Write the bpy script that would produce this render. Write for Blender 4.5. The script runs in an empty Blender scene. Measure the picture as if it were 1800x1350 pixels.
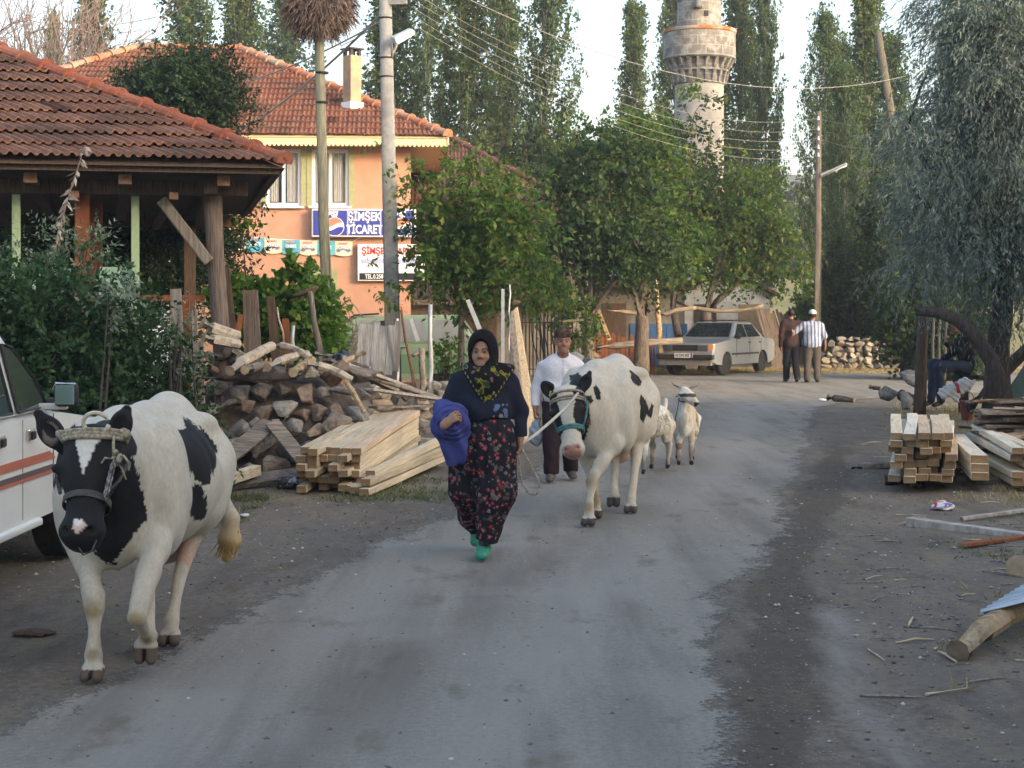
import bpy, bmesh, math, random
import numpy as np
from mathutils import Vector, Matrix, Euler
R = random.Random(7)
rad = math.radians
F, HZ, CH = 2800.0, 548.0, 1.7          # focal length and horizon of an 1800 px wide frame, eye height
def P(px, py, Y): return Vector(((px-900)/F*Y, Y, CH+(HZ-py)/F*Y))
def G(px, py):
    Y = F*CH/(py-HZ); return Vector(((px-900)/F*Y, Y, 0))
def V(*a): return Vector(a)
scene = bpy.context.scene
COL = bpy.data.collections.new("village"); scene.collection.children.link(COL)

# ---------------------------------------------------------------- materials
def hexc(h):
    h = h.lstrip('#'); c = [int(h[i:i+2], 16)/255 for i in (0, 2, 4)]
    return tuple((x/12.92 if x <= .04045 else ((x+.055)/1.055)**2.4) for x in c)+(1,)
def col(c):
    if isinstance(c, str): return hexc(c)
    return tuple(c)+(1,) if len(c) == 3 else tuple(c)
class NT:
    def __init__(s, name):
        s.m = bpy.data.materials.new(name); s.m.use_nodes = True
        s.t = s.m.node_tree; s.n = s.t.nodes; s.b = s.n['Principled BSDF']; s.out = s.n['Material Output']
    def add(s, typ, **kw):
        n = s.n.new(typ)
        for k, v in kw.items():
            if k.startswith('i_'): n.inputs[k[2:].replace('_', ' ')].default_value = v
            elif k.startswith('n'): 
                try: n.inputs[int(k[1:])].default_value = v
                except ValueError: setattr(n, k, v)
            else: setattr(n, k, v)
        return n
    def l(s, a, b): s.t.links.new(a, b)
    def coords(s, kind='Object', scale=(1, 1, 1), rot=(0, 0, 0)):
        tc = s.add('ShaderNodeTexCoord'); mp = s.add('ShaderNodeMapping')
        mp.inputs['Scale'].default_value = scale; mp.inputs['Rotation'].default_value = rot
        s.l(tc.outputs[kind], mp.inputs['Vector']); return mp.outputs['Vector']
    def noise(s, vec, scale=5, detail=4, rough=.55, dist=0):
        n = s.add('ShaderNodeTexNoise'); n.inputs['Scale'].default_value = scale; n.inputs['Detail'].default_value = detail
        n.inputs['Roughness'].default_value = rough; n.inputs['Distortion'].default_value = dist
        if vec is not None: s.l(vec, n.inputs['Vector'])
        return n.outputs['Fac']
    def ramp(s, fac, stops):
        r = s.add('ShaderNodeValToRGB'); e = r.color_ramp.elements
        while len(e) < len(stops): e.new(.5)
        for q, (p, c) in zip(e, stops): q.position = p; q.color = col(c)
        s.l(fac, r.inputs['Fac']); return r.outputs['Color']
    def mix(s, fac, a, b, mode='MIX'):
        m = s.add('ShaderNodeMix', data_type='RGBA', blend_type=mode)
        for inp, v in ((m.inputs[0], fac), (m.inputs[6], a), (m.inputs[7], b)):
            if hasattr(v, 'links'): s.l(v, inp)
            elif inp == m.inputs[0]: inp.default_value = v
            else: inp.default_value = col(v)
        return m.outputs[2]
    def math(s, op, a, b=0.5, c=None, clamp=False):
        m = s.add('ShaderNodeMath', operation=op); m.use_clamp = clamp
        for i, v in enumerate((a, b) if c is None else (a, b, c)):
            if hasattr(v, 'links'): s.l(v, m.inputs[i])
            else: m.inputs[i].default_value = v
        return m.outputs[0]
    def bump(s, h, strength=.3, dist=.02):
        b = s.add('ShaderNodeBump'); b.inputs['Strength'].default_value = strength; b.inputs['Distance'].default_value = dist
        s.l(h, b.inputs['Height']); s.l(b.outputs['Normal'], s.b.inputs['Normal'])
    def base(s, c): 
        if hasattr(c, 'links'): s.l(c, s.b.inputs['Base Color'])
        else: s.b.inputs['Base Color'].default_value = col(c)
    def set(s, **kw):
        for k, v in kw.items(): s.b.inputs[k.replace('_', ' ')].default_value = v
def pm(name, c1, c2=None, scale=6, rough=.85, bump=.0, bdist=.01, stretch=(1, 1, 1), detail=5, lo=.35, hi=.65,
       c3=None, s3=1.2, lo3=.5, hi3=.68, metal=0, kind='Object', vary=0, bscale=None, spec=.3):
    """noise-mixed material: c1/c2 fine mottling, c3 large stains, vary = per-object brightness spread"""
    t = NT(name); v = t.coords(kind, stretch)
    c = col(c1)
    if c2 is not None: c = t.ramp(t.noise(v, scale, detail), [(lo, c1), (hi, c2)])
    if c3 is not None:
        f = t.ramp(t.noise(v, s3, 4), [(lo3, (0, 0, 0)), (hi3, (1, 1, 1))]); c = t.mix(f, c, c3)
    if vary:
        oi = t.add('ShaderNodeObjectInfo'); f = t.math('MULTIPLY_ADD', oi.outputs['Random'], 2*vary, 1-vary)
        cb = t.add('ShaderNodeCombineColor'); [t.l(f, cb.inputs[i]) for i in range(3)]
        c = t.mix(1.0, c, cb.outputs[0], 'MULTIPLY')
    t.base(c); t.set(Roughness=rough, Metallic=metal); t.b.inputs['Specular IOR Level'].default_value = spec
    if bump: t.bump(t.noise(v, bscale or scale*1.7, 6), bump, bdist)
    return t.m
def vcol_mat(name, rough=.9, nscale=40, namp=.25, bump=.25, bdist=.006, spec=.2, stretch=(1, 1, 1), sheen=0):
    """colour comes from the mesh attribute Col (markings, cloth prints), broken up by fine noise"""
    t = NT(name); a = t.add('ShaderNodeAttribute', attribute_name='Col'); v = t.coords('Object', stretch)
    nz = t.noise(v, nscale, 6); g = t.ramp(nz, [(.3, (1-namp,)*3), (.7, (1+namp*.3,)*3)])
    t.base(t.mix(1.0, a.outputs['Color'], g, 'MULTIPLY')); t.set(Roughness=rough)
    t.b.inputs['Specular IOR Level'].default_value = spec
    if sheen: t.b.inputs['Sheen Weight'].default_value = sheen
    if bump: t.bump(nz, bump, bdist)
    return t.m
def leaf_mat(name, ca, cb, cc=None, transl=.35, rough=.6, ctrans=None):
    t = NT(name); g = t.add('ShaderNodeNewGeometry')
    st = [(0, ca), (.75, cb)] + ([(.97, cc)] if cc is not None else [])
    c = t.ramp(g.outputs['Random Per Island'], st)
    v = t.coords('Object'); big = t.ramp(t.noise(v, .9, 3), [(.35, (.7,)*3), (.65, (1.2,)*3)])
    c = t.mix(1.0, c, big, 'MULTIPLY'); t.base(c); t.set(Roughness=rough); t.b.inputs['Specular IOR Level'].default_value = .25
    tr = t.add('ShaderNodeBsdfTranslucent'); mx = t.add('ShaderNodeMixShader'); mx.inputs[0].default_value = transl
    t.l(t.mix(1.0, c, ctrans or (1.5, 1.45, .7), 'MULTIPLY'), tr.inputs['Color'])
    t.l(t.b.outputs[0], mx.inputs[1]); t.l(tr.outputs[0], mx.inputs[2]); t.l(mx.outputs[0], t.out.inputs['Surface'])
    return t.m

# ---------------------------------------------------------------- objects
def tag(o, label=None, cat=None, group=None, kind=None):
    if label: o['label'] = label
    if cat: o['category'] = cat
    if group: o['group'] = group
    if kind: o['kind'] = kind
    elif cat: o['kind'] = 'thing'
    return o
def thing(name, label, cat, loc=(0, 0, 0), rz=0, group=None):
    o = bpy.data.objects.new(name, None); COL.objects.link(o); o.empty_display_size = .1
    o.location = loc; o.rotation_euler = (0, 0, rz); return tag(o, label, cat, group)
def root_of(o):
    while o.parent: o = o.parent
    return o
def link_mesh(name, me, mats, parent=None, smooth=False, world=False, origin=None):
    if not isinstance(mats, (list, tuple)): mats = [mats]
    for m in mats: me.materials.append(m)
    if world and parent is not None: me.transform(root_of(parent).matrix_basis.inverted())
    o = bpy.data.objects.new(name, me); COL.objects.link(o)
    if parent is not None: o.parent = parent
    if origin is not None:
        me.transform(Matrix.Translation(-Vector(origin))); o.location = origin
    if smooth: me.polygons.foreach_set('use_smooth', [True]*len(me.polygons))
    me.update(); return o
def copy_tree(o, parent=None):
    c = o.copy(); COL.objects.link(c); c.parent = parent
    for ch in [x for x in COL.objects if x.parent == o]: copy_tree(ch, c)
    return c

def frame(d, up=(0, 0, 1)):
    d = Vector(d).normalized(); up = Vector(up)
    if abs(d.dot(up)) > .98: up = Vector((0, 1, 0))
    x = d.cross(up).normalized(); y = x.cross(d); return x, y, d
class MB:
    def __init__(s): s.v = []; s.f = []; s.mi = []; s.c = []
    def face(s, ids, mi=0): s.f.append(ids); s.mi.append(mi)
    def add(s, vs, fs, mi=0, c=None):
        n = len(s.v); s.v += [tuple(v) for v in vs]
        for f in fs: s.face([n+i for i in f], mi)
        if c is not None: s.c += [c]*len(vs)
        return n
    def box(s, c, size, rz=0, rot=None, mi=0):
        m = (rot if rot is not None else Euler((0, 0, rz))).to_matrix() if not isinstance(rot, Matrix) else rot
        c = Vector(c); h = [x/2 for x in size]
        vs = [c + m @ Vector((sx*h[0], sy*h[1], sz*h[2])) for sz in (-1, 1) for sy in (-1, 1) for sx in (-1, 1)]
        s.add(vs, [(0, 2, 3, 1), (4, 5, 7, 6), (0, 1, 5, 4), (2, 6, 7, 3), (0, 4, 6, 2), (1, 3, 7, 5)], mi); return s
    def bar(s, a, b, w, h, up=(0, 0, 1), mi=0, taper=1, mi_end=None):
        a, b = Vector(a), Vector(b); x, y, d = frame(b-a, up); vs = []
        for p, k in ((a, 1), (b, taper)):
            for sx, sy in ((-1, -1), (1, -1), (1, 1), (-1, 1)): vs.append(p+x*sx*w/2*k+y*sy*h/2*k)
        n = s.add(vs, [(0, 1, 5, 4), (1, 2, 6, 5), (2, 3, 7, 6), (3, 0, 4, 7)], mi)
        e = mi if mi_end is None else mi_end
        s.face([n+3, n+2, n+1, n], e); s.face([n+4, n+5, n+6, n+7], e); return s
    def tube(s, pts, rs, sides=8, mi=0, caps=True, mi_end=None, wob=0, rnd=None):
        pts = [Vector(p) for p in pts]; n = len(pts)
        if not isinstance(rs, (list, tuple)): rs = [rs]*n
        up = Vector((0, 0, 1)); rings = []; px = None
        for i, p in enumerate(pts):
            d = (pts[min(i+1, n-1)]-pts[max(i-1, 0)])
            if d.length < 1e-7: d = Vector((0, 0, 1))
            d.normalize()
            if px is None: x, y, _ = frame(d)
            else:
                x = (px - d*px.dot(d)); x = x.normalized() if x.length > 1e-5 else frame(d)[0]; y = d.cross(x)
            px = x; ring = []
            for k in range(sides):
                a = 2*math.pi*k/sides; r = rs[i]*(1+(rnd.uniform(-wob, wob) if wob else 0))
                ring.append(p+x*math.cos(a)*r+y*math.sin(a)*r)
            rings.append(ring)
        b = len(s.v); s.v += [tuple(q) for r in rings for q in r]
        for i in range(n-1):
            for k in range(sides):
                k2 = (k+1) % sides
                s.face([b+i*sides+k, b+i*sides+k2, b+(i+1)*sides+k2, b+(i+1)*sides+k], mi)
        if caps:
            e = mi if mi_end is None else mi_end
            s.face([b+k for k in range(sides)][::-1], e); s.face([b+(n-1)*sides+k for k in range(sides)], e)
        return s
    def prism(s, poly, a, b, mi=0):
        """poly: list of 3D points; extruded from itself by vector b-a"""
        d = Vector(b)-Vector(a); n = len(poly); vs = [Vector(p) for p in poly]+[Vector(p)+d for p in poly]
        s.add(vs, [list(range(n))[::-1], [n+i for i in range(n)]]+[[i, (i+1) % n, n+(i+1) % n, n+i] for i in range(n)], mi); return s
    def lathe(s, prof, c=(0, 0, 0), sides=24, mi=0):
        c = Vector(c); b = len(s.v); n = len(prof)
        for r, z in prof:
            for k in range(sides):
                a = 2*math.pi*k/sides; s.v.append((c.x+r*math.cos(a), c.y+r*math.sin(a), c.z+z))
        for i in range(n-1):
            for k in range(sides):
                k2 = (k+1) % sides; s.face([b+i*sides+k, b+i*sides+k2, b+(i+1)*sides+k2, b+(i+1)*sides+k], mi)
        s.face([b+k for k in range(sides)][::-1], mi); s.face([b+(n-1)*sides+k for k in range(sides)], mi); return s
    def sphere(s, c, r, seg=10, rings=7, mi=0):
        c = Vector(c); r = r if isinstance(r, (list, tuple)) else (r, r, r)
        vs = [c+Vector((0, 0, r[2]))]; 
        for i in range(1, rings):
            t = math.pi*i/rings
            for k in range(seg):
                a = 2*math.pi*k/seg; vs.append(c+Vector((r[0]*math.sin(t)*math.cos(a), r[1]*math.sin(t)*math.sin(a), r[2]*math.cos(t))))
        vs.append(c-Vector((0, 0, r[2]))); fs = []; L = len(vs)-1
        for k in range(seg): fs.append((0, 1+k, 1+(k+1) % seg)); fs.append((L, L-seg+(k+1) % seg, L-seg+k))
        for i in range(rings-2):
            for k in range(seg):
                a = 1+i*seg+k; b2 = 1+i*seg+(k+1) % seg; fs.append((a, a+seg, b2+seg, b2))
        s.add(vs, fs, mi); return s
    def mesh(s, name):
        me = bpy.data.meshes.new(name); me.from_pydata(s.v, [], s.f)
        me.polygons.foreach_set('material_index', s.mi)
        if s.c and len(s.c) == len(s.v): set_col(me, np.array(s.c, dtype=np.float32))
        return me
    def build(s, name, mats, parent=None, smooth=False, world=True, origin=None, bevel=0, angle=None):
        me = s.mesh(name)
        o = link_mesh(name, me, mats, parent, smooth, world, origin)
        if bevel:
            md = o.modifiers.new('Bevel', 'BEVEL'); md.width = bevel; md.segments = 2; md.limit_method = 'ANGLE'; md.angle_limit = rad(40)
        if angle and smooth: smooth_by_angle(me, angle)
        return o
def smooth_by_angle(me, deg):
    bm = bmesh.new(); bm.from_mesh(me)
    for e in bm.edges:
        e.smooth = not (len(e.link_faces) == 2 and e.calc_face_angle(0) > rad(deg))
    bm.to_mesh(me); bm.free()
def set_col(me, arr):
    a = me.color_attributes.new('Col', 'FLOAT_COLOR', 'POINT'); n = len(me.vertices)
    out = np.ones((n, 4), dtype=np.float32); out[:, :arr.shape[1]] = arr; a.data.foreach_set('color', out.ravel())
def np_mesh(name, verts, faces):
    """verts (N,3), faces (M,k) all same k"""
    me = bpy.data.meshes.new(name); N, (M, k) = len(verts), faces.shape
    me.vertices.add(N); me.vertices.foreach_set('co', np.ascontiguousarray(verts, dtype=np.float32).ravel())
    me.loops.add(M*k); me.loops.foreach_set('vertex_index', np.ascontiguousarray(faces, dtype=np.int32).ravel())
    me.polygons.add(M); me.polygons.foreach_set('loop_start', np.arange(0, M*k, k, dtype=np.int32))
    me.polygons.foreach_set('loop_total', np.full(M, k, dtype=np.int32)); me.update(calc_edges=True); return me
def text_mesh(txt, size, extrude=.004, offset=0, shear=0, sx=1):
    cu = bpy.data.curves.new('lettering', 'FONT'); cu.body = txt; cu.size = size; cu.extrude = extrude; cu.offset = offset
    cu.align_x = 'CENTER'; cu.align_y = 'CENTER'; cu.shear = shear; cu.resolution_u = 3
    o = bpy.data.objects.new('lettering', cu); scene.collection.objects.link(o)
    bpy.context.view_layer.update()
    me = bpy.data.meshes.new_from_object(o.evaluated_get(bpy.context.evaluated_depsgraph_get()))
    bpy.data.objects.remove(o); me.transform(Matrix.Diagonal((sx, 1, 1, 1))); return me
def add_text(txt, size, pos, mat, parent, rz=0, name='lettering', **kw):
    me = text_mesh(txt, size, **kw)
    me.transform(Matrix.Translation(Vector(pos)) @ Matrix.Rotation(rz, 4, 'Z') @ Matrix.Rotation(rad(90), 4, 'X'))
    return link_mesh(name, me, mat, parent)

# ---------------------------------------------------------------- smooth bodies (distance field -> surface net)
class Body:
    def __init__(s, lo, hi, h):
        s.lo = np.array(lo, dtype=np.float32); s.h = h
        n = np.ceil((np.array(hi)-np.array(lo))/h).astype(int)+1; s.n = n; s.D = np.full(n, 1.0, dtype=np.float32)
        s.ax = [s.lo[i]+h*np.arange(n[i], dtype=np.float32) for i in range(3)]
    def sl(s, lo, hi):
        r = []
        for i in range(3):
            a = int(max(0, math.floor((lo[i]-s.lo[i])/s.h))); b = int(min(s.n[i], math.ceil((hi[i]-s.lo[i])/s.h)+1)); r.append(slice(a, max(a, b)))
        return tuple(r)
    def grid(s, sl): return np.meshgrid(s.ax[0][sl[0]], s.ax[1][sl[1]], s.ax[2][sl[2]], indexing='ij', sparse=True)
    def blend(s, sl, d, k, op='u'):
        A = s.D[sl]
        if op == 'u':
            if k <= 0: s.D[sl] = np.minimum(A, d); return
            h = np.maximum(k-np.abs(A-d), 0)/k; s.D[sl] = np.minimum(A, d)-h*h*k*.25
        else:
            d = -d; 
            if k <= 0: s.D[sl] = np.maximum(A, d); return
            h = np.maximum(k-np.abs(A-d), 0)/k; s.D[sl] = np.maximum(A, d)+h*h*k*.25
    def cone(s, a, b, ra, rb, k=.03, op='u', flat=None, fd=(0, 1, 0)):
        """tapered capsule; flat squeezes its section along axis fd by that factor"""
        a, b = np.array(a, dtype=np.float32), np.array(b, dtype=np.float32); m = max(ra, rb)*(1 if not flat else max(1, flat))+k+2*s.h
        sl = s.sl(np.minimum(a, b)-m, np.maximum(a, b)+m)
        if any(x.stop <= x.start for x in sl): return s
        X, Y, Z = s.grid(sl); ba = b-a; L = float(ba@ba)+1e-9
        t = np.clip(((X-a[0])*ba[0]+(Y-a[1])*ba[1]+(Z-a[2])*ba[2])/L, 0, 1)
        dx, dy, dz = X-a[0]-t*ba[0], Y-a[1]-t*ba[1], Z-a[2]-t*ba[2]
        if flat:
            f = np.array(fd, dtype=np.float32); f /= np.linalg.norm(f); q = dx*f[0]+dy*f[1]+dz*f[2]; g = 1/flat-1
            dx, dy, dz = dx+q*g*f[0], dy+q*g*f[1], dz+q*g*f[2]
        d = np.sqrt(dx*dx+dy*dy+dz*dz)-(ra+t*(rb-ra))
        if flat and flat < 1: d = d*max(flat, .5)
        s.blend(sl, d.astype(np.float32), k, op); return s
    def ell(s, c, r, k=.03, rot=None, op='u'):
        c = np.array(c, dtype=np.float32); r = np.array(r, dtype=np.float32); m = float(r.max())+k+2*s.h
        sl = s.sl(c-m, c+m)
        if any(x.stop <= x.start for x in sl): return s
        X, Y, Z = s.grid(sl); X, Y, Z = X-c[0], Y-c[1], Z-c[2]
        if rot is not None:
            M = np.array(Euler(rot).to_matrix().transposed())
            X, Y, Z = (M[0, 0]*X+M[0, 1]*Y+M[0, 2]*Z, M[1, 0]*X+M[1, 1]*Y+M[1, 2]*Z, M[2, 0]*X+M[2, 1]*Y+M[2, 2]*Z)
        k0 = np.sqrt((X/r[0])**2+(Y/r[1])**2+(Z/r[2])**2); k1 = np.sqrt((X/r[0]**2)**2+(Y/r[1]**2)**2+(Z/r[2]**2)**2)+1e-9
        s.blend(sl, (k0*(k0-1)/k1).astype(np.float32), k, op); return s
    def chain(s, pts, rs, k=.03, **kw):
        for i in range(len(pts)-1): s.cone(pts[i], pts[i+1], rs[i], rs[i+1], k, **kw)
        return s
    def full(s): return np.meshgrid(*s.ax, indexing='ij', sparse=True)
    def cut(s, fn, k=0):
        """keep only where fn(X,Y,Z) < 0"""
        d = fn(*s.full()).astype(np.float32)
        if k: h = np.maximum(k-np.abs(s.D-d), 0)/k; s.D = np.maximum(s.D, d)+h*h*k*.25
        else: s.D = np.maximum(s.D, d)
        return s
    def disp(s, fn): s.D = (s.D+fn(*s.full())).astype(np.float32); return s
    def net(s):
        D = s.D; D[0] = D[-1] = 1; D[:, 0] = D[:, -1] = 1; D[:, :, 0] = D[:, :, -1] = 1
        ins = D < 0; nx, ny, nz = D.shape
        cs = ins[:-1, :-1, :-1].astype(np.int8)
        tot = np.zeros((nx-1, ny-1, nz-1), dtype=np.int8)
        for i in (0, 1):
            for j in (0, 1):
                for k in (0, 1): tot += ins[i:nx-1+i, j:ny-1+j, k:nz-1+k]
        act = (tot > 0) & (tot < 8); ids = np.argwhere(act); idx = np.full(act.shape, -1, dtype=np.int64); idx[act] = np.arange(len(ids))
        I, J, K = ids.T; acc = np.zeros((len(ids), 3)); cnt = np.zeros(len(ids))
        for ax in range(3):
            for u in (0, 1):
                for w in (0, 1):
                    o = [0, 0, 0]; o[(ax+1) % 3] = u; o[(ax+2) % 3] = w; e = list(o); e[ax] = 1
                    d0 = D[I+o[0], J+o[1], K+o[2]]; d1 = D[I+e[0], J+e[1], K+e[2]]; cr = (d0 < 0) != (d1 < 0)
                    t = np.where(cr, d0/np.where(cr, d0-d1, 1), 0)
                    for q in range(3): acc[:, q] += np.where(cr, o[q]+(t if q == ax else 0), 0)
                    cnt += cr
        v = s.lo+(ids+acc/cnt[:, None])*s.h; fs = []
        for ax in range(3):
            sl0 = [slice(1, -1)]*3; sl0[ax] = slice(0, -1); sl1 = list(sl0); sl1[ax] = slice(1, None)
            a = ins[tuple(sl0)]; b = ins[tuple(sl1)]; e = np.argwhere(a != b); fl = a[tuple(e.T)]
            off = np.array([1, 1, 1]); off[ax] = 0; e = e+off
            b1, b2 = (ax+1) % 3, (ax+2) % 3; q = []
            for u, w in ((-1, -1), (0, -1), (0, 0), (-1, 0)):
                c = e.copy(); c[:, b1] += u; c[:, b2] += w; q.append(idx[tuple(c.T)])
            q = np.stack(q, 1); q[~fl] = q[~fl][:, ::-1]; fs.append(q)
        return v, np.concatenate(fs)
    def build(s, name, mat, parent, colfn=None, world=False, M=None):
        v, f = s.net(); me = np_mesh(name, v, f)
        if colfn is not None: set_col(me, np.asarray(colfn(v), dtype=np.float32))
        if M is not None: me.transform(M)
        return link_mesh(name, me, mat, parent, smooth=True, world=world)
def vnoise(p, scale, seed=0, octs=3):
    """cheap smooth pseudo-noise in [-1,1] for arrays of points"""
    rs = np.random.RandomState(seed); out = np.zeros(p.shape[:-1]); amp = 1; tot = 0
    for o in range(octs):
        acc = 0
        for _ in range(4):
            d = rs.normal(size=3); d /= np.linalg.norm(d); acc = acc+np.sin((p@d)*scale*rs.uniform(.7, 1.4)+rs.uniform(0, 6.28))
        out += amp*acc/2.2; tot += amp; amp *= .55; scale *= 2.1
    return np.clip(out/tot, -1, 1)
# ---------------------------------------------------------------- camera, sky, sun
SUN_AZ, SUN_EL = 130.0, 14.0             # clockwise from straight ahead (+Y): low sun behind the camera on the right
cam = bpy.data.cameras.new('camera'); camo = bpy.data.objects.new('camera', cam); COL.objects.link(camo)
cam.sensor_width = 36; cam.lens = 36*F/1800; cam.shift_y = (HZ-675)/1800; cam.clip_end = 4000; cam.clip_start = .1
camo.location = (0, 0, CH); camo.rotation_euler = (rad(90), 0, 0); scene.camera = camo
w = bpy.data.worlds.new("World"); scene.world = w; w.use_nodes = True
sk = w.node_tree.nodes.new('ShaderNodeTexSky'); sk.sky_type = 'NISHITA'; sk.sun_disc = False
sk.sun_elevation = rad(SUN_EL); sk.sun_rotation = rad(SUN_AZ); sk.dust_density = 3.5; sk.air_density = 1.0; sk.ozone_density = .6
w.node_tree.links.new(sk.outputs[0], w.node_tree.nodes['Background'].inputs[0]); w.node_tree.nodes['Background'].inputs[1].default_value = .15
sl = bpy.data.lights.new('sun', 'SUN'); sl.energy = .85; sl.angle = rad(10); sl.color = (1, .80, .60)
so = bpy.data.objects.new('sun', sl); COL.objects.link(so)
sd = Vector((math.sin(rad(SUN_AZ))*math.cos(rad(SUN_EL)), math.cos(rad(SUN_AZ))*math.cos(rad(SUN_EL)), math.sin(rad(SUN_EL))))
so.rotation_euler = (-sd).to_track_quat('-Z', 'Y').to_euler(); so.location = sd*60
vs = scene.view_settings; vs.view_transform = 'Standard'; vs.look = 'None'; vs.gamma = 1; vs.exposure = 2.02
scene.cycles.filter_width = 1.5
scene.cycles.max_bounces = 6; scene.cycles.transparent_max_bounces = 12; scene.cycles.caustics_reflective = False; scene.cycles.caustics_refractive = False
try: scene.cycles.use_denoising = True
except Exception: pass

# ---------------------------------------------------------------- ground and road
LY = [0, 6.4, 8.47, 10.5, 13.3, 15.8, 20.5, 29.4, 34, 39, 44]; LX = [-2.9, -2.06, -1.72, -1.28, -.52, 0, .73, 1.5, 1.4, .6, .2]
RY = [0, 5.93, 8.18, 11.55, 15.8, 21.4, 27.7, 31, 33.5, 37, 44]; RX = [.1, .62, 1.08, 1.8, 2.8, 4.0, 5.3, 6.6, 9, 26, 26]
def hgt(x, y):
    p = np.stack([x, y, 0*x], -1)
    d = np.clip((np.hypot(x-1, y-20)-2)/30, 0, 1)
    return .018*vnoise(p, 1.3, 3, 2)*(.4+.6*d)+.006*vnoise(p, 7, 5, 2)-.012
def roadmask(x, y):
    p = np.stack([x, y, 0*x], -1)
    wob = .14*vnoise(p, 1.6, 11, 3)+.05*vnoise(p, 9, 4, 2)
    l = np.interp(y, LY, LX); r = np.interp(y, RY, RX)
    soft = .16+.012*y
    m = np.minimum((x-l+wob)/soft, (r-x+wob*1.3)/(soft*.8))
    far = (43.6+.5*vnoise(p, .8, 2, 2)-y)/.5
    return np.clip(np.minimum(m, far)*.5+.5, 0, 1)
def grid_mesh(name, xs, ys, z, keep=None):
    X, Y = np.meshgrid(xs, ys, indexing='ij'); Z = z(X, Y); nx, ny = X.shape
    v = np.stack([X, Y, Z], -1).reshape(-1, 3); i = np.arange(nx*ny).reshape(nx, ny)
    f = np.stack([i[:-1, :-1], i[1:, :-1], i[1:, 1:], i[:-1, 1:]], -1).reshape(-1, 4)
    if keep is not None:
        k = keep(X, Y); kk = (k[:-1, :-1] | k[1:, :-1] | k[1:, 1:] | k[:-1, 1:]).reshape(-1); f = f[kk]
        u = np.unique(f); mp = np.full(len(v), -1); mp[u] = np.arange(len(u)); v = v[u]; f = mp[f]
    return np_mesh(name, v, f), v
xs = np.concatenate([[-900, -400, -200, -100, -60, -40, -30, -24, -20, -17], np.arange(-15, 15.01, .15), [17, 20, 24, 30, 40, 60, 100, 200, 400, 900]])
ys = np.concatenate([[-60, -30, -15, -8, -4, -2], np.arange(0, 50.01, .15), [52, 55, 60, 70, 85, 110, 150, 250, 450, 800]])
me, gv = grid_mesh('ground', xs, ys, hgt)
x, y = gv[:, 0], gv[:, 1]; gp = gv*[1, 1, 0]
rr = np.interp(y, RY, RX); ll = np.interp(y, LY, LX)
wet = np.exp(-((x-(rr+.30+.12*vnoise(gp, .9, 8, 2)))/(.21+.002*y+.1*vnoise(gp, 2.2, 9, 2)))**2)*np.clip((25-y)/8, 0, 1)
wet = np.maximum(wet, .22*np.exp(-((x-rr-.5)/.7)**2)*np.exp(-((y-20)/5)**2))
wet = np.maximum(wet, .38*np.exp(-((x-(ll-.25))/.35)**2)*np.clip((y-4)/6, 0, 1)*np.clip((22-y)/5, 0, 1))
straw = np.clip((x-rr-.8)/1.5, 0, 1)*np.exp(-((y-23)/9)**2)*.9
straw = np.maximum(straw, np.clip((y-43.6)/1.2, 0, 1)*np.clip((x+2)/3, 0, 1))
straw = np.maximum(straw, .55*np.clip((x-rr-1.2)/1, 0, 1)*np.clip((13-y)/6, 0, 1))
straw = np.maximum(straw, .6*np.exp(-((x+1.6)/.9)**2)*np.exp(-((y-15.2)/1.6)**2))
def polyd(x, y, pts):
    d = np.full(len(x), 9.)
    for (ax, ay), (bx, by) in zip(pts, pts[1:]):
        t = np.clip(((x-ax)*(bx-ax)+(y-ay)*(by-ay))/((bx-ax)**2+(by-ay)**2), 0, 1); d = np.minimum(d, np.hypot(x-ax-t*(bx-ax), y-ay-t*(by-ay)))
    return d
tr = [tuple(G(*q)[:2]) for q in ((1460, 1060), (1475, 1110), (1490, 1150), (1480, 1180), (1530, 1240), (1580, 1290), (1640, 1380))]
track = np.exp(-(polyd(x, y, tr)/.07)**2)
set_col(me, np.stack([wet, straw, track], 1))
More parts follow.
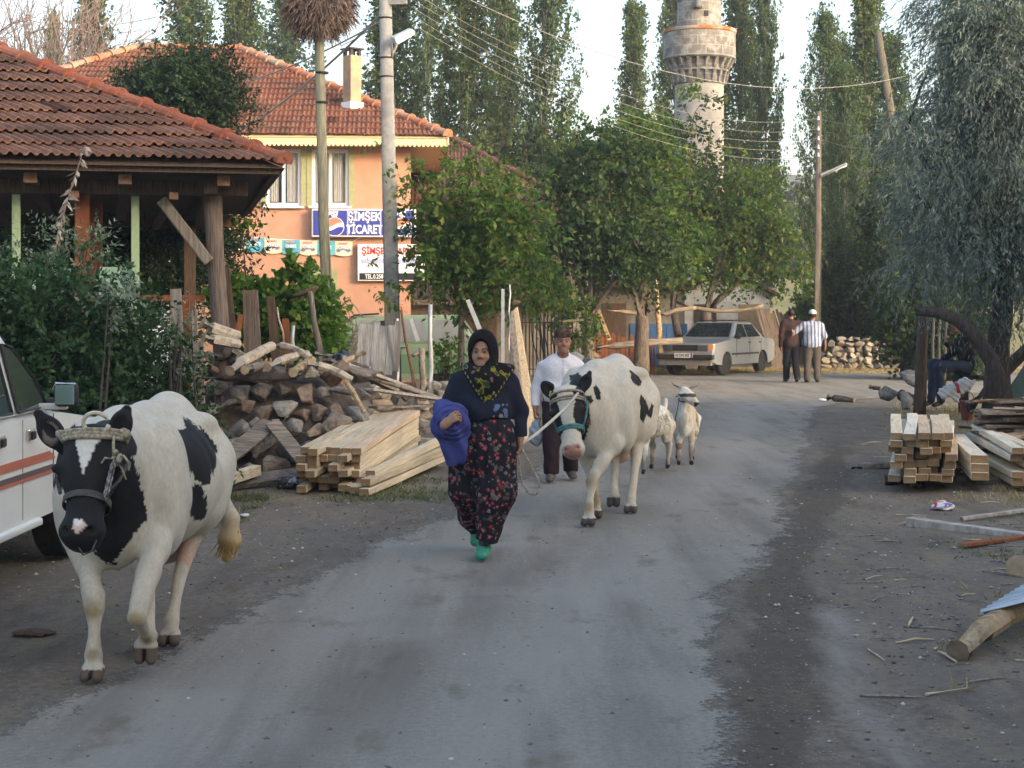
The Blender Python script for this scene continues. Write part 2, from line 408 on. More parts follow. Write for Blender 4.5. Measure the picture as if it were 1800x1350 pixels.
def ground_mat():
    t = NT('dirt'); a = t.add('ShaderNodeAttribute', attribute_name='Col'); s = t.add('ShaderNodeSeparateColor'); t.l(a.outputs['Color'], s.inputs[0])
    v = t.coords('Object'); vz = t.coords('Object', (1, .35, 1))
    n1 = t.noise(v, 22, 8, .7); n2 = t.noise(v, 1.1, 5); n3 = t.noise(v, 160, 3, .8); n4 = t.noise(vz, 5, 6, .65)
    c = t.ramp(n1, [(.28, (.095, .078, .062)), (.5, (.175, .148, .122)), (.72, (.25, .217, .183))])
    c = t.mix(t.ramp(n2, [(.4, (0, 0, 0)), (.65, (1, 1, 1))]), c, (.145, .127, .109))
    sf = t.math('MULTIPLY_ADD', t.math('SUBTRACT', n4, .5), 2.6, s.outputs['Green'], True)
    c = t.mix(t.math('MULTIPLY', sf, .85), c, t.ramp(n3, [(.35, (.17, .13, .075)), (.65, (.36, .29, .17))]))
    wf = t.ramp(t.math('MULTIPLY_ADD', t.math('SUBTRACT', n4, .5), 1.7, s.outputs['Red']), [(.3, (0, 0, 0)), (.62, (1, 1, 1))])
    c = t.mix(t.math('MULTIPLY', wf, .56), c, t.ramp(n1, [(.35, (.040, .031, .025)), (.7, (.075, .060, .048))]))
    c = t.mix(t.math('MULTIPLY', s.outputs['Blue'], t.ramp(n1, [(.3, (.6,)*3), (.6, (1,)*3)])), c, (.275, .25, .22))
    sp = t.add('ShaderNodeTexVoronoi'); sp.inputs['Scale'].default_value = 34; t.l(v, sp.inputs['Vector'])
    c = t.mix(t.ramp(t.noise(vz, 2.3, 7, .7), [(.5, (0, 0, 0)), (.66, (.6,)*3)]), c, (.085, .072, .06))
    pm_ = t.math('MULTIPLY', t.math('LESS_THAN', sp.outputs['Distance'], .2), t.math('GREATER_THAN', t.noise(v, 3.1, 3), .5))
    c = t.mix(t.math('MULTIPLY', pm_, .5), c, (.3, .29, .28))
    t.base(c); t.set(Roughness=.97); t.b.inputs['Specular IOR Level'].default_value = .15
    t.bump(t.math('ADD', n1, t.math('MULTIPLY', n3, .4)), .55, .03); return t.m
link_mesh('ground', me, ground_mat(), smooth=True)['kind'] = 'structure'

def road_mat():
    t = NT('dusty_road'); a = t.add('ShaderNodeAttribute', attribute_name='Col'); s = t.add('ShaderNodeSeparateColor'); t.l(a.outputs['Color'], s.inputs[0])
    v = t.coords('Object'); vl = t.coords('Object', (2.6, .22, 1), (0, 0, rad(14)))
    n1 = t.noise(v, 30, 8, .7); n2 = t.noise(v, .8, 5); n3 = t.noise(v, 190, 3, .8); nl = t.noise(vl, 1.3, 6, .6)
    c = t.ramp(n1, [(.25, (.185, .170, .148)), (.5, (.262, .244, .214)), (.75, (.325, .303, .268))])
    c = t.mix(t.ramp(nl, [(.42, (0, 0, 0)), (.66, (.75,)*3)]), c, (.165, .153, .137))
    tk = t.math('MULTIPLY_ADD', t.math('SUBTRACT', nl, .5), .22, s.outputs['Green']); tw = t.ramp(tk, [(.10, (0, 0, 0)), (.24, (1, 1, 1)), (.36, (0, 0, 0)), (.56, (0, 0, 0)), (.70, (1, 1, 1)), (.82, (0, 0, 0))])
    c = t.mix(t.math('MULTIPLY', tw, .55), c, (.30, .282, .255)); c = t.mix(t.ramp(tk, [(.38, (0, 0, 0)), (.47, (.5,)*3), (.56, (0, 0, 0))]), c, (.15, .132, .112))
    c = t.mix(t.ramp(n2, [(.5, (0, 0, 0)), (.72, (.6,)*3)]), c, (.30, .283, .258))
    st = t.noise(t.coords('Object', (1, .5, 1)), 2.6, 5, .6)
    c = t.mix(t.ramp(st, [(.58, (0, 0, 0)), (.70, (.62,)*3)]), c, (.125, .10, .074))
    sp = t.noise(v, 46, 2, .5); c = t.mix(t.ramp(sp, [(.71, (0, 0, 0)), (.76, (.7,)*3)]), c, (.07, .06, .05))
    t.base(c); t.set(Roughness=.96); t.b.inputs['Specular IOR Level'].default_value = .15
    c = t.mix(1., c, t.ramp(n3, [(.3, (.78,)*3), (.7, (1.15,)*3)]), 'MULTIPLY'); t.base(c); t.bump(t.math('ADD', n1, t.math('MULTIPLY', n3, .5)), .5, .02)
    edge = t.math('MULTIPLY_ADD', t.math('SUBTRACT', t.noise(t.coords('Object', (1, .55, 1)), 9, 8, .72), .5), 1.2, t.math('MULTIPLY_ADD', t.math('SUBTRACT', t.noise(v, 42, 5, .7), .5), 1.1, s.outputs['Red']))
    al = t.ramp(edge, [(.36, (0, 0, 0)), (.64, (1, 1, 1))])
    tb = t.add('ShaderNodeBsdfTransparent'); mx = t.add('ShaderNodeMixShader'); t.l(al, mx.inputs[0]); t.l(tb.outputs[0], mx.inputs[1]); t.l(t.b.outputs[0], mx.inputs[2])
    t.l(mx.outputs[0], t.out.inputs['Surface']); return t.m
rx = np.arange(-4.05, 26.01, .15); ry = np.arange(0, 46.01, .15)
me, rv = grid_mesh('road', rx, ry, lambda a, b: hgt(a, b)+.005, lambda a, b: roadmask(a, b) > .1)
u_ = (rv[:, 0]-np.interp(rv[:, 1], LY, LX))/(np.interp(rv[:, 1], RY, RX)-np.interp(rv[:, 1], LY, LX)); set_col(me, np.stack([roadmask(rv[:, 0], rv[:, 1]), np.where(rv[:, 1] < 30, u_, .0), 0*u_], 1))
link_mesh('road', me, road_mat(), smooth=True)['kind'] = 'structure'

# meadow rising behind the last houses, and the hills
def far_z(x, y):
    p = np.stack([x, y, 0*x], -1); t = np.clip((y-62)/60, 0, 1)
    return t*t*(3-2*t)*4.2+.25*vnoise(p, .08, 2, 2)*t-.03+.0*x
me, _ = grid_mesh('field', np.arange(-90, 141, 5.), np.arange(58, 182, 4.), far_z)
link_mesh('field', me, pm('dry_meadow', (.17, .155, .06), (.26, .22, .09), 8, 1, c3=(.10, .12, .045), s3=.12), smooth=True)['kind'] = 'structure'
def hill_z(x, y):
    p = np.stack([x, y, 0*x], -1); t = np.clip((y-170)/260, 0, 1); b = np.clip((760-y)/260, 0, 1)
    return np.minimum(t, b)**1.25*(35+6*vnoise(p, .012, 6, 3)+.016*x)+2.5*vnoise(p, .09, 7, 2)*t+3.5*(1-t)
me, _ = grid_mesh('hills', np.arange(-420, 521, 10.), np.arange(170, 761, 10.), hill_z)
link_mesh('hills', me, pm('scrub_hill', (.055, .07, .035), (.15, .14, .09), .25, 1, lo=.4, hi=.6), smooth=True)['kind'] = 'structure'
# ---------------------------------------------------------------- shared building materials
def tile_mat(name, a, b, c, moss=None):
    t = NT(name); g = t.add('ShaderNodeNewGeometry'); v = t.coords('Object')
    k = t.ramp(g.outputs['Random Per Island'], [(0, a), (.5, b), (.93, c), (1, tuple(x*.45 for x in col(a)[:3]))])
    n = t.noise(v, 14, 6, .65); k = t.mix(1., k, t.ramp(n, [(.3, (.62,)*3), (.7, (1.1,)*3)]), 'MULTIPLY')
    f = t.ramp(t.noise(v, 1.3, 5), [(.45, (0, 0, 0)), (.68, (.65,)*3)]); k = t.mix(f, k, moss or (.07, .055, .045))
    t.base(k); t.set(Roughness=.9); t.b.inputs['Specular IOR Level'].default_value = .2; t.bump(n, .3, .01); return t.m
M_TILE = tile_mat('weathered_tile', (.20, .105, .078), (.24, .125, .092), (.28, .155, .115))
M_TILE_RED = tile_mat('red_tile', (.185, .072, .05), (.215, .086, .058), (.25, .115, .08), (.13, .068, .052))
M_TILE_BROWN = tile_mat('brown_tile', (.115, .055, .045), (.14, .068, .055), (.17, .085, .065))
M_TILE_LIP = tile_mat('tile_edge', (.30, .14, .085), (.36, .18, .105), (.40, .22, .13))
M_RIDGE = tile_mat('ridge_tile', (.26, .085, .055), (.30, .10, .06), (.33, .135, .09), (.16, .08, .06))
M_RIDGE_RED = tile_mat('red_ridge_tile', (.36, .14, .085), (.40, .17, .10), (.42, .25, .17), (.40, .35, .31))
M_WOOD_DK = pm('dark_timber', (.055, .036, .026), (.125, .085, .060), 9, .85, .5, .01, (6, 6, .6))
M_WOOD_RED = pm('red_brown_timber', (.15, .048, .022), (.26, .085, .035), 8, .75, .3, .006, (5, 5, .5))
M_WOOD_GREY = pm('grey_weathered_wood', (.13, .11, .095), (.27, .24, .21), 7, .9, .5, .01, (5, 5, .5), vary=.25)
M_WOOD_GREY_X = pm('grey_weathered_plank', (.11, .09, .075), (.27, .235, .20), 7, .9, .5, .01, (.5, 5, 5), vary=.25)
M_GREEN_PAINT = pm('green_paint', (.30, .42, .27), (.38, .48, .30), 20, .6)
M_MINT = pm('mint_paint', (.28, .45, .36), (.33, .5, .40), 12, .7)
M_ORANGE = pm('orange_plaster', (.46, .248, .168), (.51, .283, .193), 4, .92, .25, .01, c3=(.46, .255, .175), s3=.7)
M_OLIVE = pm('olive_trim', (.27, .29, .15), (.33, .34, .19), 14, .8)
M_PVC = pm('white_window_plastic', (.74, .75, .77), (.8, .8, .8), 3, .35)
M_CREAM = pm('cream_board', (.62, .50, .30), (.70, .58, .36), 10, .7, stretch=(1, 1, 3))
M_PLASTER_W = pm('whitewash', (.55, .54, .52), (.70, .69, .66), 5, .95, .3, .01, c3=(.36, .32, .27), s3=.9)
M_PLASTER_GREY = pm('grey_plaster', (.14, .13, .12), (.22, .205, .185), 4, .95, .3, .01, c3=(.11, .095, .08), s3=.8)
M_CONC = pm('concrete', (.20, .205, .21), (.28, .285, .29), 12, .9, .3, .006, c3=(.16, .16, .16), s3=1.6)
M_BLUE_WOOD = pm('blue_painted_wood', (.035, .10, .26), (.06, .15, .34), 9, .7, .3, .006, (6, 6, .7))
M_BLACK = pm('black_metal', (.014, .014, .016), (.03, .03, .032), 20, .5)
M_STEEL = pm('galvanised_steel', (.36, .39, .41), (.48, .50, .52), 14, .45, metal=.35)
M_RUST = pm('rusty_iron', (.10, .05, .03), (.17, .085, .05), 25, .85, .3)
def glass_mat(name, c, r=.05):
    t = NT(name); v = t.coords('Object'); t.base(t.ramp(t.noise(v, 2.2, 2), [(.35, c), (.7, tuple(x*1.6 for x in col(c)[:3]))]))
    t.set(Roughness=r); t.b.inputs['Specular IOR Level'].default_value = .8; return t.m
M_GLASS = glass_mat('window_glass', (.035, .042, .045))
M_CURTAIN = pm('curtain', (.20, .20, .21), (.38, .38, .38), 30, .9, stretch=(5, 5, .2))
def flat(name, c, r=.6, **k): return pm(name, tuple(x*.94 for x in col(c)[:3]), tuple(min(1, x*1.06) for x in col(c)[:3]), 25, r, **k)
M_SIGN_BLUE = flat('sign_blue', (.045, .055, .30), .4); M_SIGN_WHITE = flat('sign_white', (.78, .78, .79), .45)
M_SIGN_RED = flat('sign_red', (.62, .05, .05), .45); M_SIGN_BLACK = flat('sign_black', (.02, .02, .022), .5)
M_SIGN_SALMON = flat('sign_faded_red', (.62, .20, .13), .45); M_SIGN_PALE = flat('sign_pale_blue', (.40, .42, .66), .5)

# ---------------------------------------------------------------- tiled roofs
def tile_slope(mb, A, u, U, nrm, L, H, kl=None, kr=None, tw=.21, tl=.36, hh=.028, rnd=R, sk=0.):
    """one roof plane: eave starts at A, runs L along u, climbs H along U; kl/kr = hip limits at the two ends"""
    prof = [(0, 0), (.18, 0), (.30, 1), (.42, 1), (.54, .08), (.70, .08), (.80, .8), (.9, .8), (1.0, 0)]
    nc = int(math.ceil(H/tl)); nt = int(L/tw)
    for j in range(nc):
        for i in range(nt):
            u0 = i*tw; uc = u0+tw/2; vm = H
            if kl: vm = min(vm, uc*kl)
            if kr: vm = min(vm, (L-uc)*kr)
            if j*tl+tl*.06 > vm: continue
            v0 = j*tl+rnd.uniform(-.008, .008); v1 = min(v0+tl*1.08, max(vm+.1, v0+.1)); lift = (.058 if sk else .045)+rnd.uniform(-.004, .010); vs = []
            for (vv, lf) in ((v0, lift), (v1, .004)):
                for (t, hgt_) in prof: vs.append(A+u*(u0+t*tw-sk*(vv-v0))+U*vv+nrm*(lf+hgt_*hh))
            n = len(prof)
            for (t, hgt_) in prof: vs.append(A+u*(u0+t*tw)+U*(v0+.002)+nrm*(lift+hgt_*hh-.020))
            mb.add(vs, [(k, k+1, n+k+1, n+k) for k in range(n-1)]); b0 = len(mb.v)-3*n; [mb.face([b0+2*n+k, b0+2*n+k+1, b0+k+1, b0+k], 1) for k in range(n-1)]
def ridge_caps(mb, a, b, r=.12, seg=.40, up=(0, 0, 1)):
    a, b = Vector(a), Vector(b); L = (b-a).length; n = max(1, int(L/seg)); x, y, d = frame(b-a, up)
    for i in range(n):
        p0 = a+d*(i*L/n-.03); p1 = a+d*((i+1)*L/n+.02); vs = []
        for p, rr in ((p0, r*1.28), (p0+d*.06, r*1.22), (p0+d*.07, r), (p1, r*.86)):
            for k in range(9):
                t = math.pi*(-.08+1.16*k/8); vs.append(p+x*math.cos(t)*rr+y*(math.sin(t)*rr*.9-.02))
        mb.add(vs, [(q*9+k, q*9+k+1, q*9+9+k+1, q*9+9+k) for q in range(3) for k in range(8)]+[tuple(range(9))[::-1]])
def hip_roof(parent, corner, W, D, z, slope, mat, rmat, r=.12, soffit=None, name='roof', front_only=False, tl=.36, tw=.21, sk=0.):
    """corner = front-right eave corner (local); roof spans x in [-W,0], y in [0,D]"""
    cx, cy = corner; t = math.tan(slope); c, s = math.cos(slope), math.sin(slope); a = min(W, D)/2; mb = MB(); k = 1/c
    # plain deck just under the tiles
    q = [V(cx-W, cy, z), V(cx, cy, z), V(cx, cy+D, z), V(cx-W, cy+D, z)]
    if W >= D: r1, r2 = V(cx-a, cy+a, z+a*t), V(cx-W+a, cy+a, z+a*t)
    else: r1, r2 = V(cx-a, cy+a, z+a*t), V(cx-a, cy+D-a, z+a*t)
    dk = MB(); vs = [p+V(0, 0, -.045) for p in q]+[r1+V(0, 0, -.045), r2+V(0, 0, -.045)]
    dk.add(vs, ([(0, 1, 4, 5), (1, 2, 4), (2, 3, 5, 4), (3, 0, 5)] if W >= D else [(0, 1, 4), (1, 2, 5, 4), (2, 3, 5), (3, 0, 4, 5)])+[(3, 2, 1, 0)])
    H = a*k
    tile_slope(mb, q[0], V(1, 0, 0), V(0, c, s), V(0, -s, c), W, H, k, k, tw, tl, .028 if not sk else .034, R, sk)
    tile_slope(mb, q[1], V(0, 1, 0), V(-c, 0, s), V(s, 0, c), D, H, k, k, tw, tl)
    if not front_only: tile_slope(mb, q[3], V(0, -1, 0), V(c, 0, s), V(-s, 0, c), D, H, k, k, tw, tl)
    o = mb.build(name, [mat, M_TILE_LIP], parent, world=False)
    dk.build('roof_deck', soffit or M_WOOD_DK, o, world=False)
    rg = MB(); e = V(0, 0, .05)
    for p, qq in ((q[1], r1), (q[0], r2 if W >= D else r1), (q[2], r1 if W >= D else r2), (q[3], r2)): ridge_caps(rg, p+e+(qq-p)*.004, qq+e, r)
    if (r1-r2).length > .1: ridge_caps(rg, r1+e, r2+e, r)
    rg.build('ridge_tiles', rmat, o, world=False); return o

# ---------------------------------------------------------------- pavilion on the left
pav = thing('pavilion', 'open timber pavilion with a low brown tiled roof, behind the dark hedge', 'pavilion', (-2.35, 16.5, 0), rad(12))
EZ = 3.23
hip_roof(pav, (0, 0), 8, 8, EZ, rad(26.2), M_TILE, M_RIDGE, .095, tl=.335, tw=.20, sk=.60)
fb = MB(); fb.bar((-8, .10, EZ-.075), (-.05, .10, EZ-.075), .05, .05); fb.bar((-.10, .1, EZ-.0751), (-.10, 8, EZ-.0751), .05, .05); fb.build('eave_board', M_WOOD_DK, pav, world=False)
pl = MB(); pl.bar((-8, .8, EZ-.21), (-.35, .8, EZ-.21), .16, .16); pl.bar((-.75, .45, EZ-.212), (-.75, 8, EZ-.212), .15, .15)
pl.bar((-8, 7.2, EZ-.21), (-.3, 7.2, EZ-.21), .16, .16); pl.build('wall_plate', M_WOOD_DK, pav, world=False, bevel=.01)
M_BEAM_END = pm('sawn_beam_end', (.20, .11, .065), (.30, .18, .11), 14, .85, .3)
for i, bx in enumerate((-.62, -1.13, -1.62, -2.14, -2.56, -3.1, -3.7)):
    b = MB(); w_ = .14 if i % 2 == 0 else .10; zz = EZ-.16 if i % 2 == 0 else EZ-.31
    b.bar((bx, .28 if i % 2 == 0 else .5, zz), (bx-.25, 6.9, zz), w_, w_*.8, mi_end=1); b.build('roof_beam', [M_WOOD_DK, M_BEAM_END], pav, world=False, bevel=.012)
def pav_post(x, y, w_, m, z1=EZ-.29, lean=0, rnd=False):
    b = MB()
    if rnd: b.tube([(x+lean*(1-t)+.02*math.sin(5*t), y, z1*t) for t in (0, .2, .4, .6, .8, 1)], [w_*.62, w_*.58, w_*.53, w_*.5, w_*.5, w_*.56], 9)
    else: b.bar((x+lean, y, 0), (x, y, z1), w_, w_, up=(0, 1, 0))
    return b.build('post', m, pav, smooth=rnd, world=False, bevel=0 if rnd else .008)
M_POST_GREY = pm('grey_bark_post', (.10, .075, .062), (.20, .16, .14), 8, .9, .8, .02, (6, 6, .5))
pav_post(-.70, .8, .19, M_POST_GREY, lean=.12, rnd=True)
pav_post(-1.53, .86, .085, M_GREEN_PAINT); pav_post(-2.75, .86, .085, M_GREEN_PAINT)
pav_post(-2.08, .9, .15, M_WOOD_RED); pav_post(-2.0, 1.9, .17, M_WOOD_RED); pav_post(-3.0, .85, .11, M_WOOD_DK); pav_post(-3.9, .9, .16, M_WOOD_RED)
pav_post(-7.6, 7, .17, M_WOOD_DK); pav_post(-.9, 7, .17, M_WOOD_DK); pav_post(-7.6, .9, .17, M_WOOD_DK)
b = MB(); b.bar((-1.26, .70, EZ-.34), (-.76, .70, EZ-1.0), .12, .11, up=(0, 1, 0)); b.build('brace', M_WOOD_GREY, pav, world=False, bevel=.015)
for q in ((-1.70, 2.02, .42), (-2.45, 2.0, .5)):
    b = MB(); b.box((q[0], .95, q[1]), (q[2], .03, .32)); b.build('railing_panel', M_MINT, pav, world=False)
b = MB(); b.bar((-7.6, .92, 1.85), (-.8, .92, 1.85), .06, .06); b.build('rail', M_WOOD_RED, pav, world=False)

# ---------------------------------------------------------------- orange corner shop
TH = rad(4); C1 = (-1.42, 35.5); shop = thing('shop_house', 'two storey orange plastered shop with a red tiled hip roof and signs', 'house', (C1[0], C1[1], 0), TH)
FY = .7; cT, sT = math.cos(TH), math.sin(TH)
def fac(px, py, y=FY):
    k = (px-900)/F; x = (k*(C1[1]+y*cT)-C1[0]+y*sT)/(cT-k*sT); Y = C1[1]+x*sT+y*cT; return x, CH+(HZ-py)/F*Y
HW, HD, EH = 12.8, 10.2, 5.56
hip_roof(shop, (0, 0), HW, HD, EH+.05, rad(28), M_TILE_RED, M_RIDGE_RED, .12, soffit=M_CREAM)
XR = -.83
wins = [(467, 262, 529, 362), (548, 262, 613, 362)]
wr = [(fac(a, d)[0], fac(a, d)[1], fac(c, b)[0], fac(c, b)[1]) for a, b, c, d in wins]
wr = [wr[0], wr[1], (-8.6, wr[0][1], -7.5, wr[0][3]), (-11.2, wr[0][1], -10.1, wr[0][3])]
door = (fac(536, 600)[0], 0, fac(583, 475)[0], fac(560, 484)[1])
# wall with real openings: strips around them
wl = MB(); xs_ = sorted({-HW+.8, XR, *[q for r_ in wr for q in (r_[0], r_[2])], door[0], door[2]}); zs_ = sorted({0, EH, wr[0][1], wr[0][3], door[3]})
openings = wr+[door]
for i in range(len(xs_)-1):
    for j in range(len(zs_)-1):
        xm, zm = (xs_[i]+xs_[i+1])/2, (zs_[j]+zs_[j+1])/2
        if any(o[0] < xm < o[2] and o[1] < zm < o[3] for o in openings): continue
        wl.add([(xs_[i], FY, zs_[j]), (xs_[i+1], FY, zs_[j]), (xs_[i+1], FY, zs_[j+1]), (xs_[i], FY, zs_[j+1])], [(0, 1, 2, 3)])
for o in openings:   # reveals
    a, b_, c, d = o; y2 = FY+.16
    wl.add([(a, FY, b_), (a, y2, b_), (a, y2, d), (a, FY, d)], [(0, 1, 2, 3)]); wl.add([(c, FY, b_), (c, FY, d), (c, y2, d), (c, y2, b_)], [(0, 1, 2, 3)])
    wl.add([(a, FY, d), (a, y2, d), (c, y2, d), (c, FY, d)], [(0, 1, 2, 3)]); wl.add([(a, FY, b_), (c, FY, b_), (c, y2, b_), (a, y2, b_)], [(0, 1, 2, 3)])
wl.add([(XR, FY, 0), (XR, HD-.7, 0), (XR, HD-.7, EH), (XR, FY, EH)], [(0, 1, 2, 3)]); wl.add([(-HW+.8, FY, 0), (-HW+.8, FY, EH), (-HW+.8, HD-.7, EH), (-HW+.8, HD-.7, 0)], [(0, 1, 2, 3)])
wl.add([(-HW+.8, HD-.7, 0), (-HW+.8, HD-.7, EH), (XR, HD-.7, EH), (XR, HD-.7, 0)], [(0, 1, 2, 3)])
wl.build('wall', M_ORANGE, shop, world=False)
for n_, (a, b_, c, d) in enumerate(wr):
    y0 = FY+.09; fr = MB(); t_ = .075
    for (p, q) in (((a+t_/2, b_), (a+t_/2, d)), ((c-t_/2, b_), (c-t_/2, d)), (((a+c)/2, b_+t_), ((a+c)/2, d-t_))): fr.box(((p[0]+q[0])/2, y0, (p[1]+q[1])/2), (t_ if n_ < 9 else t_, .07, q[1]-p[1]))
    for z in (b_+t_/2, d-t_/2): fr.box(((a+c)/2, y0+.002, z), (c-a-2*t_, .066, t_))
    wn = fr.build('window', M_PVC, shop, world=False, bevel=.006)
    g = MB(); g.box(((a+c)/2, y0+.03, (b_+d)/2), (c-a-.1, .01, d-b_-.1)); g.build('pane', M_GLASS, wn, world=False)
    cu = MB(); W2 = (c-a)/2
    for sx in (0, 1):
        n0 = 14; x0 = a+.1+sx*(W2-.02); ww = W2*.78 if (n_+sx) % 2 else W2*.45; vs = []
        for k in range(n0):
            for z in (b_+.1, d-.1): vs.append((x0+ww*k/(n0-1), y0+.016+.007*math.sin(k*1.9), z))
        cu.add(vs, [(2*k, 2*k+2, 2*k+3, 2*k+1) for k in range(n0-1)])
    cu.build('curtain', M_CURTAIN, wn, world=False)
    s_ = MB(); s_.box(((a+c)/2, FY-.05, b_-.03), (c-a+.14, .14, .05)); s_.build('sill', M_PVC, wn, world=False, bevel=.006)
    for x in (a-.06, c+.06): tr_ = MB(); tr_.box((x, FY-.008, (b_+d)/2+.05), (.11, .03, d-b_+.12)); tr_.build('trim', M_OLIVE, wn, world=False)
a, b_, c, d = door; fr = MB(); fr.box(((a+c)/2, FY+.10, d/2), (c-a, .03, d)); dr = fr.build('door', M_MINT, shop, world=False)
fr = MB()
for x in (a-.06, c+.06): fr.box((x, FY-.01, d/2), (.13, .05, d))
fr.box(((a+c)/2, FY-.01, d+.07), (c-a+.25, .05, .14)); fr.build('door_frame', M_OLIVE, dr, world=False)
gr = MB()
for k in range(9): gr.bar((a+.05+k*(c-a-.1)/8, FY-.0, .05), (a+.05+k*(c-a-.1)/8, FY-.0, d-.04), .018, .018)
for z in (.3, 1.2, d-.08): gr.bar((a, FY+.012, z), (c, FY+.012, z), .02, .02)
gr.build('grille', M_STEEL, dr, world=False)
# scalloped fascia
fs = MB(); n0 = 128; x0 = -HW; 
for k in range(n0):
    xa, xb = x0+HW*k/n0, x0+HW*(k+1)/n0; xm = (xa+xb)/2; zt, zb = EH+.0, EH-.13
    fs.prism([(xa, .03, zt), (xa, .03, zb), (xa*.75+xb*.25, .03, zb-.045), (xm, .03, zb-.058), (xa*.25+xb*.75, .03, zb-.045), (xb, .03, zb), (xb, .03, zt)], (0, 0, 0), (0, .03, 0))
fs.box((.0, HD/2, EH-.06), (.03, HD, .16)); fs.build('fascia', M_CREAM, shop, world=False)
sf = MB(); sf.box((-HW/2, .4, EH-.005), (HW-.1, .72, .02)); sf.box((-.42, HD/2+.4, EH-.006), (.8, HD-.9, .02)); sf.build('soffit', M_CREAM, shop, world=False)
# chimney (turned about its own axis)
cx, cz0 = fac(619, 190, 1.5)[0], 5.98; ch = MB(); rz = rad(38); zt = CH+(HZ-98)/F*36.8
ch.box((cx, 1.5, (cz0+zt)/2), (.30, .30, zt-cz0), rz); co = ch.build('chimney', pm('chimney_render', (.33, .23, .15), (.42, .30, .20), 6, .95, .2, c3=(.25, .2, .18), s3=2), shop, world=False)
cc = MB(); m3 = Matrix.Rotation(rz, 3, 'Z')
for sx in (-1, 1):
    for sy in (-1, 1): cc.box(V(cx, 1.5, zt+.07)+m3 @ V(sx*.115, sy*.115, 0), (.07, .07, .14), rz)
cc.box((cx, 1.5, zt+.155), (.40, .40, .035), rz); cc.build('chimney_cap', M_BLACK, co, world=False)
cc = MB(); cc.box((cx, 1.5, cz0+.48), (.37, .37, .16), rz); cc.build('flashing', M_PVC, co, world=False)
# light box sign over the door
sx0, sz0 = fac(549, 417); sx1, sz1 = fac(731, 369); SY = FY-.26
sg = MB(); sg.box(((sx0+sx1)/2, SY+.13, (sz0+sz1)/2), (sx1-sx0, .25, sz1-sz0)); sign = sg.build('sign_board', M_SIGN_WHITE, shop, world=False, bevel=.012)
pa = [fac(v_, 400)[0] for v_ in (551, 611.5, 612.5, 669.5, 670.5, 729)]; pn = MB()
for i in (0, 2, 4): pn.box(((pa[i]+pa[i+1])/2, SY-.002, (sz0+sz1)/2), (pa[i+1]-pa[i]-.02, .02, sz1-sz0-.07))
pn.build('sign_panel', M_SIGN_BLUE, sign, world=False)
ty = SY-.016; zc = (sz0+sz1)/2; hs = sz1-sz0
add_text('ŞİMŞEK', .27, ((pa[2]+pa[3])/2, ty, zc+.135), M_SIGN_WHITE, sign, offset=.008, sx=.76)
add_text('TİCARET', .27, ((pa[2]+pa[3])/2, ty, zc-.155), M_SIGN_WHITE, sign, offset=.008, sx=.72)
for i in (0, 4):
    xm = (pa[i]+pa[i+1])/2; add_text('PEPSI', .17, (xm-.05, ty-.002, zc+.19), M_SIGN_WHITE, sign, offset=.008, shear=.2, sx=1.1)
    cxx, czz, rr_ = xm+.10, zc-.09, .20
    def wave(x): return .045*math.sin(x/rr_*2.4)
    N = 24; rd, wh, bl, ring = MB(), MB(), MB(), MB()
    for k in range(N):
        xa, xb = -rr_+2*rr_*k/N, -rr_+2*rr_*(k+1)/N
        ha, hb = math.sqrt(max(0, rr_**2-xa*xa)), math.sqrt(max(0, rr_**2-xb*xb))
        for mb, l0, l1 in ((rd, .045, 9), (wh, -.045, .045), (bl, -9, -.045)):
            def zz(x, h, l): return max(-h, min(h, l if abs(l) > 1 else l+wave(x)))
            mb.add([(cxx+xa, ty-.004, czz+zz(xa, ha, l0)), (cxx+xb, ty-.004, czz+zz(xb, hb, l0)), (cxx+xb, ty-.004, czz+zz(xb, hb, l1)), (cxx+xa, ty-.004, czz+zz(xa, ha, l1))], [(0, 1, 2, 3)])
    ring.tube([(cxx+(rr_+.008)*math.cos(2*math.pi*k/32), ty-.004, czz+(rr_+.008)*math.sin(2*math.pi*k/32)) for k in range(33)], .009, 5)
    rd.build('emblem_top', M_SIGN_SALMON, sign, world=False); wh.build('emblem_wave', M_SIGN_WHITE, sign, world=False); ring.build('emblem_ring', M_SIGN_WHITE, sign, world=False)
# flat white shop sign
x0, z0 = fac(629, 494); x1, z1 = fac(746, 430); sg = MB(); sg.box(((x0+x1)/2, FY-.10, (z0+z1)/2), (x1-x0, .16, z1-z0)); s2 = sg.build('sign_board', M_SIGN_WHITE, shop, world=False, bevel=.01)
s2['label'] = 'white sign with red lettering and black strip'; ty = FY-.186
add_text('ŞİMŞEK MARKET', .215, ((x0+x1)/2, ty, z1-.16), M_SIGN_RED, s2, offset=.006, sx=.80)
pn = MB(); pn.box((x0+.36, ty, (z0+z1)/2+.03), (.5, .006, .10)); pn.box((x1-.36, ty, (z0+z1)/2+.03), (.45, .006, .10)); pn.build('sign_panel', M_SIGN_PALE, s2, world=False)
pn = MB(); pn.box(((x0+x1)/2, ty, z0+.10), (x1-x0-.08, .006, .15)); pn.build('sign_strip', M_SIGN_BLACK, s2, world=False)
add_text('TEL.0.258 617', .135, (x0+.46, ty-.006, z0+.095), M_SIGN_WHITE, s2, offset=.003, sx=.75, extrude=.002)
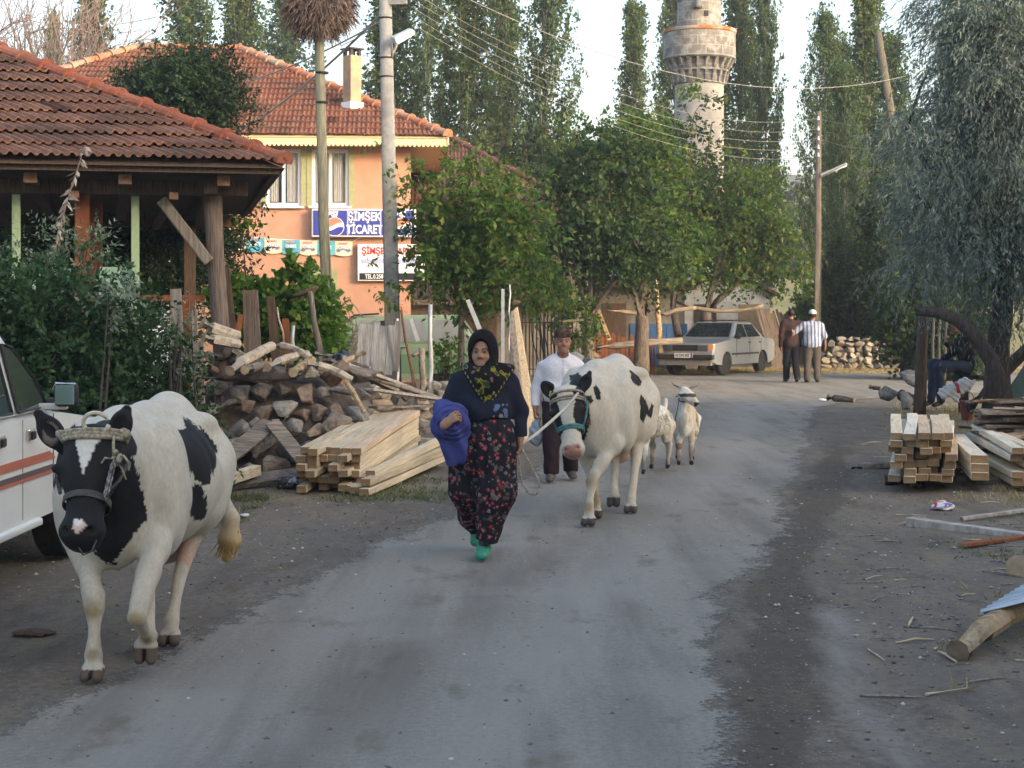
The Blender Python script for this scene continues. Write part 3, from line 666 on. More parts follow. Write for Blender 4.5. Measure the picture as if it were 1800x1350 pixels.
# bunting of little flags
M_FLAG_B = flat('flag_turquoise', (.11, .38, .50), .7); M_FLAG_W = flat('flag_cream', (.72, .60, .46), .7); M_FLAG_T = flat('flag_lettering', (.13, .17, .36), .7)
M_FLAG_TW = flat('flag_white_lettering', (.75, .75, .8), .7); M_FLAG_R = flat('flag_pink', (.62, .26, .24), .7)
bt = thing('bunting', 'string of small cream and turquoise advertising flags across the orange wall', 'bunting', (C1[0], C1[1], 0), TH)
xa, za = fac(403, 414); xb, zb = fac(620, 425); nf = 7; fw = (xb-xa)/nf
st_ = MB(); st_.tube([(xa-.5, FY-.03, za+.02)]+[(xa+fw*k, FY-.045, za+(zb-za)*k/nf-.03*math.sin(math.pi*k/nf)) for k in range(nf+1)]+[(xb+.25, FY-.03, zb+.14)], .008, 5); st_.build('cord', M_SIGN_WHITE, bt, world=False)
for k in range(nf):
    xq = xa+fw*(k+.5); zt_ = za+(zb-za)*(k+.5)/nf-.03*math.sin(math.pi*(k+.5)/nf); n0 = 10; vs = []
    for i in range(n0+1):
        t = i/n0; xx = xq-fw*.495+fw*.99*t
        for zz_ in (0, .5, 1): vs.append((xx, FY-.055-.012*math.sin(t*5+k)*zz_, zt_-zz_*(.30+.035*math.sin(math.pi*t))))
    mb = MB(); mb.add(vs, [(3*i+j, 3*i+3+j, 3*i+4+j, 3*i+1+j) for i in range(n0) for j in (0, 1)]); fl = mb.build('flag', M_FLAG_B if k % 2 else M_FLAG_W, bt, smooth=True, world=False)
    ar = MB(); rr_ = .19; vs = []
    for i in range(13):
        an = math.pi*(.16+.68*i/12)
        for r2 in (rr_, rr_-.075): vs.append((xq+r2*math.cos(an)*.95, FY-.077, zt_-.30+r2*math.sin(an)*1.0))
    ar.add(vs, [(2*i, 2*i+1, 2*i+3, 2*i+2) for i in range(12)]); ar.build('flag_arch', M_FLAG_T if k % 2 == 0 else M_FLAG_B, fl, world=False)
    add_text('CHEEZ', .085, (xq, FY-.084, zt_-.145), M_FLAG_TW, fl, offset=.003, sx=.9, extrude=.002)
    pk = MB(); pk.box((xq-.02, FY-.078, zt_-.045), (.2, .004, .035)); pk.build('flag_mark', M_FLAG_R, fl, world=False)

# ---------------------------------------------------------------- other houses
nb = thing('house', 'house with a weathered red tiled roof rising behind the pavilion', 'house', (-10.2, 43, 0), rad(-6))
hip_roof(nb, (0, 0), 9, 8, 6.7, rad(27), M_TILE_RED, M_RIDGE_RED, .12, front_only=True)
b = MB(); b.box((-4.5, 4, 3.3), (7.6, 6.6, 6.6)); b.build('wall', M_PLASTER_W, nb, world=False)
bh = thing('house', 'old house with a dark brown tiled roof beside the orange shop', 'house', (2.75, 42, 0), rad(2))
hip_roof(bh, (0, 0), 10, 9, 3.92, rad(32.6), M_TILE_BROWN, M_TILE_BROWN, .11, front_only=True)
b = MB(); b.box((-5, 4.7, 1.9), (8.4, 7.4, 3.8)); b.build('wall', M_PLASTER_GREY, bh, world=False)
b = MB(); b.box((-4.4, .9, 1.95), (7.6, .95, .12)); bal = b.build('balcony', M_WOOD_GREY_X, bh, world=False)
b = MB()
for k in range(52): b.bar((-8+k*.145, .47, 2.0), (-8+k*.145, .47, 2.62), .03, .03)
b.bar((-8.1, .47, 2.66), (-.6, .47, 2.66), .06, .05); b.build('railing', M_WOOD_DK, bal, world=False)
for x in (-8, -5.6, -3.2, -.8):
    b = MB(); b.bar((x, .55, 0), (x, .55, 3.85), .12, .12, up=(0, 1, 0)); b.build('porch_post', M_WOOD_DK, bh, world=False)
for x in (-6.4, -4.2, -2):
    b = MB(); b.box((x, .985, 2.95), (.8, .05, 1.0)); ww = b.build('window', M_WOOD_DK, bh, world=False); g = MB(); g.box((x, .955, 2.95), (.64, .03, .84)); g.build('pane', M_GLASS, ww, world=False)
b = MB(); b.box((-3.6, .98, .98), (.95, .05, 1.95)); b.build('door', M_WOOD_DK, bh, world=False)
# low whitewashed building with blue boards
ws = thing('shed', 'low grey whitewashed shed with blue wooden boards behind the fruit trees', 'shed', (2.55, 47.5, 0), 0)
b = MB(); b.box((1.3, 1.5, 1.2), (2.6, 3, 2.4)); b.build('wall', M_PLASTER_GREY, ws, world=False)
b = MB(); b.bar((-.2, 1.2, 2.46), (2.9, 1.2, 2.40), .1, 3.4, up=(0, 1, 0)); b.prism([(-.25, -.35, 2.42), (2.85, -.35, 2.42), (2.85, 3.2, 2.75), (-.25, 3.2, 2.75)], (0, 0, 0), (0, 0, .09)); b.build('roof', M_TILE_BROWN, ws, world=False)
b = MB()
for k in range(11): b.box((1.05+.155*k, -.035+.006*(k % 2), .72), (.145, .03, 1.25))
b.build('boarding', M_BLUE_WOOD, ws, world=False)
b = MB(); b.box((.5, -.02, 1.0), (.7, .04, 1.9)); b.build('door', M_WOOD_DK, ws, world=False)
# little white mosque annex below the minaret
an = thing('mosque', 'small whitewashed mosque building with a gabled tiled roof below the minaret', 'mosque', (6.2, 53, 0), 0)
b = MB(); b.box((.9, 2.2, 1.15), (3.0, 4, 2.3)); b.prism([(-.6, .2, 2.3), (2.4, .2, 2.3), (.9, .2, 3.0)], (0, 0, 0), (0, 4, 0)); b.build('wall', M_PLASTER_W, an, world=False)
b = MB(); rf = MB()
for sx in (-1, 1): rf.prism([(.9+sx*1.8, -.1, 2.22), (.9, -.1, 3.08), (.9, -.1, 3.17), (.9+sx*1.8, -.1, 2.31)], (0, 0, 0), (0, 4.6, 0))
rf.build('roof', M_TILE_BROWN, an, world=False)
b.box((1.75, .185, 1.2), (.8, .03, 1.5)); b.build('side_panel', pm('tan_board', (.33, .23, .13), (.42, .31, .19), 5, .9), an, world=False)
b = MB(); b.box((.25, .18, 1.0), (.75, .04, 1.9)); b.build('door', M_WOOD_DK, an, world=False)
# shed seen through the pavilion
sd_ = thing('shed', 'small whitewashed shed with a brown door seen through the pavilion', 'shed', (-9.0, 27.5, 0), rad(4))
b = MB(); b.box((.9, 1.2, 1.75), (3.6, 2.4, 3.5)); b.build('wall', pm('blue_whitewash', (.42, .45, .52), (.56, .58, .63), 5, .95, .3, c3=(.33, .33, .36), s3=1.5), sd_, world=False)
b = MB(); b.box((1.12, -.02, 1.45), (.45, .04, 2.9)); b.build('door', M_WOOD_RED, sd_, world=False)
b = MB(); b.prism([(-1.1, -.4, 3.5), (2.9, -.4, 3.5), (2.9, 2.6, 4.1), (-1.1, 2.6, 4.1)], (0, 0, 0), (0, 0, .1)); b.build('roof', M_TILE_BROWN, sd_, world=False)

# ---------------------------------------------------------------- minaret
def stone_mat(name, a, b, c, bs=(1, 1, 1), sc=1.0, lichen=None):
    t = NT(name); tc = t.add('ShaderNodeTexCoord'); sp = t.add('ShaderNodeSeparateXYZ'); t.l(tc.outputs['Object'], sp.inputs[0])
    an = t.math('MULTIPLY', t.math('ARCTAN2', sp.outputs[1], sp.outputs[0]), 1.0); cb = t.add('ShaderNodeCombineXYZ'); t.l(an, cb.inputs[0]); t.l(sp.outputs[2], cb.inputs[1])
    br = t.add('ShaderNodeTexBrick'); t.l(cb.outputs[0], br.inputs['Vector']); br.inputs['Scale'].default_value = sc
    br.inputs['Brick Width'].default_value = .5; br.inputs['Row Height'].default_value = .34; br.inputs['Mortar Size'].default_value = .02; br.inputs['Mortar Smooth'].default_value = .3
    br.inputs['Color1'].default_value = col(a); br.inputs['Color2'].default_value = col(b); br.inputs['Mortar'].default_value = col(c); br.offset = .45
    v = t.coords('Object'); n = t.noise(v, 3.2, 6, .7)
    k = t.mix(t.ramp(n, [(.45, (0, 0, 0)), (.62, (.9,)*3)]), br.outputs['Color'], (.40, .385, .37))
    k = t.mix(t.ramp(t.noise(v, 1.7, 5), [(.5, (0, 0, 0)), (.7, (.7,)*3)]), k, (.16, .14, .13))
    if lichen is not None: k = t.mix(t.ramp(t.noise(v, 2.4, 4), [(.4, (0, 0, 0)), (.58, (1, 1, 1))]), k, lichen)
    t.base(k); t.set(Roughness=.95); t.bump(n, .4, .02); return t.m
mx_ = (1229-900)/F*60
mn = thing('minaret', 'tall stone minaret with a round corbelled gallery behind the fruit trees', 'minaret', (mx_, 60, 0))
def mz(y): return CH+(HZ-y)/F*60
M_MIN = stone_mat('old_ashlar', (.13, .125, .12), (.20, .19, .18), (.31, .30, .285)); M_MIN_W = pm('old_whitewash', (.33, .315, .30), (.45, .435, .42), 3, .95, .3, .02, c3=(.52, .44, .40), s3=.9)
M_LICH = stone_mat('lichen_rim', (.30, .27, .24), (.36, .32, .28), (.4, .38, .36), lichen=(.36, .13, .035))
b = MB(); b.lathe([(1.02, 0), (1.02, 2.5), (.93, 2.7), (.92, mz(150))], sides=32); b.build('shaft', M_MIN_W, mn, smooth=True, world=False, angle=30)
b = MB(); z1, z2 = mz(150), mz(108); zm_ = (z1+z2)/2
b.lathe([(.90, z1-.02), (.97, z1), (.97, zm_), (1.12, zm_+.01), (1.12, zm_+.08), (1.06, zm_+.09), (1.06, z2), (1.3, z2+.005)], sides=32)
for zz0, zz1, r0, r1, n in ((z1+.02, zm_-.0, .97, 1.13, 22), (zm_+.09, z2-.0, 1.06, 1.33, 22)):
    for k in range(n):
        an_ = 2*math.pi*k/n; d = V(math.cos(an_), math.sin(an_), 0); p0 = d*(r0-.04); pr = d.cross(V(0, 0, 1))*.06
        b.add([p0+pr+V(0, 0, zz0), p0-pr+V(0, 0, zz0), d*(r0+.05)-pr+V(0, 0, zz0), d*(r0+.05)+pr+V(0, 0, zz0), p0+pr+V(0, 0, zz1), p0-pr+V(0, 0, zz1), d*r1-pr+V(0, 0, zz1), d*r1+pr+V(0, 0, zz1)],
              [(0, 1, 5, 4), (1, 2, 6, 5), (2, 3, 7, 6), (3, 0, 4, 7), (4, 5, 6, 7), (0, 3, 2, 1)])
b.build('corbels', M_MIN, mn, world=False)
b = MB(); b.lathe([(1.30, z2+.006), (1.37, z2+.05), (1.36, mz(62)), (1.28, mz(62)), (1.28, z2+.2), (.5, z2+.2)], sides=40); b.build('gallery', M_MIN, mn, smooth=True, world=False, angle=30)
b = MB(); b.lathe([(1.36, mz(62)+.003), (1.40, mz(60)), (1.40, mz(55)), (1.27, mz(55)), (1.27, mz(62)+.003)], sides=40); b.build('gallery_rim', M_LICH, mn, smooth=True, world=False, angle=30)
b = MB(); b.lathe([(.82, z2+.21), (.82, mz(4)), (.86, mz(3)), (.86, mz(-6)), (.80, mz(-7)), (.80, 15.5), (.9, 15.6), (.9, 15.75), (.05, 19)], sides=32); us = b.build('upper_shaft', M_MIN, mn, smooth=True, world=False, angle=30)
b = MB(); b.lathe([(.17, mz(22)), (.15, mz(17)), (.12, mz(8)), (.05, mz(1))], (mx_-mx_-.15, -.92, 0), 14); b.build('loudspeaker', pm('grey_horn', (.10, .10, .11), (.16, .16, .17), 9, .6), mn, smooth=True, world=False)
b = MB(); b.box((.16, -.79, mz(30)), (.17, .08, .2)); b.build('slit_window', M_BLACK, mn, world=False)

# ---------------------------------------------------------------- axes for the unseen house added behind the camera to shade the road
sn, su = V(.643, .766, 0), V(.766, -.643, 0)
# ---------------------------------------------------------------- foliage helpers
def unit(a): return a/np.maximum(np.linalg.norm(a, axis=-1, keepdims=True), 1e-9)
def leaves_mesh(name, pos, d, ln, wd, rs, flat=.5):
    """one rhombic leaf per row: position of its stalk, direction, length, width"""
    n = len(pos); up = unit(rs.normal(size=(n, 3))+np.array([0, 0, flat*2])); b = unit(np.cross(d, up)); tip = pos+d*ln[:, None]; mid = pos+d*(ln*.45)[:, None]
    nn = unit(np.cross(b, d)); fold = nn*(wd*.12)[:, None]
    v = np.stack([pos, mid+b*(wd/2)[:, None]+fold, tip, mid-b*(wd/2)[:, None]+fold], 1).reshape(-1, 3)
    return np_mesh(name, v, np.arange(4*n).reshape(n, 4))
def sprigs(o, d, length, nl, leaf, width, droop, rs, spread=.9, jit=.03, up=.0):
    """leafy twigs: returns leaf positions, directions, lengths, widths"""
    n = len(o); t = (np.arange(nl)+.6)/nl; L = length*rs.uniform(.6, 1.25, n)
    p = o[:, None]+d[:, None]*(L[:, None]*t)[..., None]; p[..., 2] -= droop*(L[:, None]*t)**2/np.maximum(length, .01)
    tan = d[:, None]-np.array([0, 0, 1.])*(2*droop*t*(L[:, None]/length))[..., None]; tan = unit(tan)
    side = unit(np.cross(tan, rs.normal(size=(n, nl, 3))))
    ld = unit(tan*(1-spread*.5)+side*spread+np.array([0, 0, up])); p = p+rs.normal(size=p.shape)*jit
    s = rs.uniform(.45, 1.3, (n, nl)); return p.reshape(-1, 3), ld.reshape(-1, 3), (leaf*s).ravel(), (width*s).ravel()
def in_ells(ells, n, rs, shell=.5, rough=.18):
    """points spread through a union of ellipsoids (x,y,z,rx,ry,rz,weight), denser towards the outside; also outward directions"""
    w = np.array([e[6] if len(e) > 6 else e[3]*e[4]*e[5] for e in ells]); k = rs.choice(len(ells), n, p=w/w.sum()); E = np.array([e[:6] for e in ells])[k]
    d = unit(rs.normal(size=(n, 3))); r = rs.uniform(0, 1, n)**shell; lump = 1+rough*vnoise(d*E[:, 3:6]+E[:, :3], 2.6, 17, 3)
    return E[:, :3]+d*E[:, 3:6]*(r*lump)[:, None], unit(d*E[:, 3:6]), r
BARK = pm('bark', (.07, .055, .045), (.16, .135, .115), 8, .95, .9, .02, (4, 4, .8)); BARK_DK = pm('dark_bark', (.035, .028, .026), (.085, .07, .062), 8, .95, .9, .02, (4, 4, .8))
BARK_POP = pm('poplar_bark', (.16, .155, .13), (.29, .28, .24), 5, .95, .6, .02, (3, 3, .6))
def limbs_to(mb, base, forks, targets, rs, r0, r1=.008, sides=5):
    """thin limbs from the nearest fork to each target point"""
    fk = np.array(forks)
    for t in targets:
        i = int(np.argmin(((fk-t)**2).sum(1)*rs.uniform(.7, 1.3, len(fk)))); a = fk[i]; m = (a+t)/2+rs.normal(size=3)*.08*np.linalg.norm(t-a); m[2] += .08*np.linalg.norm(t-a)
        mb.tube([a, (a*.6+m*.4), m, (m+t)/2, t], [r0, r0*.8, r0*.55, r0*.35, r1], sides, caps=False)
def broad_tree(name, label, base, H0, ells, nspr, leaf, width, mat, cat='tree', group=None, trunk_r=.12, slen=.45, nl=12, droop=.35, seed=1, bark=None, forks_n=5, lean=(0, 0), shell=.45, limbs=26, spread=.9, up=0., rough=.25, flat=.5, clump=.2):
    rs = np.random.RandomState(seed); base = np.array(base, float); root = thing(name, label, cat, base, 0, group)
    E = [tuple(np.array(e[:3])-base)+tuple(e[3:]) for e in ells]
    cen = np.mean([e[:3] for e in E], 0); top = np.array([lean[0], lean[1], H0])
    mb = MB(); pts = [np.array([lean[0]*t*t+.04*math.sin(4*t+seed)*H0*.2, lean[1]*t, H0*t]) for t in np.linspace(0, 1, 7)]
    mb.tube([p for p in pts], [trunk_r*(1.35-.5*t if t > .05 else 1.6) for t in np.linspace(0, 1, 7)], 9, wob=.08, rnd=R)
    forks = [top]
    for k in range(forks_n):
        e = E[k % len(E)]; c = np.array(e[:3])+rs.normal(size=3)*np.array(e[3:6])*.28; c[2] = max(c[2], H0+.1)
        m = (top+c)/2+rs.normal(size=3)*.1; mb.tube([top-[0, 0, .1], (top*.6+m*.4), m, (m+c)/2, c], [trunk_r*.62, trunk_r*.55, trunk_r*.42, trunk_r*.3, trunk_r*.18], 7, caps=False); forks += [m, (m+c)/2, c]
    tp, _, _ = in_ells(E, limbs, rs, .35, .1); limbs_to(mb, base, forks, tp, rs, trunk_r*.26)
    mb.build('trunk', bark or BARK, root, smooth=True, world=False)
    nc = max(20, nspr//10); oc, dc, r = in_ells(E, nc, rs, shell, rough); k = rs.randint(0, nc, nspr); cs_ = clump*(.55+.9*rs.uniform(size=nc))[k][:, None]
    off = rs.normal(size=(nspr, 3))*np.array([1, 1, .8]); o = oc[k]+off*cs_; d = unit(dc[k]*.7+off*.55+rs.normal(size=off.shape)*.35+np.array([0, 0, .15]))
    p, ld, ln, wd = sprigs(o, d, slen, nl, leaf, width, droop, rs, spread, .02, up)
    me = leaves_mesh('crown', p, ld, ln, wd, rs, flat); link_mesh('crown', me, mat, root); return root
def shrub(name, label, ells, nspr, leaf, width, mat, slen=.3, nl=12, droop=.2, seed=1, cat='shrub', group=None, shell=.4, rough=.2, spread=.9, stems=18, base=None, up=.1, bark=None, updir=.35):
    rs = np.random.RandomState(seed); base = np.array(base if base is not None else (ells[0][0], ells[0][1], 0), float); root = thing(name, label, cat, base, 0, group)
    E = [tuple(np.array(e[:3])-base)+tuple(e[3:]) for e in ells]; mb = MB(); tp, _, _ = in_ells(E, stems, rs, .6, .1)
    for t in tp:
        g = np.array([t[0]*.55, t[1]*.55, 0]); m = (g+t)/2+rs.normal(size=3)*.06; mb.tube([g, m, t], [.022, .014, .005], 5, caps=False)
    mb.build('stem', bark or BARK_DK, root, world=False)
    o, d, r = in_ells(E, nspr, rs, shell, rough); k = o[:, 2] > .02; o, d = o[k], d[k]; d = unit(d+rs.normal(size=d.shape)*.5+np.array([0, 0, updir]))
    p, ld, ln, wd = sprigs(o, d, slen, nl, leaf, width, droop, rs, spread, .012, up); link_mesh('foliage', leaves_mesh('foliage', p, ld, ln, wd, rs), mat, root); return root

L_POP = leaf_mat('poplar_leaves', (.048, .088, .030), (.095, .150, .050), (.19, .20, .06), .4); L_POP_B = leaf_mat('poplar_leaves_blue', (.042, .082, .042), (.080, .135, .062), (.15, .18, .07), .4)
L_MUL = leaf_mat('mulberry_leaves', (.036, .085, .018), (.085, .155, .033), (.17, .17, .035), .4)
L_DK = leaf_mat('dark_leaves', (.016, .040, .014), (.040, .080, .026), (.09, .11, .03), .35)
L_HEDGE = leaf_mat('hedge_leaves', (.018, .052, .022), (.048, .104, .042), (.085, .13, .06), .3); L_JUN = leaf_mat('juniper_leaves', (.010, .026, .014), (.028, .055, .024), (.05, .08, .03), .2)
L_VINE = leaf_mat('vine_leaves', (.045, .12, .02), (.12, .24, .045), (.22, .30, .06), .45); L_SILV = leaf_mat('silver_leaves', (.095, .135, .12), (.19, .24, .21), (.28, .32, .28), .25, ctrans=(1.2, 1.2, 1.0))
L_GREY = leaf_mat('grey_leaves', (.10, .15, .11), (.22, .28, .22), (.3, .34, .28), .25); L_FAR = leaf_mat('far_leaves', (.035, .062, .022), (.075, .105, .035), (.14, .14, .05), .3)

# ---------------------------------------------------------------- poplars
def poplar_meshes(seed, H=18., Rm=1.5, nb=96, nspr=3000, leaf=.165, base_t=.07, loose=1.):
    rs = np.random.RandomState(seed); mb = MB(); n = 12
    mb.tube([(.08*math.sin(i*.9+seed), .08*math.cos(i*.7), H*.97*i/n) for i in range(n+1)], [.19*(1-i/n)**.8+.012 for i in range(n+1)], 8, caps=False)
    O, D = [], []
    for b in range(nb):
        t = base_t+(.95-base_t)*((b+rs.uniform())/nb)**.9; z0 = H*t; az = rs.uniform(0, 6.283)
        rmax = Rm*min(1, (t-base_t+.10)*4.2)*(1-((max(t, .35)-.35)/.65)**1.7)*rs.uniform(.55, 1.15)+.12
        ln = min((H-z0)*.9, rs.uniform(1.8, 3.6))+.3; tip = np.array([math.cos(az)*rmax, math.sin(az)*rmax, z0+ln]); st = np.array([0, 0, z0]); mid = st*.55+tip*.45+np.array([math.cos(az), math.sin(az), 0])*rmax*.28
        mb.tube([st, mid, tip], [.05*(1-t)+.014, .03*(1-t)+.010, .006], 5, caps=False)
        k = max(4, int(nspr/nb*rs.uniform(.5, 1.4))); u = rs.uniform(.15, 1.05, k)[:, None]; q = (1-u)**2*st+2*u*(1-u)*mid+u*u*tip
        O.append(q+rs.normal(size=(k, 3))*np.array([.13, .13, .2])*loose); D.append(unit((tip-st)[None]/np.linalg.norm(tip-st)*.7+rs.normal(size=(k, 3))*.55+np.array([0, 0, .25])))
    O, D = np.concatenate(O), np.concatenate(D); p, ld, ln, wd = sprigs(O, D, .5, 9, leaf, leaf*.85, .15, rs, 1.0, .05)
    return mb.mesh('trunk'), leaves_mesh('crown', p, ld, ln, wd, rs, .1)
POPS = [poplar_meshes(11), poplar_meshes(12, Rm=1.7, nb=84, loose=1.2), poplar_meshes(13, Rm=1.3, nb=110, nspr=3200), poplar_meshes(14, Rm=2.6, nb=96, nspr=3200, loose=1.5)]
for v in POPS:
    v[0].materials.append(BARK_POP); v[0].polygons.foreach_set('use_smooth', [True]*len(v[0].polygons))
for i, v in enumerate(POPS): v[1].materials.append(L_POP if i % 2 == 0 else L_POP_B)
def poplar(px, ytop, Y, halfw, var, label, rz, zb=0):
    ztop = CH+(HZ-ytop)/F*Y; H = ztop-zb; s = H/18.; Rm = (1.5, 1.7, 1.3, 2.6)[var]; w = halfw/F*Y/Rm/.92
    r = thing('poplar_tree', label, 'tree', ((px-900)/F*Y, Y, zb), rz, 'poplars behind the village'); r.scale = (w, w, s)
    for nm, me in zip(('trunk', 'crown'), POPS[var]):
        o = bpy.data.objects.new(nm, me); COL.objects.link(o); o.parent = r
for a in [(166, -75, 62, 40, 2, 'poplar left of the others, between the bare tree and the shop roof'),
          (92, 42, 66, 20, 0, 'short thin poplar beside the bare tree at far left'),
          (332, -60, 58, 62, 1, 'broad poplar rising straight behind the left end of the red shop roof'),
          (425, -45, 64, 52, 0, 'poplar behind the top of the red roof, left of the stork nest'),
          (505, -20, 70, 55, 1, 'poplar behind the stork nest pole'),
          (688, -60, 57, 50, 2, 'dense dark poplar right behind the concrete lamp pole'),
          (752, -95, 66, 32, 1, 'thin airy poplar just right of the concrete lamp pole'),
          (815, -130, 55, 56, 0, 'tall full poplar with a yellowish edge above the brown roof'),
          (881, -45, 66, 36, 2, 'slim poplar in the gap between two broad poplars'),
          (958, -70, 53, 66, 3, 'wide spreading poplar with side branches into the open sky'),
          (1117, 25, 72, 30, 2, 'lone pointed poplar standing in open sky left of the minaret'),
          (1186, -80, 74, 34, 0, 'poplar partly hidden behind the left side of the minaret'),
          (1302, -150, 66, 44, 0, 'tall poplar touching the right side of the minaret'),
          (1346, -40, 64, 29, 1, 'yellowish poplar at the right edge of the pair beside the minaret'),
          (1450, 38, 56, 46, 3, 'bushy poplar behind the wooden lamp pole'),
          (1526, 0, 60, 38, 2, 'pointed dark poplar behind the leaning pole'),
          (1568, 78, 52, 44, 1, 'lower rounded poplar right of the leaning pole'),
          (1475, 85, 62, 46, 3, 'loose poplar between the wooden lamp pole and the pointed dark poplar'),
          (1482, 130, 50, 46, 3, 'low leafy poplar at the end of the road'),
          (1688, -110, 40, 42, 0, 'poplar top showing above the silvery tree'),
          (1600, 210, 47, 50, 1, 'dark poplar between the leaning pole and the silvery tree'),
          (1240, 120, 80, 60, 1, 'distant poplar low behind the minaret')]:
    poplar(a[0], a[1], a[2], a[3], a[4], a[5], R.uniform(0, 6.28))

# ---------------------------------------------------------------- village trees
def E3(px, py, Y, rx, ry, rz, dY=0): 
    p = P(px, py, Y+dY); return (p.x, p.y, p.z, rx, ry, rz)
broad_tree('mulberry_tree', 'young mulberry tree with bright leaves in front of the green van', (P(812, 600, 26).x, 26, 0), 1.75,
           [E3(838, 415, 26, .88, 1.0, .98), E3(785, 478, 26, .6, .7, .42), E3(885, 440, 26, .72, .8, .75), E3(772, 340, 26, .52, .6, .5), E3(850, 330, 26, .65, .6, .5), E3(695, 497, 25.6, .55, .35, .11), E3(648, 494, 25.6, .28, .3, .07), E3(716, 285, 26, .16, .2, .14), E3(735, 400, 25.8, .12, .2, .2)],
           1000, .125, .062, L_MUL, trunk_r=.055, slen=.42, nl=11, droop=.55, seed=21, shell=.55, up=-.25, rough=.3)
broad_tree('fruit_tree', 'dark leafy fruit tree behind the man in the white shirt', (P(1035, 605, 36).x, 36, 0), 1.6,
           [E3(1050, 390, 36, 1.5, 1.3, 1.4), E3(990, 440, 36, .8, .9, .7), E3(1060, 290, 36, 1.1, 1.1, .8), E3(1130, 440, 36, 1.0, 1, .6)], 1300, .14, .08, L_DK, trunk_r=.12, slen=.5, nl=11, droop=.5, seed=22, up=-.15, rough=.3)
broad_tree('fruit_tree', 'fruit tree with a pale lit trunk left of the yellow post', (P(1128, 612, 39).x, 39, 0), 1.6,
           [E3(1130, 330, 39, 1.3, 1.2, 1.2), E3(1120, 250, 39, .9, .9, .7), E3(1165, 430, 39, 1.1, 1, .8), E3(1025, 225, 39, .45, .5, .6)], 1050, .14, .08, L_MUL, trunk_r=.17, slen=.5, nl=11, droop=.5, seed=23, up=-.15, rough=.35)
broad_tree('fruit_tree', 'fruit tree with a slanting trunk just behind the parked car bonnet', (P(1196, 612, 46).x, 46, 0), 1.7,
           [E3(1185, 325, 46, 1.3, 1.2, 1.0), E3(1165, 235, 46, .7, .8, .5), E3(1212, 205, 46, .4, .4, .75), E3(1222, 262, 46, .6, .5, .65), E3(1252, 215, 46, .3, .3, .5), E3(1180, 420, 46, 1.3, 1.1, .9)], 1000, .14, .08, L_DK, trunk_r=.11, slen=.5, nl=11, droop=.5, seed=24, lean=(-.22, 0), up=-.15, rough=.35)
broad_tree('fruit_tree', 'broad fruit tree with yellowing edge leaves above the parked car', (P(1260, 612, 44.6).x, 47, 0), 1.75,
           [E3(1275, 400, 47, 1.7, 1.5, 1.5), E3(1330, 440, 47, 1.2, 1.1, 1.0), E3(1285, 330, 47, 1.0, 1.2, 1.0), E3(1380, 470, 47, .7, .7, .5), E3(1320, 330, 47, .8, .8, .7), E3(1240, 175, 47, .22, .3, .45)], 1500, .15, .085, L_MUL, trunk_r=.17, slen=.5, nl=11, droop=.5, seed=25, up=-.15, rough=.35)
broad_tree('walnut_tree', 'leafy tree rising behind the brown roofed house', (P(930, 500, 53).x, 53, 0), 2.5,
           [E3(920, 280, 53, 1.5, 1.4, 1.2), E3(985, 300, 53, 1.4, 1.2, 1.6), E3(860, 260, 53, 1.0, 1.0, .8)], 700, .18, .10, L_FAR, trunk_r=.16, seed=26, slen=.6, nl=10, rough=.35)
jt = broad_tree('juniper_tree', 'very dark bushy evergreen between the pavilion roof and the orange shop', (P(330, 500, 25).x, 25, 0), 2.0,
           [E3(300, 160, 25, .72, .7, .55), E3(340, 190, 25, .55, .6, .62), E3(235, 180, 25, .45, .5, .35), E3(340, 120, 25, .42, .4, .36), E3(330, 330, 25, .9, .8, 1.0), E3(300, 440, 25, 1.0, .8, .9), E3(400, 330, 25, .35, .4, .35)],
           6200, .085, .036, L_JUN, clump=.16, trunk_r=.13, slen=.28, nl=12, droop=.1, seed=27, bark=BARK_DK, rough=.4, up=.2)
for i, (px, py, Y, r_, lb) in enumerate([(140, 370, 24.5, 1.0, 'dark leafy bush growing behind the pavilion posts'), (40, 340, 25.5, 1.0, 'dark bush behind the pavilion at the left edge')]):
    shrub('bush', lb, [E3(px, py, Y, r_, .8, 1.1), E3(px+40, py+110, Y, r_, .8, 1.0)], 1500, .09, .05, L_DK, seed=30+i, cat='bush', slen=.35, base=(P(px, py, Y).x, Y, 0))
st = broad_tree('silver_tree', 'large drooping tree with silvery blue leaves at the right edge', (P(1752, 700, 24).x, 24, 0), 1.9,
           [E3(1740, 130, 24, 1.0, 1.2, 1.5), E3(1790, 260, 24, .9, 1.2, 1.6), E3(1690, 280, 24, .62, .9, .9), E3(1605, 225, 24, .5, .6, .6), E3(1590, 310, 24, .34, .5, .3), E3(1650, 430, 24, .58, .8, .5), E3(1615, 470, 24, .3, .5, .25), E3(1760, 430, 24, .9, 1.1, 1.0), E3(1740, 0, 24, .9, 1.0, .9), E3(1650, 330, 24, .6, .8, .6), E3(1840, 80, 24, 1.0, 1.2, 2.0), E3(1690, 485, 24, .6, .6, .3), E3(1790, 490, 24, .6, .6, .4)],
           8600, .10, .020, L_SILV, clump=.2, trunk_r=.17, slen=.5, nl=17, droop=.85, seed=28, bark=BARK_DK, shell=.5, limbs=60, spread=.55, up=-.35, rough=.3, lean=(.1, 0))
bt_ = thing('bare_tree', 'leafless grey tree against the sky at the upper left corner', 'tree', (P(35, 300, 44).x, 44, 0))
mb = MB(); rs = np.random.RandomState(5)
def grow(p, d, L, r, n):
    q = p+d*L; m = (p+q)/2+rs.normal(size=3)*L*.05; mb.tube([p, m, q], [r, r*.85, r*.68], 5, caps=False)
    if n == 0: return
    for k in range(3 if n > 1 else 2): grow(q if k < 2 else m, unit(d+rs.normal(size=3)*.42+np.array([0, 0, .14])), L*rs.uniform(.66, .86), r*.62, n-1)
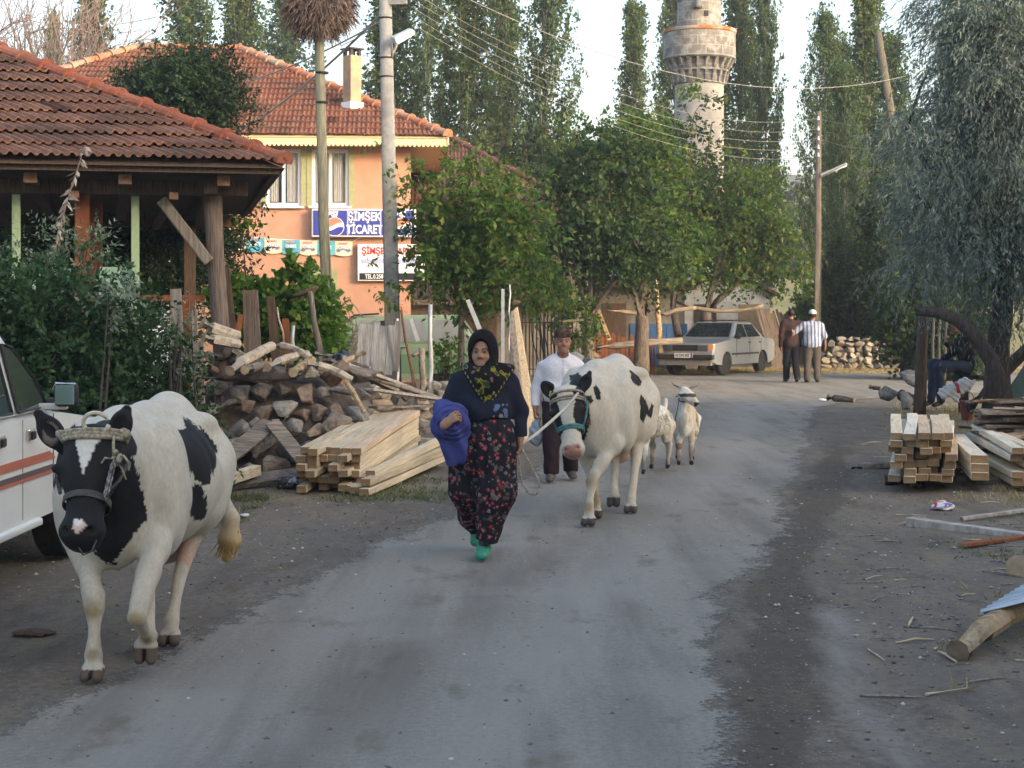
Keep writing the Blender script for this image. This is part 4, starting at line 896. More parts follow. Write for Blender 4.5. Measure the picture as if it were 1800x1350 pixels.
grow(np.zeros(3), np.array([0, 0, 1.]), 4.6, .17, 2) if False else None
mb.tube([(0, 0, 0), (.05, 0, 2.5), (0, 0, 5.0)], [.2, .17, .14], 8, caps=False)
for k in range(7): grow(np.array([0, 0, 4.4+.15*k]), unit(np.array([math.cos(k*1.26+.4)*.6, math.sin(k*1.26)*.6, .9])), 2.0, .085, 5)
mb.build('trunk', pm('grey_branch', (.17, .13, .12), (.25, .2, .19), 8, .95), bt_, world=False)

# ---------------------------------------------------------------- shrubs, vine
shrub('hedge', 'dense dark green hedge behind the white pickup', [(-4.55, 14.0, 1.05, 1.2, .75, 1.12), (-3.35, 13.9, .85, .62, .55, .95), (-3.9, 13.7, 1.35, .75, .6, .75), (-5.9, 14.2, 1.1, 1.0, .8, 1.2), (-4.75, 13.5, 1.5, .5, .5, .68), (-2.98, 13.95, .62, .46, .45, .75), (-3.2, 13.8, 1.15, .5, .45, .62), (-3.75, 13.5, .7, .6, .45, .75)],
      6200, .060, .034, L_HEDGE, slen=.24, nl=14, droop=.35, seed=40, stems=40, rough=.3, base=(-4.2, 14, 0), cat='hedge')
shrub('shrub', 'pale grey green shrub growing out of the dark hedge', [E3(205, 525, 13.1, .10, .1, .14)], 34, .05, .024, L_GREY, slen=.2, nl=12, seed=41, stems=2)
shrub('shrub', 'wispy grey shrub at the right end of the hedge', [E3(318, 600, 13.5, .10, .12, .26)], 46, .05, .014, L_GREY, slen=.24, nl=12, seed=42, stems=10)
shrub('tall_weed', 'tall flowering weed in front of the pavilion posts', [E3(100, 430, 15.4, .12, .1, .25), E3(150, 440, 15.4, .22, .1, .18), E3(60, 450, 15.4, .2, .1, .15)], 80, .06, .02, L_GREY, slen=.28, nl=12, seed=44, stems=16, cat='weed')
dry = thing('dry_weed', 'dry pale stalk with curled leaves rising past the tiled eave', 'weed', tuple(P(95, 640, 15.2)[:2])+(0,))
mb = MB(); tip = [P(92, 470, 15.2), P(105, 400, 15.2), P(125, 330, 15.2), P(150, 255, 15.2)]; mb.tube([(tip[0].x, 15.2, 0)]+[tuple(q) for q in tip], [.009, .008, .007, .006, .004], 5); mb.build('stem', M_WOOD_GREY, dry)
rs = np.random.RandomState(8); tt = rs.uniform(0, 3, 70); tp = np.array([tip[int(t)].lerp(tip[int(t)+1], t % 1)[:] for t in tt]); dd = unit(rs.normal(size=(70, 3))*[1, 1, .5]+[0, 0, -1.1])
link_mesh('leaf', leaves_mesh('leaf', tp, dd, rs.uniform(.07, .15, 70), rs.uniform(.02, .045, 70), rs), leaf_mat('dry_leaf', (.26, .21, .19), (.42, .36, .33), None, .2), dry, world=True)
shrub('grape_vine', 'bright green grape vine sprawling over stakes below the orange wall', [E3(450, 530, 20, .33, .4, .2), E3(520, 530, 20, .40, .4, .2), E3(490, 585, 20, .5, .4, .25), E3(560, 565, 20, .25, .3, .25), E3(420, 540, 20, .3, .3, .3), E3(572, 600, 20, .16, .2, .2), E3(405, 520, 20, .12, .2, .15)], 900, .095, .085, L_VINE, slen=.28, nl=8, droop=.4, seed=45, cat='vine', stems=16, rough=.3, up=-.2, spread=1.1)
shrub('vine_shoot', 'upright leafy vine shoots against the orange wall', [E3(513, 478, 19.8, .04, .06, .14), E3(542, 485, 19.8, .04, .06, .11), E3(492, 497, 19.8, .04, .06, .06), E3(432, 406, 19.8, .15, .06, .02)], 44, .10, .09, L_VINE, slen=.16, nl=7, seed=46, cat='vine', stems=6, updir=1.2)
shrub('bush', 'green bush beside the iron railing behind the man', [E3(1010, 570, 33, .42, .4, .5), E3(960, 520, 33.5, .5, .4, .3)], 240, .10, .055, L_MUL, seed=47, cat='bush', slen=.32, droop=.4)
shrub('bush', 'small green bush at the foot of the young mulberry', [E3(785, 628, 25.2, .15, .2, .16)], 36, .09, .05, L_MUL, seed=48, cat='bush')
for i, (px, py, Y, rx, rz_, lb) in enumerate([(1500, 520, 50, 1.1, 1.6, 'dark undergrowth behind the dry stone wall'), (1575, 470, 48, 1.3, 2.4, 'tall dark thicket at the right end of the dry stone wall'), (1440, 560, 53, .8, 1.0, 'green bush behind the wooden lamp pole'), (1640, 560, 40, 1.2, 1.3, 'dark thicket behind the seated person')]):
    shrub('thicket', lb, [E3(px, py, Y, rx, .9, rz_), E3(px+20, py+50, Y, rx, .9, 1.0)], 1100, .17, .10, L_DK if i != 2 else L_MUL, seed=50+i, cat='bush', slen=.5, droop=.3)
for i, (px, py, Y, r_, lb) in enumerate([(1372, 440, 130, 4.0, 'hazy roundish tree at the edge of the meadow'), (1410, 470, 150, 3.4, 'pale hazy tree far off beside the poplars'), (1335, 450, 140, 4.5, 'hazy distant tree behind the fruit trees'), (1225, 470, 135, 4.5, 'distant tree behind the little mosque')]):
    broad_tree('field_tree', lb, (P(px, py, Y).x, Y, 3.6), 2.2, [E3(px, py, Y, r_, r_, r_*.8), E3(px+25, py-40, Y, r_*.6, r_*.6, r_*.7)], 420, .55, .35, L_FAR, trunk_r=.22, slen=1.6, nl=9, seed=60+i, limbs=10)

# ---------------------------------------------------------------- grass and litter of the verge
def blades(name, label_kind, pts, hgt_, wid, mat, seed, tuft=7):
    rs = np.random.RandomState(seed); n = len(pts)*tuft; p = np.repeat(pts, tuft, 0)+np.c_[rs.normal(size=(n, 2))*.03, np.zeros(n)]; p[:, 2] = hgt(p[:, 0], p[:, 1])-.004
    d = unit(rs.normal(size=(n, 3))*[.8, .8, .2]+[0, 0, .9]); o = link_mesh(name, leaves_mesh(name, p, d, hgt_*rs.uniform(.4, 1.2, n), np.full(n, wid), rs), mat); o['kind'] = 'stuff'; return o
rs = np.random.RandomState(70)
def scat(n, x0, x1, y0, y1, dens): 
    x, y = rs.uniform(x0, x1, n), rs.uniform(y0, y1, n); k = rs.uniform(0, 1, n) < dens(x, y); return np.c_[x[k], y[k], 0*x[k]]
rr_ = lambda y: np.interp(y, RY, RX); lr_ = lambda y: np.interp(y, LY, LX)
pn_ = lambda x, y: .5+.5*vnoise(np.stack([x, y, 0*x], -1), 2.2, 31, 3)
s1 = scat(17000, 2, 14, 6, 36, lambda x, y: np.clip((x-rr_(y)-1.0)/1.4, 0, 1)*(pn_(x, y) > .47)*np.exp(-((y-23)/11)**2))
s2 = scat(4200, -1, 16, 43.4, 48, lambda x, y: np.clip((y-43.4)/1., 0, 1)*(pn_(x, y) > .3)*.9)
blades('dry_grass', '', np.concatenate([s1, s2]), .11, .009, leaf_mat('straw', (.26, .20, .10), (.42, .34, .19), (.2, .22, .09), .2), 71)
s3 = scat(2600, 2.2, 8, 6.2, 13, lambda x, y: np.clip((x-rr_(y)-1.2)/1., 0, 1)*(pn_(x*1.3, y*1.3) > .62))
s4 = np.concatenate([scat(900, -3.2, -.6, 14.2, 16.2, lambda x, y: (pn_(x*1.6, y) > .45)*1.), scat(900, -5, -2.2, 12.2, 14.4, lambda x, y: (pn_(x, y) > .4)*1.)])
blades('green_grass', '', np.concatenate([s3, s4]), .07, .007, leaf_mat('grass_leaf', (.045, .075, .025), (.11, .14, .05), (.25, .21, .10), .25), 72)
def pebbles(name, pts, s0, s1, mat, seed):
    rs = np.random.RandomState(seed); n = len(pts); s = s0*(s1/s0)**rs.uniform(0, 1, n)**2; z = hgt(pts[:, 0], pts[:, 1]); c = np.c_[pts[:, :2], z+s*.25]
    dirs = np.array([[1, 0, 0], [-1, 0, 0], [0, 1, 0], [0, -1, 0], [0, 0, 1], [0, 0, -1]], float)
    v = c[:, None]+dirs[None]*(s[:, None]*rs.uniform(.6, 1.3, (n, 6))*np.array([1, 1, 1, 1, .6, .6]))[..., None]
    a = rs.uniform(0, 6.28, n); ca, sa = np.cos(a)[:, None], np.sin(a)[:, None]; w_ = v-c[:, None]; v[..., 0] = c[:, None, 0]+w_[..., 0]*ca-w_[..., 1]*sa; v[..., 1] = c[:, None, 1]+w_[..., 0]*sa+w_[..., 1]*ca
    f = np.array([[0, 2, 4], [2, 1, 4], [1, 3, 4], [3, 0, 4], [2, 0, 5], [1, 2, 5], [3, 1, 5], [0, 3, 5]]); F_ = (f[None]+6*np.arange(n)[:, None, None]).reshape(-1, 3)
    o = link_mesh(name, np_mesh(name, v.reshape(-1, 3), F_), mat); o['kind'] = 'stuff'
def peb_mat():
    t = NT('gravel_stone'); g = t.add('ShaderNodeNewGeometry'); t.base(t.ramp(g.outputs['Random Per Island'], [(0, (.09, .08, .07)), (.6, (.2, .185, .17)), (.9, (.38, .36, .34)), (1, (.55, .53, .5))])); t.set(Roughness=.95); return t.m
offroad = lambda x, y: np.where((x < lr_(y)-.1) | (x > rr_(y)+.15), 1., .2)
g1 = scat(30000, -6, 8, 4.6, 17, lambda x, y: offroad(x, y)*np.clip(9/y, 0, 1)*(np.abs(x) < .36*y+.3)*(.35+.65*(pn_(x, y) > .5)))
g3 = scat(2600, -3, 4, 5, 17, lambda x, y: ((x > lr_(y)) & (x < rr_(y)))*np.clip(8/y, 0, 1)); pebbles('road_grit', g3, .003, .014, pm('dark_grit', (.05, .045, .038), (.16, .145, .125), 3, .95), 74)
g2 = scat(1500, -5, 12, 17, 40, lambda x, y: offroad(x, y)*(np.abs(x) < .36*y+.3))
pebbles('gravel', np.concatenate([g1, g2]), .0035, .019, peb_mat(), 73)
# wood shavings and twigs lying about on the right
mb = MB()
for k in range(150):
    Y = R.uniform(7, 13) if k > 40 else R.uniform(11, 22); x0 = float(rr_(Y)); X = x0+R.uniform(.6, 2.6); a = R.gauss(.2, .7); L = R.uniform(.04, .32)*(1 if k % 9 else 1.8); z = float(hgt(np.array(X), np.array(Y)))+.008
    p = V(X, Y, z); d = V(math.cos(a), math.sin(a), 0); mb.tube([p, p+d*L*.5+V(0, 0, R.uniform(0, .012)), p+d*L], [R.uniform(.003, .008), R.uniform(.003, .009), .003], 4, mi=0 if k % 4 else 1)
o = mb.build('wood_litter', [M_WOOD_GREY, pm('fresh_chip', (.42, .33, .2), (.55, .45, .3), 12, .85)]); o['kind'] = 'stuff'
# ---------------------------------------------------------------- stones, firewood, sawn timber
def hull(pts):
    bm = bmesh.new(); [bm.verts.new(p) for p in pts]
    r = bmesh.ops.convex_hull(bm, input=bm.verts); dead = [g for g in r['geom_interior'] if isinstance(g, bmesh.types.BMVert)]
    bmesh.ops.delete(bm, geom=dead, context='VERTS'); bm.normal_update(); return bm
def rock_bm(rnd, r, n=11):
    pts = []
    for _ in range(n):
        v = Vector((rnd.gauss(0, 1), rnd.gauss(0, 1), rnd.gauss(0, 1))).normalized()*rnd.uniform(.8, 1.05); pts.append(Vector((v.x*r[0], v.y*r[1], v.z*r[2])))
    bm = hull(pts); bmesh.ops.bevel(bm, geom=bm.edges[:], offset=min(r)*.07, segments=1, affect='EDGES'); return bm
def stone_m(name, a, b, c): return pm(name, a, b, 11, .95, 1., .04, c3=c, s3=4.5, vary=.25)
M_ROCK = [stone_m('grey_stone', (.15, .14, .13), (.30, .285, .27), (.10, .09, .08)), stone_m('brown_stone', (.15, .125, .105), (.29, .25, .21), (.17, .115, .08)), stone_m('reddish_stone', (.18, .13, .10), (.31, .245, .195), (.25, .145, .095)), stone_m('pale_stone', (.24, .23, .21), (.40, .385, .36), (.17, .15, .13))]
def rock(name, label, p, r, rnd, mat, group=None, rz=None):
    bm = rock_bm(rnd, r); me = bpy.data.meshes.new(name); bm.to_mesh(me); bm.free(); o = link_mesh(name, me, mat)
    o.location = p; o.rotation_euler = (rnd.uniform(-.3, .3), rnd.uniform(-.3, .3), rnd.uniform(0, 6.28) if rz is None else rz); return tag(o, label, 'stone', group)
rk = random.Random(3)
def mound_z(x, y):
    p = np.stack([x, y, 0*x], -1); f = np.clip((y-16.25)/1.1, 0, 1)*np.clip((20.5-y)/1.6, 0, 1); e = np.clip((x+3.75)/.5, 0, 1)*np.clip((-1.42-x)/.75, 0, 1)
    return 1.02*f*e*(1+.12*vnoise(p, 3, 8, 3))-.05
me, _ = grid_mesh('earth_bank', np.arange(-4.2, -1.0, .1), np.arange(15.9, 21, .1), mound_z); link_mesh('earth_bank', me, pm('bank_soil', (.05, .038, .03), (.12, .095, .075), 9, .95, .8, .04))['kind'] = 'structure'
LAB = ['grey', 'brown', 'reddish brown', 'pale']
rows = [(655, 18), (690, 17), (722, 18), (756, 19), (790, 18), (822, 16)]
for j, (py, n) in enumerate(rows):
    x0, x1 = (352, 640-(j-2)**2*3) if j < 4 else (372, 560-(j-4)*70)
    px = x0
    while px < x1:
        if px > 585 and py > 735: break
        w_ = rk.uniform(30, 62); pyj = py+rk.uniform(-8, 8); Y = 17.35-(py-655)/167*1.15+rk.uniform(-.06, .1); p = P(px+w_/2, pyj, Y); s = w_/2800*Y*.70
        t = (px-350)/290; mi = 2 if (t > .4 and rk.random() < .32) else (1 if rk.random() < .35 else (0 if rk.random() < .75 else 3))
        if j >= 3 and t < .4: mi = 0 if rk.random() < .7 else 1
        where = 'under the firewood' if j < 2 else ('in the middle of the stone heap' if j < 4 else 'at the foot of the stone heap')
        rock('stone', f'{LAB[mi]} rough quarried stone {where}', p, (s, s*.8, s*rk.uniform(.55, .8)), rk, M_ROCK[mi], 'quarried stones heaped beside the hedge'); px += w_*.82
for i, (px, py, Y, s) in enumerate([(742, 752, 19.2, .16), (772, 790, 18.6, .20), (738, 790, 18.7, .17), (795, 745, 19.3, .2), (762, 822, 17.6, .13), (725, 742, 19.4, .12), (800, 800, 18.4, .15)]):
    rock('stone', 'pale angular stone on the ground between the timber stack and the woman', P(px, py, Y), (s, s, s*.8), rk, M_ROCK[3 if i % 2 else 0], 'pale stones beyond the timber stack')
for i, (px, py, Y, s) in enumerate([(1010, 632, 30, .28), (1035, 640, 30.5, .2), (985, 640, 29.5, .25), (1562, 690, 27.5, .22), (1590, 705, 26, .25), (1600, 668, 28, .3)]):
    rock('stone', 'grey stone lying near the man in white' if i < 3 else 'grey boulder in dry weeds left of the seated person', P(px, py, Y), (s, s, s*.7), rk, M_ROCK[0 if i % 2 else 3], 'stones behind the man' if i < 3 else 'boulders by the dark post')
# drystone walls
def dry_wall(name, label, a, b, h, seed, size=.2, mats=3, depth=.35, taper=True):
    rnd = random.Random(seed); a, b = Vector(a), Vector(b); L = (b-a).length; d = (b-a)/L; mb = MB(); z = 0
    while z < h:
        sh = rnd.uniform(.75, 1.25)*size*.72; u = 0
        while u < L:
            sw = rnd.uniform(.7, 1.6)*size; t = u/L; hh = h*(min(1, .45+t*3, .5+(1-t)*6) if taper else 1)*(1+.13*math.sin(u*3.1))
            if z < hh:
                bm = rock_bm(rnd, (sw*.66, depth*.5, sh*.70), 12); m = Euler((rnd.uniform(-.2, .2), rnd.uniform(-.2, .2), math.atan2(d.y, d.x)+rnd.uniform(-.2, .2))).to_matrix()
                c = a+d*(u+sw/2)+V(rnd.uniform(-.03, .03), rnd.uniform(-.05, .05), z+sh*.45); bm.verts.index_update(); mb.add([c+m @ v.co for v in bm.verts], [[v.index for v in f.verts] for f in bm.faces], rnd.randrange(mats)); bm.free()
            u += sw*.9
        z += sh*.86
    o = mb.build(name, M_ROCK[:mats] if mats < 4 else M_ROCK, None, origin=tuple(a)); return tag(o, label, 'wall')
def isl(name, a, b):
    t = NT(name); g = t.add('ShaderNodeNewGeometry'); v = t.coords('Object'); k = t.ramp(g.outputs['Random Per Island'], [(0, a), (1, b)])
    k = t.mix(1., k, t.ramp(t.noise(v, 9, 6), [(.3, (.65,)*3), (.7, (1.15,)*3)]), 'MULTIPLY'); t.base(k); t.set(Roughness=.95); t.bump(t.noise(v, 14, 6), .5, .03); return t.m
M_ROCK_SAVE = M_ROCK; M_ROCK = [isl('field_stone', (.20, .18, .16), (.36, .335, .305)), isl('buff_stone', (.24, .20, .16), (.40, .35, .29)), isl('dark_field_stone', (.13, .12, .11), (.26, .24, .22))]
dry_wall('stone_wall', 'low dry stone wall in front of the dark trees at the end of the road', (9.2, 47.6, 0), (12.1, 47.2, 0), .86, 5, .24)
dry_wall('stone_wall', 'low dark stone wall under the green van', P(610, 0, 24).xy.to_3d(), P(905, 0, 25).xy.to_3d(), .62, 6, .26, taper=False)
M_ROCK = M_ROCK_SAVE
# firewood
def logm(name, a, b, rings=True): return pm(name, a, b, 6, .92, .7, .012, (5, 5, 5), c3=tuple(x*.5 for x in col(a)[:3]), s3=3)
M_LOG = [logm('pale_stripped_log', (.36, .31, .245), (.52, .46, .38)), logm('grey_log', (.20, .17, .145), (.33, .29, .25)), logm('dark_log', (.06, .047, .04), (.13, .105, .09)), logm('tan_log', (.33, .235, .14), (.46, .35, .22))]
M_LOGEND = [pm('log_end', (.34, .25, .16), (.46, .35, .24), 14, .9), pm('dark_log_end', (.10, .07, .05), (.2, .15, .11), 12, .9)]
def log(label, a, b, Ya, Yb, r, m, group='split firewood and branches on the stone heap', name='log', bend=0, sides=9, end=0, cat='log', r2=None):
    A, B = P(a[0], a[1], Ya), P(b[0], b[1], Yb); M_ = (A+B)/2+V(0, 0, bend); q1, q2 = A.lerp(M_, .5)+V(0, 0, bend*.25), M_.lerp(B, .5)+V(0, 0, bend*.25); r2 = r2 or r*.85; mb = MB()
    mb.tube([A, q1, M_, q2, B], [r, r*.95, r*.94, (r+r2)/2, r2], sides, wob=.09, rnd=rk, mi_end=1)
    return tag(mb.build(name, [M_LOG[m], M_LOGEND[end]], None, smooth=True, origin=tuple((A+B)/2), angle=38), label, cat, group)
for a in [((355, 568), (420, 592), 16.7, 16.9, .075, 0, 'thick pale log lying highest on the firewood heap', -.02), ((357, 594), (420, 606), 16.6, 16.85, .06, 0, 'pale split log just under the topmost log', 0),
          ((345, 648), (372, 640), 16.5, 17.6, .05, 2, 'dark log pointing out at the left end of the firewood', 0), ((366, 625), (400, 628), 16.4, 17.4, .05, 2, 'dark charred log under the two topmost logs', 0), ((358, 640), (385, 655), 16.4, 17.3, .045, 3, 'short tan log at the left end of the firewood', 0),
          ((404, 652), (478, 608), 16.3, 17.2, .06, 0, 'pale stripped log slanting up across the firewood', .02), ((400, 618), (440, 640), 17, 17.2, .085, 1, 'thick grey log in the middle of the firewood', 0), ((470, 645), (540, 622), 16.5, 17.4, .05, 0, 'pale log with a dark cut end in the middle of the firewood', .02),
          ((430, 650), (470, 640), 16.4, 17.2, .05, 1, 'grey log right of the slanting pale log', 0), ((478, 608), (545, 630), 17.3, 17.1, .045, 0, 'crooked pale branch with a knob on top of the firewood', .05), ((350, 665), (520, 662), 16.6, 17.0, .04, 2, 'long dark log at the bottom of the firewood', 0),
          ((540, 640), (618, 668), 16.8, 16.9, .05, 0, 'pale crooked branch at the right end of the firewood', .03), ((515, 655), (548, 632), 16.5, 17.3, .05, 3, 'tan log end right of the middle of the firewood', 0), ((555, 622), (650, 648), 18.2, 18.0, .03, 1, 'thin grey branch behind the firewood', .02),
          ((600, 660), (640, 725), 16.9, 16.7, .03, 3, 'thin brown branch hanging down over the stones', .02), ((560, 640), (770, 700), 17.5, 18.4, .035, 1, 'long grey pole sloping down to the right of the firewood', .02), ((640, 620), (560, 655), 17.9, 17.3, .035, 3, 'short branch across the long sloping poles', 0)]:
    log(a[6], a[0], a[1], a[2], a[3], a[4], a[5], bend=a[7], end=1 if a[5] == 2 else 0)
def plank(label, a, b, Ya, Yb, w_, h_, mat, cat='plank', name='plank', group=None, up=(0, 0, 1), mi_end=None, taper=1):
    A, B = P(a[0], a[1], Ya), P(b[0], b[1], Yb); mb = MB(); mb.bar(A, B, w_, h_, up, taper=taper, mi_end=mi_end)
    return tag(mb.build(name, mat, None, origin=tuple((A+B)/2), bevel=.006), label, cat, group)
def sawn(name, a, b, ends=False): return pm(name, a, b, 5, .8, .35, .004, (1.2, 1.2, 1.2) if ends else (7, .5, 7), vary=.12, c3=tuple(x*.72 for x in col(a)[:3]), s3=3, lo3=.58, hi3=.75)
M_SAWN = sawn('fresh_sawn_wood', (.50, .405, .275), (.66, .575, .43)); M_SAWN_END = sawn('sawn_end', (.17, .105, .055), (.31, .21, .12), True); M_BOARD = sawn('tan_board_wood', (.36, .28, .18), (.50, .41, .28)); M_SAWN_W = sawn('pale_sawn_wood', (.55, .50, .40), (.70, .655, .55))  # sawn ends are darker: weathering plus some shade put into the colour
M_SILVER_PL = pm('silvered_plank', (.25, .225, .20), (.43, .40, .37), 6, .9, .4, .006, (1, 4, 1), vary=.15)
gp = 'planks and poles leaning on the stone heap'
for a in [((605, 640), (772, 702), 17.6, 18.6, .16, .035, M_SILVER_PL, 'long silvered plank sloping down from the firewood heap'), ((645, 684), (800, 706), 17.2, 18.6, .18, .03, M_SILVER_PL, 'silvered plank ending just left of the blue bundle'), ((655, 716), (790, 712), 17.6, 18.4, .15, .03, M_WOOD_GREY_X, 'grey brown plank below the silvered planks'),
          ((575, 632), (700, 690), 17.9, 18.9, .12, .03, M_WOOD_GREY_X, 'weathered plank behind the sloping silvered planks'), ((630, 765), (790, 776), 19.5, 19.7, .12, .04, M_SAWN, 'tan plank on the ground behind the timber stack'), ((660, 790), (800, 800), 18.8, 19.0, .14, .04, M_WOOD_GREY_X, 'dark plank on the ground behind the timber stack')]:
    plank(a[7], a[0], a[1], a[2], a[3], a[4], a[5], a[6], group=gp)
for a in [((392, 810), (478, 742), 15.7, 16.6, .21, .03, 'broad grey plank leaning on the stones behind the cow'), ((385, 782), (450, 768), 15.9, 16.5, .10, .03, 'narrow grey plank with a gap beside the broad grey plank'), ((478, 742), (545, 825), 16.4, 15.9, .15, .03, 'warped grey slab leaning right against the stones'), ((400, 850), (530, 832), 15.2, 15.8, .16, .05, 'grey plank lying on the ground left of the timber stack')]:
    plank(a[6], a[0], a[1], a[2], a[3], a[4], a[5], M_WOOD_GREY_X, group='grey boards on the stone heap', up=(0, -.6, .8))
plank('fresh yellow timber end sticking out behind the cow', (352, 858), (452, 826), 14.6, 15.4, .10, .10, [M_SAWN, M_SAWN_END], 'beam', 'beam', mi_end=1)
plank('short square block of wood on the ground right of the timber stack', (640, 856), (700, 852), 15.4, 15.8, .10, .07, [M_SAWN, M_SAWN_END], 'beam', 'beam', mi_end=1)
# sawn beams: one mesh with its ends in a second slot, copied
def beam_mesh(name, L, w_, h_, seed):
    mb = MB(); rnd = random.Random(seed); n = 5; vs = []
    for i in range(n+1):
        t = i/n; bx, bz = .012*math.sin(t*3+seed), .010*math.sin(t*2.2+seed*2)
        for sx, sz in ((-1, -1), (1, -1), (1, 1), (-1, 1)): vs.append((bx+sx*w_/2, L*t, bz+sz*h_/2))
    fs = [(4*i+k, 4*i+(k+1) % 4, 4*i+4+(k+1) % 4, 4*i+4+k) for i in range(n) for k in range(4)]; mb.add(vs, fs); mb.face([3, 2, 1, 0][::-1], 1); mb.face([4*n+k for k in range(4)], 1); me = mb.mesh(name)
    bm = bmesh.new(); bm.from_mesh(me); bmesh.ops.recalc_face_normals(bm, faces=bm.faces); bm.to_mesh(me); bm.free(); return me
BEAMS = [beam_mesh('beam', 2.95, .094, .066, s) for s in range(4)]; BEAMS_R = [beam_mesh('beam', 2.7, .112, .064, s+5) for s in range(4)]
TINT = [sawn('sawn_wood_tone', (.42, .33, .21), (.60, .51, .37)), sawn('sawn_wood_reddish', (.46, .34, .23), (.60, .48, .35)), M_SAWN_W]
for i, me in enumerate(BEAMS+BEAMS_R): me.materials.append((M_SAWN, TINT[0], M_SAWN, TINT[1])[i] if i < 4 else (M_SAWN_W, M_SAWN_W, TINT[1], M_SAWN)[i-4]); me.materials.append(M_SAWN_END)
def place_beam(me, p, d, label, group, roll=0):
    o = bpy.data.objects.new('beam', me); COL.objects.link(o); o.location = p; d = Vector(d).normalized()
    o.rotation_euler = (math.asin(d.z), roll, math.atan2(-d.x, d.y)); b = o.modifiers.new('Bevel', 'BEVEL'); b.width = .006; b.segments = 2; return tag(o, label, 'beam', group)
rb = random.Random(12)
for r_ in range(6):
    for c in range(6):
        if (r_, c) in ((0, 1), (1, 4), (2, 2)): continue
        x = -1.975+.0985*c+rb.uniform(-.008, .008)+(.02 if r_ == 5 else 0); z = .05+.0685*r_
        place_beam(BEAMS[rb.randrange(4)], (x, 14.72+rb.uniform(0, .34)+(.08 if r_ < 2 else 0), z), (.42+.01*c+rb.uniform(-.02, .02), 3.4, .19), 'freshly sawn beam in the pale timber stack left of the woman', 'squared beams in the stack by the stone heap', rb.uniform(-.03, .03))
for x, z, dx, dz, y in ((-1.46, .045, .62, .05, 14.75), (-1.37, .05, .72, .07, 14.62), (-1.36, .118, .70, .08, 14.68), (-1.42, .12, .66, .12, 14.95), (-1.34, .185, .66, .11, 14.95)):
    place_beam(BEAMS[rb.randrange(4)], (x, y, z), (dx, 3.2, dz), 'low outer beam splayed out at the right foot of the pale timber stack', 'splayed beams by the stack')
for r_ in range(7):
    for c in range(5):
        if (r_, c) in ((1, 0),): continue
        x = 3.63+.119*c+rb.uniform(-.012, .012)+(.01*(r_ % 2)); z = .125+.0665*r_
        place_beam(BEAMS_R[rb.randrange(4)], (x, 14.9+rb.uniform(0, .26), z), (.66+.015*c+rb.uniform(-.03, .03), 2.65, .015), 'squared beam in the tidy timber stack right of the road', 'squared beams in the stack right of the road', rb.uniform(-.03, .03))
WB = beam_mesh('beam', 2.3, .16, .075, 9); WB.materials.append(M_SAWN_W); WB.materials.append(M_SAWN_END)
for k in range(3): place_beam(WB, (4.42+.01*k, 15.05+.05*k, .15+.078*k), (.42, 2.2, .01), 'broad beam in the low pile between the two right stacks', 'broad beams right of the road')
for r_ in range(5):
    for c in range(3 if r_ < 4 else 2):
        if (r_, c) == (2, 0): continue
        x = 4.76+.128*c+rb.uniform(-.012, .012)+(.03 if r_ > 2 else 0); z = .09+.075*r_
        place_beam(BEAMS_R[rb.randrange(4)], (x, 14.95+rb.uniform(0, .2), z), (.34+rb.uniform(-.03, .03), 2.65, .015), 'squared beam in the stack at the right edge of the view', 'squared beams in the rightmost stack', rb.uniform(-.03, .03))
gl = 'logs lying under and beside the right timber stacks'
log('dark log lying crosswise under the right timber stacks', (1553, 846), (1830, 852), 15.75, 15.75, .075, 2, gl, end=1); log('dark log under the far end of the right timber stacks', (1590, 800), (1830, 800), 17.0, 17.0, .07, 2, gl, end=1)
log('thin reddish log poking out left of the right timber stack', (1495, 820), (1572, 818), 17.3, 17.3, .045, 1, gl, end=0)
log('yellow stripped log with a charred end at the lower right', (1683, 1146), (1840, 1060), 7.85, 8.9, .062, 3, None, bend=.05, end=1); log('pale round log end at the right edge of the view', (1792, 1000), (1900, 990), 10.3, 10.8, .10, 3, None)
log('dark charred log in the dry grass right of the road', (1455, 698), (1502, 705), 30.5, 30.2, .07, 2, None, end=1); log('dark branch lying at the far edge of the dry grass', (1530, 680), (1550, 684), 35, 34.6, .05, 2, None, end=1); log('black charred log beside the dark post', (1585, 695), (1612, 705), 27.2, 26.6, .10, 2, None, end=1)
plank('long grey squared beam lying on the ground at the right', (1597, 920), (1850, 955), 12.75, 11.9, .10, .10, [M_SILVER_PL, M_SAWN_END], 'beam', 'beam', mi_end=1)
plank('thin grey batten lying behind the long grey beam', (1690, 912), (1850, 890), 13, 13.6, .04, .03, [M_SILVER_PL, M_SAWN_END], 'batten', 'batten', mi_end=1)
plank('split reddish strip of wood on the ground at the right edge', (1690, 958), (1830, 940), 11.5, 12.2, .07, .03, [M_WOOD_RED, M_SAWN_END], 'batten', 'batten', mi_end=1)
SL = []
for s in range(5):
    mb = MB(); rnd = random.Random(80+s); L = rnd.uniform(1.6, 2.3); vs = []; n = 6
    for i in range(n+1):
        t = i/n; w_ = .11*(1+.25*math.sin(t*5+s))*(.55 if i in (0, n) else 1); h_ = .022+.006*math.sin(t*7+s)
        for k in range(5): a = math.pi*k/4; vs.append((L*t, -math.cos(a)*w_, math.sin(a)*h_*1.3+.03*math.sin(t*3+s)))
    mb.add(vs, [(5*i+k, 5*i+k+1, 5*i+6+k, 5*i+5+k) for i in range(n) for k in range(4)]+[(5*i+4, 5*i, 5*i+5, 5*i+9) for i in range(n)]+[(4, 3, 2, 1, 0), tuple(5*n+k for k in range(5))]); SL.append(mb.mesh('slab_board'))
    SL[-1].materials.append(pm('bark_slab', (.085, .062, .05), (.23, .185, .15), 9, .95, .8, .015, (1, 4, 4), vary=.35))
